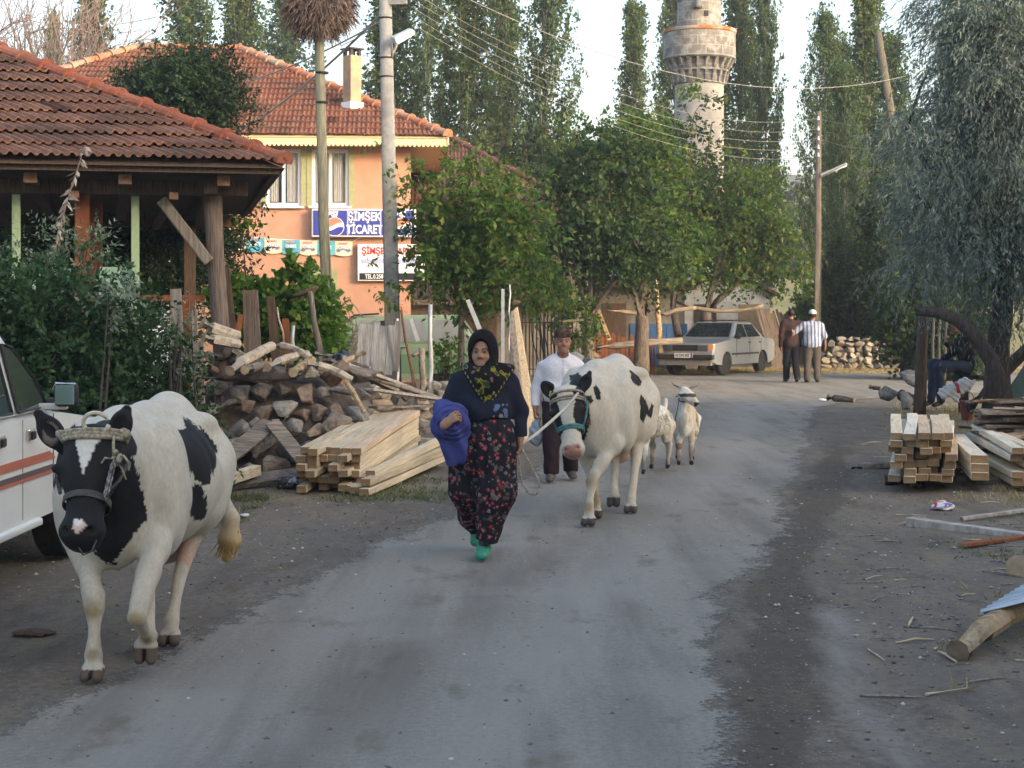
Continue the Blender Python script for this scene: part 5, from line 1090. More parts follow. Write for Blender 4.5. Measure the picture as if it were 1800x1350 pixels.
for k in range(58):
    o = bpy.data.objects.new('slab_board', SL[k % 5]); COL.objects.link(o); lay = k // 6; o.location = (5.0+rk.uniform(-.14, .25)+.02*lay, 16.6+rk.uniform(0, 1.5), .06+lay*.075); o.rotation_euler = (rk.uniform(-.25, .25)+(math.pi if k % 2 else 0), rk.uniform(-.06, .06), rk.uniform(-.25, .5)); tag(o, 'rough bark slab in the pile behind the rightmost timber stack', 'slab', 'bark slabs in the pile')
# corrugated sheet
mb = MB(); n = 36; vs = []
A, B, D = P(1722, 1078, 8.3), P(1870, 1040, 8.3), P(1800, 1030, 9.2)
for i in range(n+1):
    for j in (0, 1): q = A+(D-A)*(i/n)*1.0+(B-A)*j; vs.append(q+V(0, 0, .018*math.sin(i*2*math.pi/4.5)))
mb.add(vs, [(2*i, 2*i+1, 2*i+3, 2*i+2) for i in range(n)]); o = mb.build('metal_sheet', pm('zinc_sheet', (.34, .38, .43), (.50, .54, .58), 7, .35, metal=.6), None, smooth=True, origin=tuple(A)); md = o.modifiers.new('Solidify', 'SOLIDIFY'); md.thickness = .004; tag(o, 'bent shiny corrugated metal sheet propped on a log at the right edge', 'metal sheet')
# litter
def crumple(name, label, c, r, mat, seed, cat):
    bm = bmesh.new(); bmesh.ops.create_icosphere(bm, subdivisions=3, radius=1); co = np.array([v.co[:] for v in bm.verts]); d = 1+.28*vnoise(co, 4, seed, 3)
    for v, k in zip(bm.verts, d): v.co = Vector((v.co.x*r[0]*k, v.co.y*r[1]*k, max(v.co.z*r[2]*k, -r[2]*.6)))
    me = bpy.data.meshes.new(name); bm.to_mesh(me); bm.free(); o = link_mesh(name, me, mat, smooth=True); smooth_by_angle(me, 25); o.location = c; return tag(o, label, cat)
def patch_mat(name, a, b, c=None):
    t = NT(name); v = t.coords('Object'); k = t.ramp(t.noise(v, 9, 2), [(.44, a), (.48, b)]); 
    if c: k = t.mix(t.ramp(t.noise(v, 12, 2), [(.56, (0, 0, 0)), (.6, (1, 1, 1))]), k, c)
    t.base(k); t.set(Roughness=.4); return t.m
crumple('wrapper', 'crumpled red and white wrapper on the ground near the right stacks', tuple(P(1656, 890, 13.75)), (.095, .07, .045), patch_mat('wrapper_print', (.45, .03, .03), (.6, .6, .65), (.12, .14, .4)), 4, 'wrapper')
crumple('plastic_bag', 'black plastic bag lying on the firewood planks', tuple(P(601, 640, 18.1)), (.16, .14, .14), patch_mat('black_plastic', (.01, .01, .012), (.018, .018, .022), (.25, .25, .27)), 5, 'bag')
crumple('plastic_bag', 'black plastic scrap at the foot of the timber stack', tuple(P(505, 850, 15.3)), (.11, .10, .07), patch_mat('black_plastic_scrap', (.012, .012, .014), (.02, .02, .024), (.3, .3, .33)), 6, 'bag')
crumple('paper_scrap', 'white paper scrap on the dirt behind the cow tail', tuple(P(430, 905, 13.2)), (.04, .035, .012), M_PLASTER_W, 7, 'paper'); crumple('paper_scrap', 'white scrap beside the charred log at the road edge', tuple(P(1446, 703, 30.4)), (.07, .06, .03), M_SIGN_WHITE, 8, 'paper')
crumple('manure_pile', 'dark dropping on the road to the left of the cow', tuple(G(60, 1112)), (.10, .07, .02), M_WOOD_DK, 9, 'dropping')

# ---------------------------------------------------------------- stakes, fences, posts
def stake(label, a, b, Y, r, m=None, flat_=None, Yb=None, cat='stake', name='stake', group=None, sides=7):
    A, B = P(a[0], a[1], Y), P(b[0], b[1], Yb or Y); mb = MB()
    if flat_: mb.bar(A, B, r*2, flat_, up=(0, 1, 0), taper=.85)
    else: mb.tube([A, A.lerp(B, .33)+V(.01, 0, 0), A.lerp(B, .66)-V(.008, 0, 0), B], [r*1.08, r, r*.95, r*.9], sides, wob=.1, rnd=rk)
    return tag(mb.build(name, m or M_WOOD_GREY, None, smooth=not flat_, origin=(A.x, A.y, A.z)), label, cat, group)
gs = 'stakes behind the firewood'
stake('broad dark split stump board between the post and the vine', (445, 640), (440, 510), 18.6, .10, M_POST_GREY, .07, group=gs); stake('dark board stake right of the broad split board', (487, 640), (475, 520), 18.8, .055, M_WOOD_DK, .04, group=gs)
stake('grey stake standing left of the pavilion corner post', (316, 700), (309, 508), 15.6, .06, M_WOOD_GREY, .05, group=gs); stake('reddish brown stake with a pointed top by the hedge end', (331, 720), (326, 522), 15.7, .045, M_WOOD_RED, .04, group=gs); stake('short grey stake right of the pointed stake', (345, 720), (342, 545), 15.8, .03, M_WOOD_GREY, .03, group=gs)
stake('thin dark board leaning against the pavilion corner post', (412, 600), (398, 470), 17.6, .035, M_WOOD_DK, .03, group=gs); stake('short brown stake in front of the orange wall', (505, 640), (502, 560), 18.9, .045, M_WOOD_RED, .04, group=gs); stake('short galvanised pipe stub in the fence row', (513, 640), (516, 572), 18.7, .025, M_STEEL, group=gs)
stake('leaning grey pole propping the grape vine', (568, 660), (545, 512), 19, .04, M_WOOD_GREY, group=gs); stake('dark forked branch lying across the grape vine', (505, 525), (558, 505), 19, .035, M_WOOD_DK, group=gs); stake('thin pale stick beside the dark board', (500, 605), (487, 540), 18.4, .012, M_LOG[0], group=gs)
stake('small pink brick coloured stick on top of the logs', (418, 590), (423, 553), 17, .03, M_WOOD_RED, .03, group=gs); stake('weathered post standing between hedge and firewood', (352, 740), (350, 600), 16.0, .05, M_WOOD_GREY, .04, group=gs)
mb = MB(); A = P(666, 0, 23.2); nb = 6
for k in range(nb): mb.box((A.x-.26+.105*k, 23.2+.008*(k % 2), P(0, 612+4*math.sin(k*2.1), 23.2).z), (.10, .025, .70+.05*math.sin(k*1.7)), rot=Euler((0, rad(4), 0)))
tag(mb.build('hoarding', pm('blue_grey_weathered_board', (.20, .20, .215), (.36, .37, .40), 7, .9, .5, .01, (5, 5, .5), c3=(.16, .15, .15)), None, origin=(A.x, 23.2, .5)), 'weathered blue grey board panel leaning by the concrete pole', 'panel')
stake('rusty iron rod leaning in front of the green van', (732, 705), (705, 545), 23, .022, M_RUST, cat='rod'); stake('short forked wooden post in front of the green van', (744, 705), (742, 612), 22.6, .05, M_LOG[1], cat='post'); stake('crooked arm of the forked wooden post', (742, 616), (724, 626), 22.6, .03, M_LOG[1], cat='post', name='branch')
stake('thin galvanised post in front of the van door', (757, 700), (757, 535), 23.2, .035, M_STEEL, cat='post'); stake('white painted post edge beside the board panel', (699, 690), (699, 560), 23.5, .018, M_PVC, cat='post'); stake('slanted galvanised angle iron by the young mulberry', (852, 600), (822, 527), 23.4, .035, M_STEEL, .012, cat='post', name='angle_iron'); stake('upright galvanised post right of the woman', (884, 760), (884, 508), 23.6, .028, M_STEEL, .012, cat='post', name='angle_iron')
mb = MB(); mb.tube([P(896, 500+16*k, 23.4)+V(.012*math.sin(k*1.7), 0, 0) for k in range(14)], .010, 5); tag(mb.build('cord', M_PVC, None), 'white frayed cord hanging beside the galvanised post', 'cord')
stake('flat piece of iron leaning at the van window', (735, 600), (722, 560), 23.1, .03, M_STEEL, .012, cat='post', name='angle_iron')
gb = 'pale boards leaning left of the man'
def lean_board(label, q, Y0, Y1, mat):
    pts = [P(x, y, Y0+(Y1-Y0)*(760-y)/220) for x, y in q]; mb = MB(); mb.prism(pts, (0, 0, 0), (.02, .03, 0)); tag(mb.build('board', mat, None, origin=tuple(pts[0])), label, 'board', gb)
lean_board('broad pale board leaning upright behind the woman', [(893, 760), (922, 760), (912, 640), (903, 545), (898, 548), (895, 640)], 22.5, 23.4, M_WOOD_GREY)
lean_board('narrow yellow board leaning left of the man', [(926, 765), (946, 750), (928, 660), (908, 540), (903, 545), (916, 660)], 22.3, 23.2, M_BOARD); lean_board('short board leaning at the foot of the pale boards', [(905, 790), (940, 778), (925, 680), (916, 690)], 21.2, 22.2, M_BOARD)
# iron railing
ir = thing('iron_railing', 'dark wrought iron railing left of the man in white', 'railing', (P(918, 0, 30).x, 30, 0)); mb = MB(); w_ = (988-918)/F*30
for k in range(12): mb.tube([(w_*k/11, 0, .45), (w_*k/11, 0, 1.62), (w_*k/11, 0, 1.72)], [.012, .012, .003], 5)
mb.build('bars', M_BLACK, ir, world=False); mb = MB()
for z in (.62, 1.5): mb.bar((0, 0, z), (w_, 0, z), .03, .02)
mb.build('rail', M_BLACK, ir, world=False); mb = MB(); mb.bar((w_*.55, 0, 0), (w_*.55, 0, 1.5), .05, .05, up=(0, 1, 0)); mb.build('post', M_BLACK, ir, world=False)
mb = MB(); mb.bar((w_*.55, .1, 1.5), (w_*1.55, .1, 1.55), .05, .04); mb.build('wooden_rail', M_LOG[3], ir, world=False)
def paling(name, label, a, b, Y, n, w_, mats, lean=0, seed=1, Yb=None):
    rnd = random.Random(seed); r_ = thing(name, label, 'fence', tuple(P(a[0], 0, Y)[:2])+(0,)); mb = MB()
    for k in range(n):
        t = k/(n-1); yy = Y+((Yb or Y)-Y)*t; A = P(a[0]+(b[0]-a[0])*t, 0, yy); A.z = 0; top = P(a[0]+(b[0]-a[0])*t, a[1]+(b[1]-a[1])*t+rnd.uniform(-5, 5), yy)+V(lean+rnd.uniform(-.03, .03), 0, 0); mb.bar(A, top, w_*rnd.uniform(.7, 1.1), .025, up=(0, 1, 0), taper=.8)
    mb.build('palings', mats, r_); return r_
M_RAIL = pm('dull_pole', (.20, .155, .105), (.30, .245, .175), 6, .9, .5, .01)
pf = paling('picket_fence', 'leaning brown paling fence behind the parked car', (1362, 538), (1420, 556), 46.5, 13, .11, M_POST_GREY, -.55, 2, 52)
mb = MB(); A = P(1340, 590, 46.8); B = P(1400, 592, 51); mb.bar(A, B, .06, .06); mb.build('rail', M_WOOD_DK, pf)
pf = paling('picket_fence', 'short reddish paling fence under the fruit trees', (1040, 588), (1150, 592), 43.5, 22, .07, M_WOOD_RED, 0, 3); mb = MB(); mb.bar(P(1036, 603, 43.6), P(1152, 604, 43.6), .05, .05); mb.build('rail', M_WOOD_DK, pf)
for lb, pts, Y, r_ in [('crooked pale pole rail tied between the fruit trees', [(1155, 552), (1172, 553), (1188, 545), (1224, 541)], 44, .06), ('long pale branch rail above the parked car', [(1188, 530), (1215, 541), (1260, 547), (1300, 546), (1326, 542), (1342, 537)], 45.5, .06), ('short pale rail left of the yellow post', [(1066, 546), (1095, 548), (1122, 551)], 43, .055), ('long pale log lying at knee height left of the parked car', [(1048, 611), (1080, 608), (1120, 604), (1200, 598)], 42.0, .09)]:
    mb = MB(); mb.tube([P(x, y, Y) for x, y in pts], [r_, r_*1.1, r_, r_*.9, r_*.8, r_*.7][:len(pts)], 8, wob=.08, rnd=rk); tag(mb.build('pole_rail', M_RAIL if 'log' not in lb else M_WOOD_GREY_X, None, smooth=True, origin=tuple(P(*pts[0], Y))), lb, 'rail')
stake('yellow wooden post under the fruit trees', (1162, 620), (1152, 492), 42.5, .075, M_LOG[3], cat='post', name='post'); stake('tan strut leaning under the fruit trees', (1072, 598), (1052, 545), 41, .05, M_LOG[3], .04, cat='strut', name='strut'); stake('second tan strut crossing under the fruit trees', (1040, 575), (1054, 545), 41, .05, M_LOG[3], .04, cat='strut', name='strut')
for i, (px, py) in enumerate([(1035, 632), (1050, 625), (1062, 636), (1045, 642)]): rock('stone', 'orange brown clod in the sunlit heap beyond the man', P(px, py, 38), (.2, .18, .14), rk, M_ROCK[2], 'orange clods beyond the man')
bh_ = MB(); rs = np.random.RandomState(4); c0 = P(618, 625, 25.5)
for k in range(170):
    p = np.array(c0)+rs.normal(size=3)*[.26, .2, .22]; d = unit(rs.normal(size=3)*[1, .6, .8])*rs.uniform(.2, .5); bh_.tube([p, p+d*.5+[0, 0, .03], p+d], [.012, .009, .004], 4, caps=False)
o = bh_.build('brush_heap', M_WOOD_GREY, None, origin=(c0.x, c0.y, 0)); tag(o, 'tangled heap of brown brushwood left of the board panel', 'brush heap')

# ---------------------------------------------------------------- poles, nest, lamps, cables
def tube_thing(name, label, cat, pts, rs_, mat, sides=10):
    r_ = thing(name, label, cat, (pts[0][0], pts[0][1], 0)); mb = MB(); mb.tube(pts, rs_, sides); mb.build('pole', mat, r_, smooth=True); return r_
b0, b1 = P(693, 730, 26), P(676, -60, 26); b0.z = 0
lp = tube_thing('lamp_post', 'grey concrete lamp post in front of the orange shop', 'lamp post', [b0, b0.lerp(b1, .5), b1], [.135, .118, .10], M_CONC, 14)
for y in (32, 102, 135): q = P(678+y*.008, y, 26); mb = MB(); mb.lathe([(.117, -.012), (.122, 0), (.117, .012)], q, 14); mb.build('band', M_BLACK, lp)
A, B = P(686, 95, 26), P(700, 66, 26); mb = MB(); mb.tube([P(689, 100, 25.95), P(695, 84, 25.9), P(700, 70, 25.85)], .025, 7); mb.build('arm', M_STEEL, lp, smooth=True)
m = Euler((rad(18), rad(-32), rad(20))).to_matrix(); c = P(708, 62, 25.7); mb = MB(); vs = [(-.2, -.11, -.05), (.2, -.09, -.04), (.2, .09, -.04), (-.2, .11, -.05), (-.18, -.08, .06), (.17, -.06, .04), (.17, .06, .04), (-.18, .08, .06)]
mb.add([c+m @ Vector(v) for v in vs], [(3, 2, 1, 0), (4, 5, 6, 7), (0, 1, 5, 4), (1, 2, 6, 5), (2, 3, 7, 6), (3, 0, 4, 7)]); lh = mb.build('lamp_head', pm('lamp_housing', (.42, .46, .50), (.52, .56, .60), 8, .4), lp, bevel=.02)
mb = MB(); mb.box(c+m @ V(0, 0, -.055), (.34, .16, .02), rot=m); mb.build('lamp_glass', M_SIGN_WHITE, lh)
q = P(692, 6, 26); mb = MB(); mb.bar(q+V(-.1, -.05, 0), q+V(.22, -.12, .0), .07, .07); mb.build('cross_arm', M_CONC, lp)
b0, b1 = P(585, 720, 24), P(560, 30, 24); b0.z = 0
npole = tube_thing('nest_pole', 'greenish wooden pole carrying the stork nest', 'pole', [b0, b0.lerp(b1, .5)+V(-.03, 0, 0), b1], [.088, .08, .072], pm('green_grey_pole', (.10, .105, .08), (.19, .185, .145), 7, .9, .6, .01, (5, 5, .6)))
for y in (128, 180): q = P(566, y, 24); mb = MB(); mb.lathe([(.098, -.014), (.104, 0), (.098, .014)], q, 12); mb.build('band', M_BLACK, npole)
mb = MB(); rs = np.random.RandomState(9); c0 = np.array(P(562, 8, 24))
mb.lathe([(.12, -.50), (.34, -.40), (.46, -.1), (.46, .2), (.3, .42)], c0, 14)
for k in range(3200):
    u = unit(rs.normal(size=3)); u[2] = u[2]*.8; p = c0+u*np.array([.46, .46, .5])*rs.uniform(.8, 1.05); d = unit(np.array([u[0]*.5, u[1]*.5, -.9])+rs.normal(size=3)*.55)*rs.uniform(.10, .30); mb.tube([p, p+d*.6, p+d+[0, 0, -.03]], [.009, .007, .003], 3, caps=False)
nest = mb.build('stork_nest', pm('nest_reed', (.085, .062, .055), (.18, .14, .125), 9, .95, vary=0, c3=(.09, .06, .055), s3=4), None, origin=tuple(c0)); tag(nest, 'shaggy brown ball shaped stork nest on top of the wooden pole', 'nest')
b0, b1 = P(1437, 656, 44), P(1439, 196, 44); b0.z = 0
wp = tube_thing('lamp_post', 'tall wooden lamp post with a tube lamp near the two walking men', 'lamp post', [b0, b0.lerp(b1, .5), b1], [.105, .09, .075], pm('brown_pole', (.10, .085, .07), (.17, .15, .125), 6, .9, .6, .01, (5, 5, .6)))
A, B = P(1444, 308, 43.9), P(1488, 288, 43.6); mb = MB(); mb.bar(A, B, .16, .05); lh = mb.build('lamp_head', pm('tube_lamp_housing', (.40, .44, .47), (.5, .54, .57), 8, .4), wp); mb = MB(); mb.tube([A+V(0, -.03, -.05), B+V(0, -.03, -.05)], .022, 7); mb.build('lamp_tube', M_SIGN_WHITE, lh, smooth=True); mb = MB(); mb.tube([P(1470, 303, 43.75), P(1471, 296, 43.75)], .03, 6); mb.build('lamp_bracket', M_STEEL, lh)
for y in (208, 226, 243, 258, 272): q = P(1439, y, 44); mb = MB(); mb.tube([q+V(-.02, -.08, -.06), q+V(-.02, -.08, .05)], [.035, .022], 7); mb.build('insulator', M_SIGN_WHITE, wp)
b0, b1 = P(1640, 640, 51), P(1543, 56, 51); b0.z = 0; tube_thing('leaning_pole', 'bare wooden pole leaning left through the silvery tree', 'pole', [b0, b0.lerp(b1, .5), b1], [.17, .145, .12], pm('yellow_grey_pole', (.09, .082, .062), (.16, .145, .11), 6, .9, .6, .01, (5, 5, .6)))
M_WIRE = pm('cable', (.20, .195, .18), (.27, .26, .24), 9, .6); M_WIRE_D = pm('grey_cable', (.22, .22, .22), (.3, .3, .3), 9, .6)
def cable(label, A, B, sag, r, mat, group='overhead cables'):
    A, B = Vector(A), Vector(B); mb = MB(); n = 28; mb.tube([A.lerp(B, i/n)-V(0, 0, 4*sag*(i/n)*(1-i/n)) for i in range(n+1)], r, 5); tag(mb.build('cable', mat, None, smooth=True, origin=tuple(A)), label, 'cable', group)
for i, (ya, yb) in enumerate([(-35, 208), (-22, 226), (-8, 243), (6, 258), (20, 274)]): cable(['topmost', 'second from top', 'middle', 'second from bottom', 'lowest'][i]+' of five wires between the concrete and wooden lamp posts', P(690, ya, 26), P(1439, yb, 43.9), .86, .005, M_WIRE)
cable('dark cable crossing the sky in front of the minaret', P(690, -70, 26), P(1662, 112, 40), 1.25, .008, M_WIRE_D); cable('thick pale cable from the orange shop roof up to the concrete post', P(408, 238, 34.6), P(686, 8, 26), .18, .022, M_WIRE); cable('pale cable across the red tiled roof towards the concrete post', P(398, 154, 34), P(676, 34, 26), .12, .016, M_WIRE)
cable('thin wire above the chimney', P(600, 80, 30), P(676, 30, 26), .05, .009, M_WIRE_D); cable('thin loose wire at the left sky between the poplars', P(205, 43, 60), P(275, 30, 60), .02, .016, M_WIRE_D)
for i, (ya, yb, yc) in enumerate([(208, 250, 2), (243, 300, 3)]): cable('wire running on from the wooden lamp post into the trees' if i == 0 else 'lower wire running on from the wooden lamp post into the trees', P(1439, ya, 44), P(1640, yb-60, 40), .3, .007, M_WIRE_D)
# arched trunk and post in the shade on the right
tt_ = thing('dead_tree', 'dark arched dead trunk over the seated person', 'tree trunk', (P(1770, 0, 23).x, 23, 0)); mb = MB()
mb.tube([P(1772, 775, 23), P(1764, 690, 23), P(1742, 632, 23), P(1714, 590, 23), P(1682, 562, 23), P(1648, 549, 23.1), P(1612, 547, 23.2)], [.14, .13, .115, .105, .095, .085, .065], 9, wob=.08, rnd=rk); mb.build('trunk', BARK_DK, tt_, smooth=True)
stake('dark brown post left of the seated person', (1614, 760), (1624, 548), 25.8, .10, M_WOOD_DK, cat='post', name='post'); stake('pale grey tree stem between the stone wall and the dark post', (1596, 660), (1592, 545), 41, .2, BARK, cat='stem', name='stem')
stake('grey leaning trunk crossing the dark corner at the right', (1700, 720), (1830, 590), 25, .10, BARK_DK, cat='tree trunk', name='trunk')
for i, x in enumerate((1638, 1649, 1660)): stake('thin grey stick screen behind the seated person', (x, 690), (x+4, 555), 27.9, .022, M_WOOD_GREY, group='thin sticks behind the seated person', cat='stick', name='stick')
mb = MB(); mb.prism([P(1752, 715, 23.4), P(1830, 700, 23.4), P(1830, 610, 24.2), P(1812, 625, 24.2)], (0, 0, 0), (0, .02, 0)); tag(mb.build('tarpaulin', pm('green_tarp', (.05, .085, .07), (.08, .12, .10), 4, .7), None), 'dull green tarpaulin slanting at the right edge', 'tarpaulin')
# ---------------------------------------------------------------- vehicles
def paint(name, c, rough=.3, dirt=(.25, .22, .18), amt=.35):
    t = NT(name); v = t.coords('Object'); f = t.ramp(t.noise(v, 2.2, 6, .65), [(.4, (0, 0, 0)), (.75, (amt,)*3)]); t.base(t.mix(f, c, dirt)); t.set(Roughness=rough); t.b.inputs['Coat Weight'].default_value = .35; return t.m
M_TYRE = pm('tyre', (.012, .012, .013), (.028, .027, .026), 18, .9); M_RIM = pm('wheel_rim', (.30, .30, .31), (.42, .42, .43), 9, .4, metal=.5); M_CHROME = pm('chrome', (.6, .6, .6), (.7, .7, .7), 5, .12, metal=1)
M_TRIM = pm('black_plastic_trim', (.015, .015, .016), (.03, .03, .03), 15, .6); M_CARGLASS = glass_mat('tinted_glass', (.012, .016, .018)); M_AMBER = flat('amber_lens', (.75, .22, .02), .25); M_LENS = flat('headlight_lens', (.07, .08, .09), .35)
def arc_profile(pts, arches, sill):
    """insert wheel arch arcs (cx, cz, r) along the sill, running in +x"""
    out = []
    for cx, cz, r in arches:
        a0 = math.asin(max(-1, min(1, (sill-cz)/r)))
        for k in range(13): a = math.pi-a0-(math.pi-2*a0)*k/12; out.append((cx+r*math.cos(a), cz+r*math.sin(a)))
    return out+pts
def profile_solid(mb, prof, half, tumble=None, mi=0):
    """closed side profile [(x,z)] swept across y with softened flanks"""
    n = len(prof); cx = sum(p[0] for p in prof)/n; cz = sum(p[1] for p in prof)/n; rings = []
    for y, s in ((-half, .965), (-half+.05, .995), (-half+.14, 1), (half-.14, 1), (half-.05, .995), (half, .965)):
        rings.append([(cx+(x-cx)*(1-(1-s)*.6), y, cz+(z-cz)*s) for x, z in prof])
    b = len(mb.v); [mb.v.extend(r) for r in rings]
    for i in range(5):
        for k in range(n): k2 = (k+1) % n; mb.face([b+i*n+k, b+i*n+k2, b+(i+1)*n+k2, b+(i+1)*n+k], mi)
    mb.face([b+k for k in range(n)], mi); mb.face([b+5*n+k for k in range(n)][::-1], mi)
def wheel(parent, x, y, r, w_, steer=0, side=-1):
    prof = [(r*.62, -w_/2), (r*.9, -w_/2), (r, -w_*.36), (r, w_*.36), (r*.9, w_/2), (r*.62, w_/2)]
    def rot(mb): 
        m = Matrix.Translation((x, y, r)) @ Matrix.Rotation(steer, 4, 'Z') @ Matrix.Rotation(rad(90), 4, 'X'); mb.v = [tuple(m @ Vector(v)) for v in mb.v]; return mb
    mb = MB(); mb.lathe(prof, sides=26); t = rot(mb).build('wheel', M_TYRE, parent, smooth=True, world=False, angle=35)
    mb = MB(); mb.lathe([(r*.6, -w_*.44), (r*.6, -w_*.30), (r*.22, -w_*.36), (r*.2, -w_*.47), (.01, -w_*.47)] if side < 0 else [(.01, w_*.47), (r*.2, w_*.47), (r*.22, w_*.36), (r*.6, w_*.30), (r*.6, w_*.44)][::-1], sides=20); rot(mb).build('rim', M_RIM, t, smooth=True, world=False, angle=35); return t
def greenhouse(parent, pts, yb, yt, paint_m, wins, name='cabin', glass=None):
    """pts: (x,z) of rear base, rear top, front top, front base; wins: side windows as polygons in (x,z)"""
    (x0, z0), (x1, z1), (x2, z2), (x3, z3) = pts; mb = MB()
    vs = [(x0, -yb, z0), (x3, -yb, z3), (x3, yb, z3), (x0, yb, z0), (x1, -yt, z1), (x2, -yt, z2), (x2, yt, z2), (x1, yt, z1)]
    mb.add(vs, [(0, 3, 2, 1), (4, 5, 6, 7), (0, 1, 5, 4), (1, 2, 6, 5), (2, 3, 7, 6), (3, 0, 4, 7)]); c = mb.build(name, paint_m, parent, world=False, bevel=.05)
    def side(x, z, s):
        t = (z-z0)/(z1-z0); return (x, s*(yb+(yt-yb)*t+.006), z)
    for s in (-1, 1):
        for poly in wins:
            q = [side(x, z, s) for x, z in poly]; mb = MB(); mb.prism(q, (0, 0, 0), (0, s*.006, 0)); mb.build('window', glass or M_CARGLASS, c, world=False)
    for (xa, za, xb, zb, e) in ((x3, z3, x2, z2, 1), (x0, z0, x1, z1, -1)):
        A = lambda t, f: (xa+(xb-xa)*t+e*.012, f*(yb+(yt-yb)*t-.1), za+(zb-za)*t+.01)
        mb = MB(); mb.prism([A(.1, -1), A(.1, 1), A(.9, 1), A(.9, -1)], (0, 0, 0), (e*.006, 0, .003)); mb.build('windscreen' if e > 0 else 'rear_window', glass or M_CARGLASS, c, world=False)
    return c
# --- silver saloon at the end of the road; local +x is its nose
rear, front = V(6.98, 44.9, 0), V(5.66, 42.7, 0); hd = (front-rear).normalized()
car = thing('parked_car', 'silver boxy saloon car parked at the end of the road', 'car', tuple((rear+front)/2+V(-hd.y, hd.x, 0)*-.72), math.atan2(hd.y, hd.x))
M_SILVER = paint('silver_paint', (.26, .285, .32), .3); M_SILVER.node_tree.nodes['Principled BSDF'].inputs['Metallic'].default_value = .35
pf_ = arc_profile([(2.02, .30), (2.14, .36), (2.16, .66), (2.10, .86), (1.2, .95), (.72, .985), (-1.35, .985), (-2.08, .93), (-2.18, .80), (-2.18, .42), (-2.05, .32)], [(-1.29, .30, .345), (1.29, .30, .345)], .27)
mb = MB(); profile_solid(mb, pf_, .83); mb.build('body', M_SILVER, car, smooth=True, world=False, angle=30)
greenhouse(car, [(-1.52, .97), (-.98, 1.40), (.12, 1.42), (.78, .97)], .77, .60, M_SILVER, [[(-1.22, 1.01), (-.32, 1.01), (-.32, 1.35), (-.92, 1.35)], [(-.25, 1.01), (.58, 1.01), (.12, 1.36), (-.25, 1.36)]])
for x in (-1.29, 1.29):
    for y in (-.70, .70): wheel(car, x, y, .30, .19, rad(-12) if x > 0 else 0, 1 if y < 0 else -1)
def bx(name, c, s, m, parent, bev=0): mb = MB(); mb.box(c, s); return mb.build(name, m, parent, world=False, bevel=bev)
bx('bumper', (2.17, 0, .50), (.14, 1.68, .13), M_TRIM, car, .03); bx('bumper', (-2.2, 0, .52), (.12, 1.66, .12), M_TRIM, car, .03); bx('grille', (2.135, 0, .74), (.06, .72, .16), M_TRIM, car); bx('valance', (2.12, 0, .36), (.1, 1.5, .16), pm('dirty_valance', (.16, .15, .14), (.24, .23, .22), 6, .7), car)
for s in (-1, 1):
    bx('headlight', (2.142, s*.52, .74), (.07, .30, .16), M_LENS, car, .01); bx('indicator', (2.09, s*.735, .74), (.10, .14, .17), M_AMBER, car, .01); bx('side_trim', (0, s*.832, .56), (1.9, .02, .05), M_TRIM, car); bx('wing_mirror', (.62, s*.86, 1.02), (.10, .16, .11), M_TRIM, car, .02)
    for x in (.0-.28, -1.05): bx('handle', (x, s*.835, .86), (.14, .025, .035), M_TRIM, car)
    for x in (.62, -.30, -1.12): bx('door_seam', (x, s*.828, .72), (.012, .012, .5), M_TRIM, car)
    bx('tail_lamp', (-2.17, s*.6, .72), (.05, .35, .16), flat('tail_lens', (.4, .02, .02), .3), car)
bx('roof_rack', (-.35, 0, 1.46), (.9, 1.0, .03), M_TRIM, car)
np_ = bx('number_plate', (2.245, 0, .54), (.012, .52, .12), M_SIGN_WHITE, car); bx('plate_band', (2.252, .235, .54), (.006, .05, .115), M_SIGN_BLUE, np_)
me = text_mesh('03 DN 502', .105, extrude=.001, offset=.002, sx=.82); me.transform(Matrix.Translation((2.255, -.03, .54)) @ Matrix.Rotation(rad(90), 4, 'Z') @ Matrix.Rotation(rad(90), 4, 'X')); link_mesh('lettering', me, M_SIGN_BLACK, np_)

# --- white pickup at the left edge; built in world axes, nose away from the camera (+y)
pk = thing('pickup_truck', 'white pickup truck with orange and grey side stripes parked at the left edge', 'pickup', (-3.85, 9.2, 0), rad(90))
M_WHITE = paint('white_paint', (.70, .72, .71), .28, (.4, .38, .35), .3)
# local x = world y - 9.2, local y = -(world x + 3.85)
X_ = lambda wy: wy-9.2
prof = arc_profile([(X_(12.18), .40), (X_(12.26), .55), (X_(12.24), .78), (X_(12.10), .89), (X_(10.62), 1.045), (X_(8.35), 1.045), (X_(6.62), 1.0), (X_(6.58), .5), (X_(6.7), .42)], [(X_(7.6), .36, .42), (X_(11.10), .36, .43)], .37)
mb = MB(); profile_solid(mb, prof, .82); mb.build('body', M_WHITE, pk, smooth=True, world=False, angle=30)
greenhouse(pk, [(X_(8.28), 1.04), (X_(8.45), 1.60), (X_(9.95), 1.57), (X_(10.62), 1.04)], .78, .66, M_WHITE, [[(X_(8.95), 1.075), (X_(9.76), 1.075), (X_(9.70), 1.50), (X_(9.05), 1.51)], [(X_(9.88), 1.075), (X_(10.50), 1.075), (X_(10.34), 1.27), (X_(10.02), 1.475), (X_(9.84), 1.50)]], glass=glass_mat('green_glass', (.02, .03, .03)))
for s in (-1, 1):
    for poly in ([(X_(8.95), 1.075), (X_(9.76), 1.075), (X_(9.70), 1.50), (X_(9.05), 1.51)], [(X_(9.88), 1.075), (X_(10.50), 1.075), (X_(10.34), 1.27), (X_(10.02), 1.475), (X_(9.84), 1.50)]):
        mb = MB(); q = [(x, s*(.78-.12*(z-1.04)/.55+.014), z) for x, z in poly]; mb.tube(q+[q[0]], .012, 5); mb.build('window_seal', M_TRIM, pk, world=False)
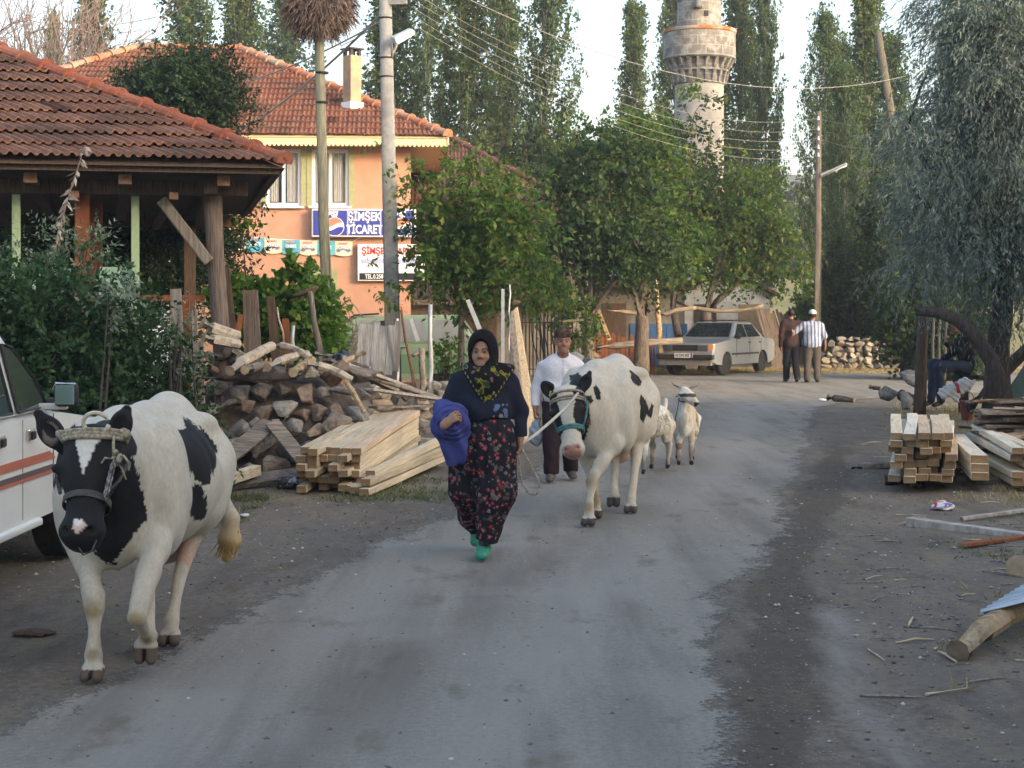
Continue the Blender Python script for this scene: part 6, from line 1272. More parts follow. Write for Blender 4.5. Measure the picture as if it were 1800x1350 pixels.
for x in (X_(7.6), X_(11.10)):
    for y in (-.70, .70): wheel(pk, x, y, .36, .22, 0, 1 if y < 0 else -1)
M_STRIPE = flat('orange_stripe', (.42, .13, .085), .4); M_STRIPE_G = flat('grey_stripe', (.11, .085, .08), .4)
for s in (-1, 1):
    mb = MB(); mb.prism([(X_(7.9), s*.824, .735), (X_(10.55), s*.824, .735), (X_(10.42), s*.824, .79), (X_(7.9), s*.824, .79)], (0, 0, 0), (0, s*.004, 0)); mb.build('stripe', M_STRIPE, pk, world=False)
    mb = MB(); mb.prism([(X_(7.9), s*.824, .645), (X_(10.5), s*.824, .645), (X_(10.5), s*.824, .70), (X_(7.9), s*.824, .70)], (0, 0, 0), (0, s*.004, 0)); mb.build('stripe', M_STRIPE_G, pk, world=False)
    mb = MB(); mb.prism([(X_(7.9), s*.8285, .645), (X_(10.5), s*.8285, .645), (X_(10.5), s*.8285, .665), (X_(7.9), s*.8285, .665)], (0, 0, 0), (0, s*.002, 0)); mb.build('stripe', M_STRIPE, pk, world=False)
    for x in (X_(9.86), X_(8.9), X_(10.52)): bx('door_seam', (x, s*.817, .72), (.012, .012, .62), pm('seam', (.2, .2, .2), (.26, .26, .26), 5, .8) if x == X_(9.86) else M_TRIM, pk)
    for x in (X_(9.99), X_(9.40)): h_ = bx('handle', (x, s*.832, .93), (.12, .03, .075), M_CHROME, pk, .01); bx('handle_recess', (x+.01, s*.848, .925), (.075, .012, .045), M_TRIM, h_)
    bx('side_step', (X_(9.15), s*.80, .36), (2.1, .10, .05), M_WHITE, pk, .015); bx('side_vent', (X_(10.68), s*.77, 1.06), (.12, .05, .12), M_TRIM, pk)
    bx('mirror_arm', (X_(10.36), s*.86, 1.085), (.05, .2, .04), M_WHITE, pk, .01); mr = bx('wing_mirror', (X_(10.30), s*.97, 1.165), (.085, .155, .155), M_TRIM, pk, .03); bx('mirror_glass', (X_(10.252), s*.97, 1.165), (.012, .125, .125), glass_mat('mirror_glass', (.10, .16, .16), .03), mr, .004)
    mb = MB(); mb.tube([(X_(10.26), s*.97-.07, 1.235), (X_(10.26), s*.97+.06, 1.24), (X_(10.26), s*.97+.075, 1.2)], .009, 6); mb.build('mirror_trim', M_CHROME, mr, world=False)
bx('bumper', (X_(12.26), 0, .5), (.14, 1.6, .16), M_TRIM, pk, .03); bx('bumper', (X_(6.52), 0, .5), (.14, 1.6, .14), M_CHROME, pk, .03)
# --- old green estate under the mulberry
gv_ = thing('old_van', 'old two tone green van parked behind the young mulberry', 'van', (P(722, 0, 33).x, 33.0, 0), 0)
M_GRN = paint('pale_green_paint', (.27, .36, .22), .4, (.3, .3, .2), .4); M_GRN_D = paint('darker_green_paint', (.14, .25, .13), .45, (.25, .25, .17), .4)
prof = arc_profile([(1.55, .38), (1.62, .55), (1.60, .88), (1.50, 1.06), (-1.45, 1.06), (-1.62, .95), (-1.66, .55), (-1.6, .36)], [(-.95, .32, .37), (.80, .32, .37)], .33)
mb = MB(); profile_solid(mb, prof, .78); mb.build('body', M_GRN, gv_, smooth=True, world=False, angle=30)
M_VGLASS = glass_mat('dusty_glass', (.20, .20, .18), .3)
greenhouse(gv_, [(-1.5, 1.05), (-1.12, 1.62), (1.0, 1.64), (1.42, 1.05)], .74, .64, M_GRN, [[(-1.22, 1.11), (-.62, 1.11), (-.62, 1.52), (-.98, 1.52)], [(-.22, 1.11), (.42, 1.11), (.30, 1.54), (-.22, 1.54)], [(.52, 1.11), (1.24, 1.11), (.98, 1.53), (.40, 1.53)]], glass=M_VGLASS)
bx('open_window', (-.42, -.712, 1.31), (.3, .03, .42), M_TRIM, gv_); 
for x in (-.12, .60, 1.28): bx('handle', (x, -.80, .98), (.13, .03, .035), M_CHROME, gv_, .008)
mb = MB(); mb.prism([(-1.62, -.785, .45), (1.55, -.785, .45), (1.58, -.785, .84), (-1.6, -.785, .84)], (0, 0, 0), (0, -.006, 0)); mb.build('lower_panel', M_GRN_D, gv_, world=False); mb = MB(); mb.prism([(.42, -.72, 1.12), (.50, -.72, 1.12), (.44, -.71, 1.28)], (0, 0, 0), (0, -.03, 0)); mb.build('quarter_light', M_SIGN_WHITE, gv_, world=False)
for x in (-.95, .80):
    for y in (-.68, .68): wheel(gv_, x, y, .32, .18, 0, 1 if y < 0 else -1)
mb = MB(); mb.tube([(-1.6, -.70, 1.1), (-1.4, -.69, 1.38), (-1.1, -.66, 1.63), (-.6, -.66, 1.66)], .02, 6); mb.build('gutter', M_TRIM, gv_, world=False)
# ---------------------------------------------------------------- animals
def inpoly(x, y, poly):
    r = np.zeros(x.shape, bool); n = len(poly)
    for i in range(n):
        (x0, y0), (x1, y1) = poly[i], poly[(i+1) % n]
        c = ((y0 > y) != (y1 > y)) & (x < (x1-x0)*(y-y0)/((y1-y0) or 1e-9)+x0); r ^= c
    return r
def paintc(c, m, col_, soft=None):
    k = (m if soft is None else soft)[:, None].astype(float); c[:] = c*(1-k)+np.array(col_)[None]*k
WHITE, BLACKC = (.50, .465, .395), (.012, .012, .014)
def to_px(w): return 900+F*w[:, 0]/w[:, 1], HZ+(CH-w[:, 2])/w[:, 1]*F
M_HIDE = vcol_mat('cow_hide', .75, 70, .16, .3, .004, .2, (1, 1, .45)); M_HIDE_G = vcol_mat('goat_hair', .9, 45, .3, .5, .010, .15, (1, 1, .3))
def leg(b, pts, rs_, hoof_y, k=.03, claws=True, toe_down=False, s=1.):
    b.chain(pts[:3], rs_[:3], .05); b.chain(pts[2:], rs_[2:], .010); f = np.array(pts[-1], float)
    for sx in (-1, 1):
        if toe_down: b.cone(f+[sx*.024*s, .0, -.012], f+[sx*.028*s, -.012, -.075*s], .030*s, .028*s, .006)
        else: b.cone((f[0]+sx*.023*s, f[1]-.005, f[2]-.008), (f[0]+sx*.028*s, f[1]-.045*s, .028*s), .031*s, .029*s, .006)
    b.ell((f[0], f[1]+.05*s, f[2]+.035*s), (.03*s, .018*s, .02*s), .01)
def cow(name, label, loc, rz, sc, poll, muz, legs, ears, tail, colfn, voxel=.0105, wid=1., hs=1.):
    root = thing(name, label, 'cow', loc, rz); root.scale = (sc,)*3
    A, B = np.array(poll, float), np.array(muz, float); h = (B-A)/np.linalg.norm(B-A); xs_ = np.array([1., 0, 0])-h*h[0]; xs_ /= np.linalg.norm(xs_); fr = np.cross(xs_, h)   # fr: out of the face
    if fr[1] > 0: fr = -fr
    L = np.linalg.norm(B-A); Hp = lambda t, x=0, f=0: A+h*L*t+xs_*x+fr*f
    b = Body((-.52, min(B[1], -1.)-.22, -.03), (.52, 1.2, max(1.36, A[2]+.3)), voxel)
    b.ell((0, .16, .825), (.355*wid, .66, .365), 0); b.ell((0, -.36, .86), (.265, .38, .35), .12); b.ell((0, .60, .90), (.285, .32, .30), .12)
    b.cone((0, -.46, 1.14), (0, .1, 1.145), .085, .07, .10); b.cone((0, .1, 1.145), (0, .62, 1.155), .07, .08, .10); b.cone((0, .62, 1.13), (0, .86, 1.07), .11, .07, .08)
    for s in (-1, 1):
        b.ell((s*.215, .52, 1.09), (.07, .09, .06), .06); b.ell((s*.10, .88, .99), (.06, .06, .08), .06); b.ell((s*.215, -.42, .80), (.10, .19, .28), .09); b.ell((s*.19, -.40, 1.02), (.08, .14, .16), .08)
        b.ell((s*.22, .55, .78), (.13, .25, .27), .10)
    b.ell((0, -.58, .68), (.15, .16, .19), .10)
    for s in (-1, 1): b.ell((s*.36*wid, .40, 1.04), (.10, .10, .085), .10, op='s'); b.ell((s*.33, -.16, .86), (.045, .05, .30), .07, op='s')
    nb = A+np.array([0, .14, -.06]); b.cone((0, -.42, .98), nb*.5+np.array([0, -.21, .46]), .225, .19, .08, flat=.72, fd=(1, 0, 0)); b.cone(nb*.5+np.array([0, -.21, .46]), nb, .19, .125, .08, flat=.78, fd=(1, 0, 0)); b.cone((0, -.52, .74), nb*.6+np.array([0, -.2, .26]), .14, .09, .08, flat=.55, fd=(1, 0, 0))
    b.ell((0, .50, .47), (.15, .19, .13), .05)                                   # udder
    # head
    g = hs; ell = lambda c_, r_, k_, op='u': b.ell(c_, tuple(q_*g for q_ in r_), k_, op=op); con = lambda a_, b_, ra_, rb_, k_: b.cone(a_, b_, ra_*g, rb_*g, k_)
    ell(Hp(.10, 0, -.03), (.105, .115, .09), .05); con(Hp(.08), Hp(.42), .098, .088, .04); ell(Hp(.30, 0, -.02), (.118, .095, .11), .04); con(Hp(.40, 0, .0), Hp(.92, 0, -.005), .080, .066, .04); con(Hp(.30, 0, -.10), Hp(.85, 0, -.06), .07, .045, .05)
    ell(Hp(.94, 0, -.01), (.088, .070, .062), .035); ell(Hp(1.0, 0, -.045), (.06, .05, .04), .03); con(Hp(.02, -.07), Hp(.02, .07), .05, .05, .04)
    for s in (-1, 1):
        ell(Hp(.33, s*.098*g, .03), (.026, .028, .028), .02); ell(Hp(.33, s*.121*g, .035*g), (.018, .018, .018), .004); ell(Hp(.985, s*.045*g, .045*g), (.018, .016, .012), .006, op='s')
        ell(Hp(.20, s*.085*g, .075*g), (.028, .03, .045), .03, op='s') if False else None
    for (e0, e1, w_) in ears:
        e0, e1 = np.array(e0, float), np.array(e1, float); m_ = (e0+e1)/2; b.cone(e0, e1, w_*.55, w_*.42, .02, flat=.42, fd=(.15, 1, .2)); b.ell(m_, (w_*.92, .030, w_*1.25), .02, rot=(0, math.atan2((e1-e0)[0], (e1-e0)[2]), 0)); b.ell(m_+[0, -.028, .01], (w_*.5, .02, w_*.85), .012, rot=(0, math.atan2((e1-e0)[0], (e1-e0)[2]), 0), op='s')
    for lg in legs: leg(b, lg['p'], lg['r'], 0, .035, toe_down=lg.get('up', False))
    b.chain(tail[0], tail[1], .03)
    b.disp(lambda X, Y, Z: .003*np.sin(X*23+Z*9)*np.sin(Y*17+Z*13)+.0045*np.sin(Y*44+Z*5)*(np.abs(X) > .18)*np.exp(-((Z-.86)/.2)**2)*np.exp(-((Y-.16)/.24)**2)+.005*np.sin(Y*46+Z*14)*np.exp(-((Y+.66)/.12)**2)*(Z < 1.05))
    M = Matrix.LocRotScale(Vector(loc), Euler((0, 0, rz)), Vector((sc,)*3)); Mn = np.array(M)
    def cf(v):
        w_ = v@Mn[:3, :3].T+Mn[:3, 3]; c = np.tile(np.array(WHITE), (len(v), 1)); return colfn(c, v, w_, Hp, h, A, L, xs_, fr)
    b.build('body', M_HIDE, root, cf); return root, Hp
def common_marks(c, v, hoof_z=.062, legs=None):
    n = vnoise(v, 9, 3, 3); dirt = np.clip((.55-v[:, 2])/.6, 0, 1)*.30*(n > -.3); paintc(c, None, (.40, .32, .21), np.clip(dirt*(.6+.5*n), 0, .5))
    paintc(c, None, (.40, .34, .25), np.clip(.5*(vnoise(v, 3.5, 8, 3)-.05), 0, .32)); paintc(c, None, (.36, .29, .19), np.clip(.9*(vnoise(v, 11, 18, 3)-.35)*(v[:, 2] < .75), 0, .4)); c[:] *= (1+.07*vnoise(v*[1, 1, .4], 60, 21, 2))[:, None]
    return c
FRONT = [.125, .066, .047, .044, .028, .038, .036]; HIND = [.18, .118, .058, .046, .030, .038, .036]
# --- near cow
c1 = dict(legs=[dict(p=[(-.19, -.42, .80), (-.16, -.54, .60), (-.065, -.69, .38), (-.058, -.715, .325), (-.052, -.73, .22), (-.05, -.74, .115), (-.048, -.76, .062)], r=FRONT),
                dict(p=[(.19, -.42, .80), (.20, -.60, .60), (.19, -.86, .37), (.185, -.89, .32), (.18, -.77, .25), (.178, -.66, .185), (.165, -.645, .15)], r=FRONT, up=True),
                dict(p=[(-.17, .58, .88), (-.15, .34, .66), (-.09, .30, .52), (-.02, .22, .43), (.03, .02, .26), (.06, -.15, .12), (.065, -.19, .062)], r=HIND),
                dict(p=[(.19, .60, .88), (.21, .40, .66), (.18, .42, .52), (.15, .36, .43), (.14, .17, .25), (.135, .06, .115), (.135, .03, .062)], r=HIND)],
          ears=[((-.10, -1.06, 1.09), (-.215, -1.06, 1.245), .062), ((.115, -1.04, 1.12), (.165, -1.0, 1.265), .055)],
          tail=([(0, .86, 1.06), (.10, .96, .94), (.19, .98, .74), (.275, .98, .52), (.27, .98, .40), (.25, .98, .30)], [.045, .032, .030, .048, .062, .03]))
def cols1(c, v, w, Hp, h, A, L, xs_, fr):
    px, py = to_px(w); nx, ny = vnoise(v, 26, 4, 3)*4+vnoise(v, 150, 6, 2)*3, vnoise(v, 30, 5, 3)*4+vnoise(v, 160, 7, 2)*4; px, py = px+nx, py+ny
    common_marks(c, v); x, y, z = v.T; t = ((v-A)@h)/L; dl = (v-A)@xs_
    head = (y < -.93) & (t > -.5) & (np.abs(dl) < .34) & (z > .55)
    neck = (y < -.38) & ~head
    paintc(c, neck & inpoly(px, py, [(130, 745), (226, 788), (240, 820), (252, 870), (256, 905), (250, 925), (228, 952), (214, 970), (198, 992), (180, 985), (160, 960), (120, 940), (118, 860), (104, 852), (98, 858), (86, 850), (88, 820), (100, 790)]), BLACKC)
    side = (y > -.36) & (x > -.1)
    paintc(c, side & inpoly(px, py, [(286, 751), (300, 755), (322, 758), (325, 740), (318, 731), (335, 737), (362, 760), (378, 785), (381, 805), (376, 822), (372, 835), (371, 848), (358, 852), (345, 846), (335, 830), (318, 808), (304, 790), (293, 770)]), BLACKC)
    paintc(c, side & inpoly(px, py, [(338, 853), (350, 852), (360, 862), (363, 885), (360, 908), (350, 918), (340, 915), (331, 898), (329, 875)]), BLACKC)
    paintc(c, (x < -.1) & (((y-.1)/.3)**2+((z-.95)/.2)**2 < 1+.3*nx/4), BLACKC); paintc(c, (x < -.05) & (((y-.62)/.16)**2+((z-.7)/.2)**2 < 1), BLACKC)
    paintc(c, head | ((y < -.78) & (np.abs(x-.03) < .13) & (z > 1.04)), BLACKC); tail_ = (y > .80) & (x > .08) & (z < .86); paintc(c, None, (.42, .30, .13), np.where(tail_, np.clip((.62-z)/.25, 0, 1), 0))
    paintc(c, head & (t > .04) & (t < .46) & (np.abs(dl+.0) < .062*(1-(t-.04)/.42)+nx*.0015) & ((v-A)@fr > 0), (.58, .56, .52))
    paintc(c, head & inpoly(px, py, [(122, 932), (133, 921), (146, 912), (153, 924), (150, 936), (136, 938)]), (.55, .42, .36)); paintc(c, head & inpoly(px, py, [(132, 921), (146, 911), (150, 922), (138, 926)]), (.62, .6, .57))
    for (ix, iz, m) in ((-.155, 1.16, .036), (.14, 1.19, .025)): paintc(c, (y < -.98) & (((x-ix)/m)**2+((z-iz)/(m*1.5))**2 < 1) & (y < -1.075), (.14, .11, .10))
    legz = (z < .62) & ~head; n = vnoise(v, 14, 9, 2)
    for kx, ky, kz, r_ in ((-.058, -.76, .325, .05), (.185, -.945, .315, .05), (-.05, -.78, .125, .03), (.178, -.70, .175, .03)): paintc(c, None, (.26, .20, .10), np.clip(1.3-np.sqrt((x-kx)**2+(y-ky)**2+(z-kz)**2)/r_, 0, .8)*(z < .5))
    hf = ((z < .060) & (y < -.1-.0)) | ((z < .060)) | ((np.abs(y+.64) < .07) & (np.abs(x-.165) < .08) & (z < .135)); paintc(c, hf, (.115, .085, .07)); paintc(c, hf & (np.abs(v[:, 0]-np.where(x < 0, -.048, np.where(y < -.4, .165, np.where(y < -.05, .065, .135)))) < .009), (.015, .012, .01))
    paintc(c, (z < .66) & (z > .3) & (np.abs(x) < .2) & (np.abs(y-.50) < .24) & (z < .5), (.50, .34, .28)); return c
cow1, Hp = cow('cow', 'black faced cow with coiled rope on its forehead, walking at the left foreground', (-1.88, 8.1, 0), 0, 1.0, (.04, -1.09, 1.13), (.05, -1.34, .745), c1['legs'], c1['ears'], c1['tail'], cols1, .0095, 1., 1.12)
M_ROPE = pm('plaited_rope', (.17, .145, .10), (.40, .36, .28), 60, .9, .6, .004, (1, 1, 1)); M_ROPE_P = pm('pale_rope', (.42, .38, .29), (.58, .54, .45), 60, .9, .5, .003); M_LEATHER = pm('dark_leather', (.035, .033, .032), (.085, .08, .075), 30, .7, .4, .003); M_IRON = pm('chain_iron', (.10, .10, .105), (.3, .3, .31), 40, .4, metal=.7)
def ring_on(mb, Hp, t, rx, rf, f0=0, r=.012, tilt=0, n=28, a0=0, a1=2*math.pi, x0=0): mb.tube([Hp(t+tilt*math.cos(a0+(a1-a0)*k/n)*.0+tilt*math.sin(a0+(a1-a0)*k/n), x0+rx*math.cos(a0+(a1-a0)*k/n), f0+rf*math.sin(a0+(a1-a0)*k/n)) for k in range(n+1)], r, 7)
mb = MB()
for k, dt in enumerate((-.09, -.055, -.02)): ring_on(mb, Hp, dt, .143-.004*k, .135, -.015, .0115, .11)
for s_ in (-1, 1): mb.tube([Hp(-.1, s_*.125, .0), Hp(-.05, s_*.14, .03), Hp(.0, s_*.125, .02)], [.018, .026, .018], 8)
rp = mb.build('rope_halter', M_ROPE, cow1, smooth=True, world=False)
mb = MB(); c = Hp(-.04, .035, .130); mb.tube([c+xs*0 if False else c+np.array([1, 0, 0])*.055*math.cos(a)+np.array([0, -.25, 1.])*.045*math.sin(a) for a in [2*math.pi*k/20*.92+.3 for k in range(21)]], .010, 7); mb.build('rope_loop', M_ROPE_P, rp, smooth=True, world=False)
mb = MB(); mb.tube([Hp(.04, .11, .10), Hp(.18, .118, .11), Hp(.30, .125, .10)], .007, 6); kn = np.array(Hp(.31, .128, .10))
for k in range(9): q = kn+np.random.RandomState(k).normal(size=3)*.012; mb.sphere(q, .013, 7, 5)
mb.tube([kn, kn+[.04, -.01, .015], kn+[.065, 0, -.02], kn+[.06, 0, -.05]], [.006]*4, 6); mb.tube([kn, kn+[.03, 0, -.04], kn+[.05, 0, -.09]], [.007, .006, .003], 6); mb.tube([kn, kn+[-.04, -.005, .004], kn+[-.055, -.005, -.02]], [.006]*3, 6); mb.build('rope_knot', M_ROPE, rp, smooth=True, world=False)
mb = MB(); a_, b_ = np.array(Hp(.33, .125, .095)), np.array(Hp(.66, .098, .055))
for k in range(11):
    q = a_+(b_-a_)*(k+.5)/11; u = (b_-a_)/np.linalg.norm(b_-a_); s1 = np.array([1, 0, 0.]) if k % 2 else np.array([0, -1., 0]); mb.tube([q+u*.022*math.cos(a)+s1*.010*math.sin(a) for a in [2*math.pi*j/10 for j in range(11)]], .0042, 5)
mb.build('chain', M_IRON, cow1, smooth=True, world=False)
mb = MB(); n = 30; vs = []
for k in range(n):
    a = 2*math.pi*k/n
    for dt, e in ((-.033, 0), (.033, 0), (.033, .006), (-.033, .006)): vs.append(Hp(.64+dt, (.097+e)*math.cos(a), -.025+(.108+e)*math.sin(a)))
mb.add(vs, [(4*k+j, 4*k+(j+1) % 4, 4*((k+1) % n)+(j+1) % 4, 4*((k+1) % n)+j) for k in range(n) for j in range(4)]); mb.tube([Hp(.60, .10, .05), Hp(.42, .134, .0), Hp(.2, .15, -.04)], .009, 6); mb.tube([Hp(.60, -.10, .05), Hp(.42, -.134, .0), Hp(.2, -.15, -.04)], .009, 6); mb.build('noseband', M_LEATHER, cow1, smooth=False, world=False)
mb = MB(); q = np.array(Hp(1.02, .02, .02)); mb.tube([q+[-.03, 0, .03], q+[-.035, -.01, -.02], q+[0, -.015, -.075], q+[.035, -.01, -.06], q+[.05, 0, -.02], q+[.04, .0, .03]], .0045, 6); mb.build('nose_ring', M_LEATHER, cow1, smooth=True, world=False)
mb = MB(); rs = np.random.RandomState(2)
for k in range(190):
    p = np.array([.272, .98, .50])+rs.normal(size=3)*[.016, .02, .05]; e = np.array([.245+rs.normal()*.03, .98+rs.normal()*.03, .29+abs(rs.normal())*.05]); mb.tube([p, (p+e)/2+rs.normal(size=3)*.012+[.02, 0, 0], e], [.004, .004, .0015], 3, caps=False)
mb.build('tail_tuft', pm('tan_hair', (.30, .19, .07), (.50, .37, .18), 30, .9), cow1, world=False)
# --- second cow, led by the woman
def cols2(c, v, w, Hp, h, A, L, xs_, fr):
    px, py = to_px(w); nx, ny = vnoise(v, 30, 14, 3)*2.2, vnoise(v, 32, 15, 3)*2.2; px, py = px+nx, py+ny
    common_marks(c, v); x, y, z = v.T; t = ((v-A)@h)/L; dl = (v-A)@xs_; head = (y < -.86) & (t > -.6) & (np.abs(dl) < .36) & (z > .42); ff = (v-A)@fr
    nk = (y < -.25) & ~head; side = (y > -.5) & (x > -.05)
    for q in ([(1001, 674), (1009, 668), (1022, 676), (1020, 690), (1008, 690)], [(1014, 661), (1022, 663), (1027, 676), (1020, 682)], [(1041, 680), (1048, 676), (1056, 690), (1057, 702), (1047, 703)], [(1030, 697), (1038, 694), (1042, 706), (1034, 714), (1029, 706)], [(1027, 738), (1034, 732), (1038, 744), (1031, 752)], [(1008, 690), (1034, 702), (1036, 735), (1030, 772), (1014, 778), (1008, 740)], [(1000, 660), (1018, 655), (1030, 668), (1024, 690), (1004, 690)]): paintc(c, nk & inpoly(px, py, q), BLACKC)
    for q in ([(1106, 650), (1118, 656), (1130, 672), (1122, 680), (1113, 672)], [(1127, 694), (1137, 704), (1142, 722), (1144, 706), (1147, 712), (1146, 735), (1137, 730), (1133, 744), (1126, 738), (1125, 715)], [(1074, 727), (1078, 722), (1077, 756), (1080, 766), (1075, 785), (1070, 785), (1072, 750)]): paintc(c, side & inpoly(px, py, q), BLACKC)
    paintc(c, (x < -.1) & (((y-.2)/.25)**2+((z-.9)/.2)**2 < 1), BLACKC)
    paintc(c, head & (np.abs(dl) > .055+.01*np.sin(t*9)+nx*.003) & (t > .02) & (t < .70), BLACKC); paintc(c, head & (ff < -.06) & (t < .6) & (dl > -.02), BLACKC); paintc(c, head & (t < .0) & (np.abs(dl) > .085), BLACKC)
    paintc(c, head & (t > .93) & (ff > -.02) & (np.abs(dl) < .06), (.38, .20, .16)); paintc(c, head & (np.abs(t-.33) < .045) & (np.abs(np.abs(dl)-.115) < .022) & (ff > .0), (.02, .015, .012))
    for kx, ky, kz, r_ in ((.0, -.80, .33, .055), (.0, -.88, .14, .04), (-.016, -.44, .15, .07)): paintc(c, None, (.27, .19, .09), np.clip(1.4-np.sqrt((x-kx)**2+(y-ky)**2+(z-kz)**2)/r_, 0, .85))
    hf = (z < .062) | ((np.abs(x-.06) < .08) & (np.abs(y+.0) < .09) & (z < .125)); paintc(c, hf, (.07, .06, .058)); paintc(c, (np.abs(x) < .2) & (np.abs(y-.50) < .24) & (z < .5) & (z > .3), (.52, .36, .30)); return c
c2legs = [dict(p=[(.18, -.42, .80), (.15, -.58, .60), (.03, -.76, .38), (.01, -.79, .325), (.005, -.83, .22), (0, -.86, .115), (0, -.875, .062)], r=FRONT),
          dict(p=[(-.18, -.42, .80), (-.15, -.42, .60), (-.06, -.42, .38), (-.045, -.42, .325), (-.03, -.40, .22), (-.02, -.39, .115), (-.02, -.40, .062)], r=FRONT),
          dict(p=[(-.17, .58, .88), (-.13, .34, .66), (-.05, .36, .52), (.02, .34, .44), (.05, .16, .27), (.06, .02, .17), (.06, .0, .14)], r=HIND, up=True),
          dict(p=[(.19, .60, .88), (.22, .38, .66), (.21, .34, .52), (.21, .28, .43), (.21, .10, .25), (.21, -.02, .115), (.21, -.05, .062)], r=HIND)]
cow2, Hp2 = cow('cow', 'white cow with small black patches in a teal halter, beside the man', (.80, 13.55, 0), rad(-12), 1.05, (-.15, -1.0, 1.0), (-.07, -1.17, .585), c2legs,
                [((-.245, -.97, .99), (-.325, -.95, 1.065), .062), ((-.045, -.93, 1.02), (.01, -.88, 1.155), .052)], ([(0, .86, 1.06), (.02, .95, .95), (.03, .98, .7), (.03, .97, .45), (.03, .97, .35)], [.045, .03, .025, .05, .03]), cols2, .0115, .86, 1.05)
M_TEAL = pm('teal_webbing', (.04, .13, .13), (.09, .21, .21), 40, .8)
mb = MB(); ring_on(mb, Hp2, .60, .096, .100, -.025, .013); ring_on(mb, Hp2, .64, .094, .098, -.025, .012)
for s_ in (1, -1): mb.tube([Hp2(.60, s_*.098, .0), Hp2(.40, s_*.125, -.03), Hp2(.18, s_*.138, -.07), Hp2(.02, s_*.12, -.04)], .010, 6)
mb.tube([Hp2(.60, .02, -.12), Hp2(.66, .06, -.12), Hp2(.80, .05, -.1)], .008, 6); mb.build('noseband', M_TEAL, cow2, smooth=True, world=False)
mb = MB(); ring_on(mb, Hp2, .12, .128, .125, -.015, .009); ring_on(mb, Hp2, .16, .128, .123, -.015, .008); ring_on(mb, Hp2, .02, .125, .13, -.02, .010)
for k in range(5): mb.tube([Hp2(.0+.03*k, .125, -.03-.02*k), Hp2(.14+.05*k, .15, -.10), Hp2(.32+.04*k, .14, -.14), Hp2(.46, .10, -.16)], .007, 5)
mb.build('rope_halter', M_ROPE, cow2, smooth=True, world=False)
mb = MB(); q = np.array([-.262, -1.0, 1.0]); mb.box(q, (.035, .006, .042), rot=Euler((.2, .3, 0))); mb.build('ear_tag', pm('yellow_tag', (.55, .42, .03), (.65, .5, .05), 9, .5), cow2, world=False, bevel=.004)
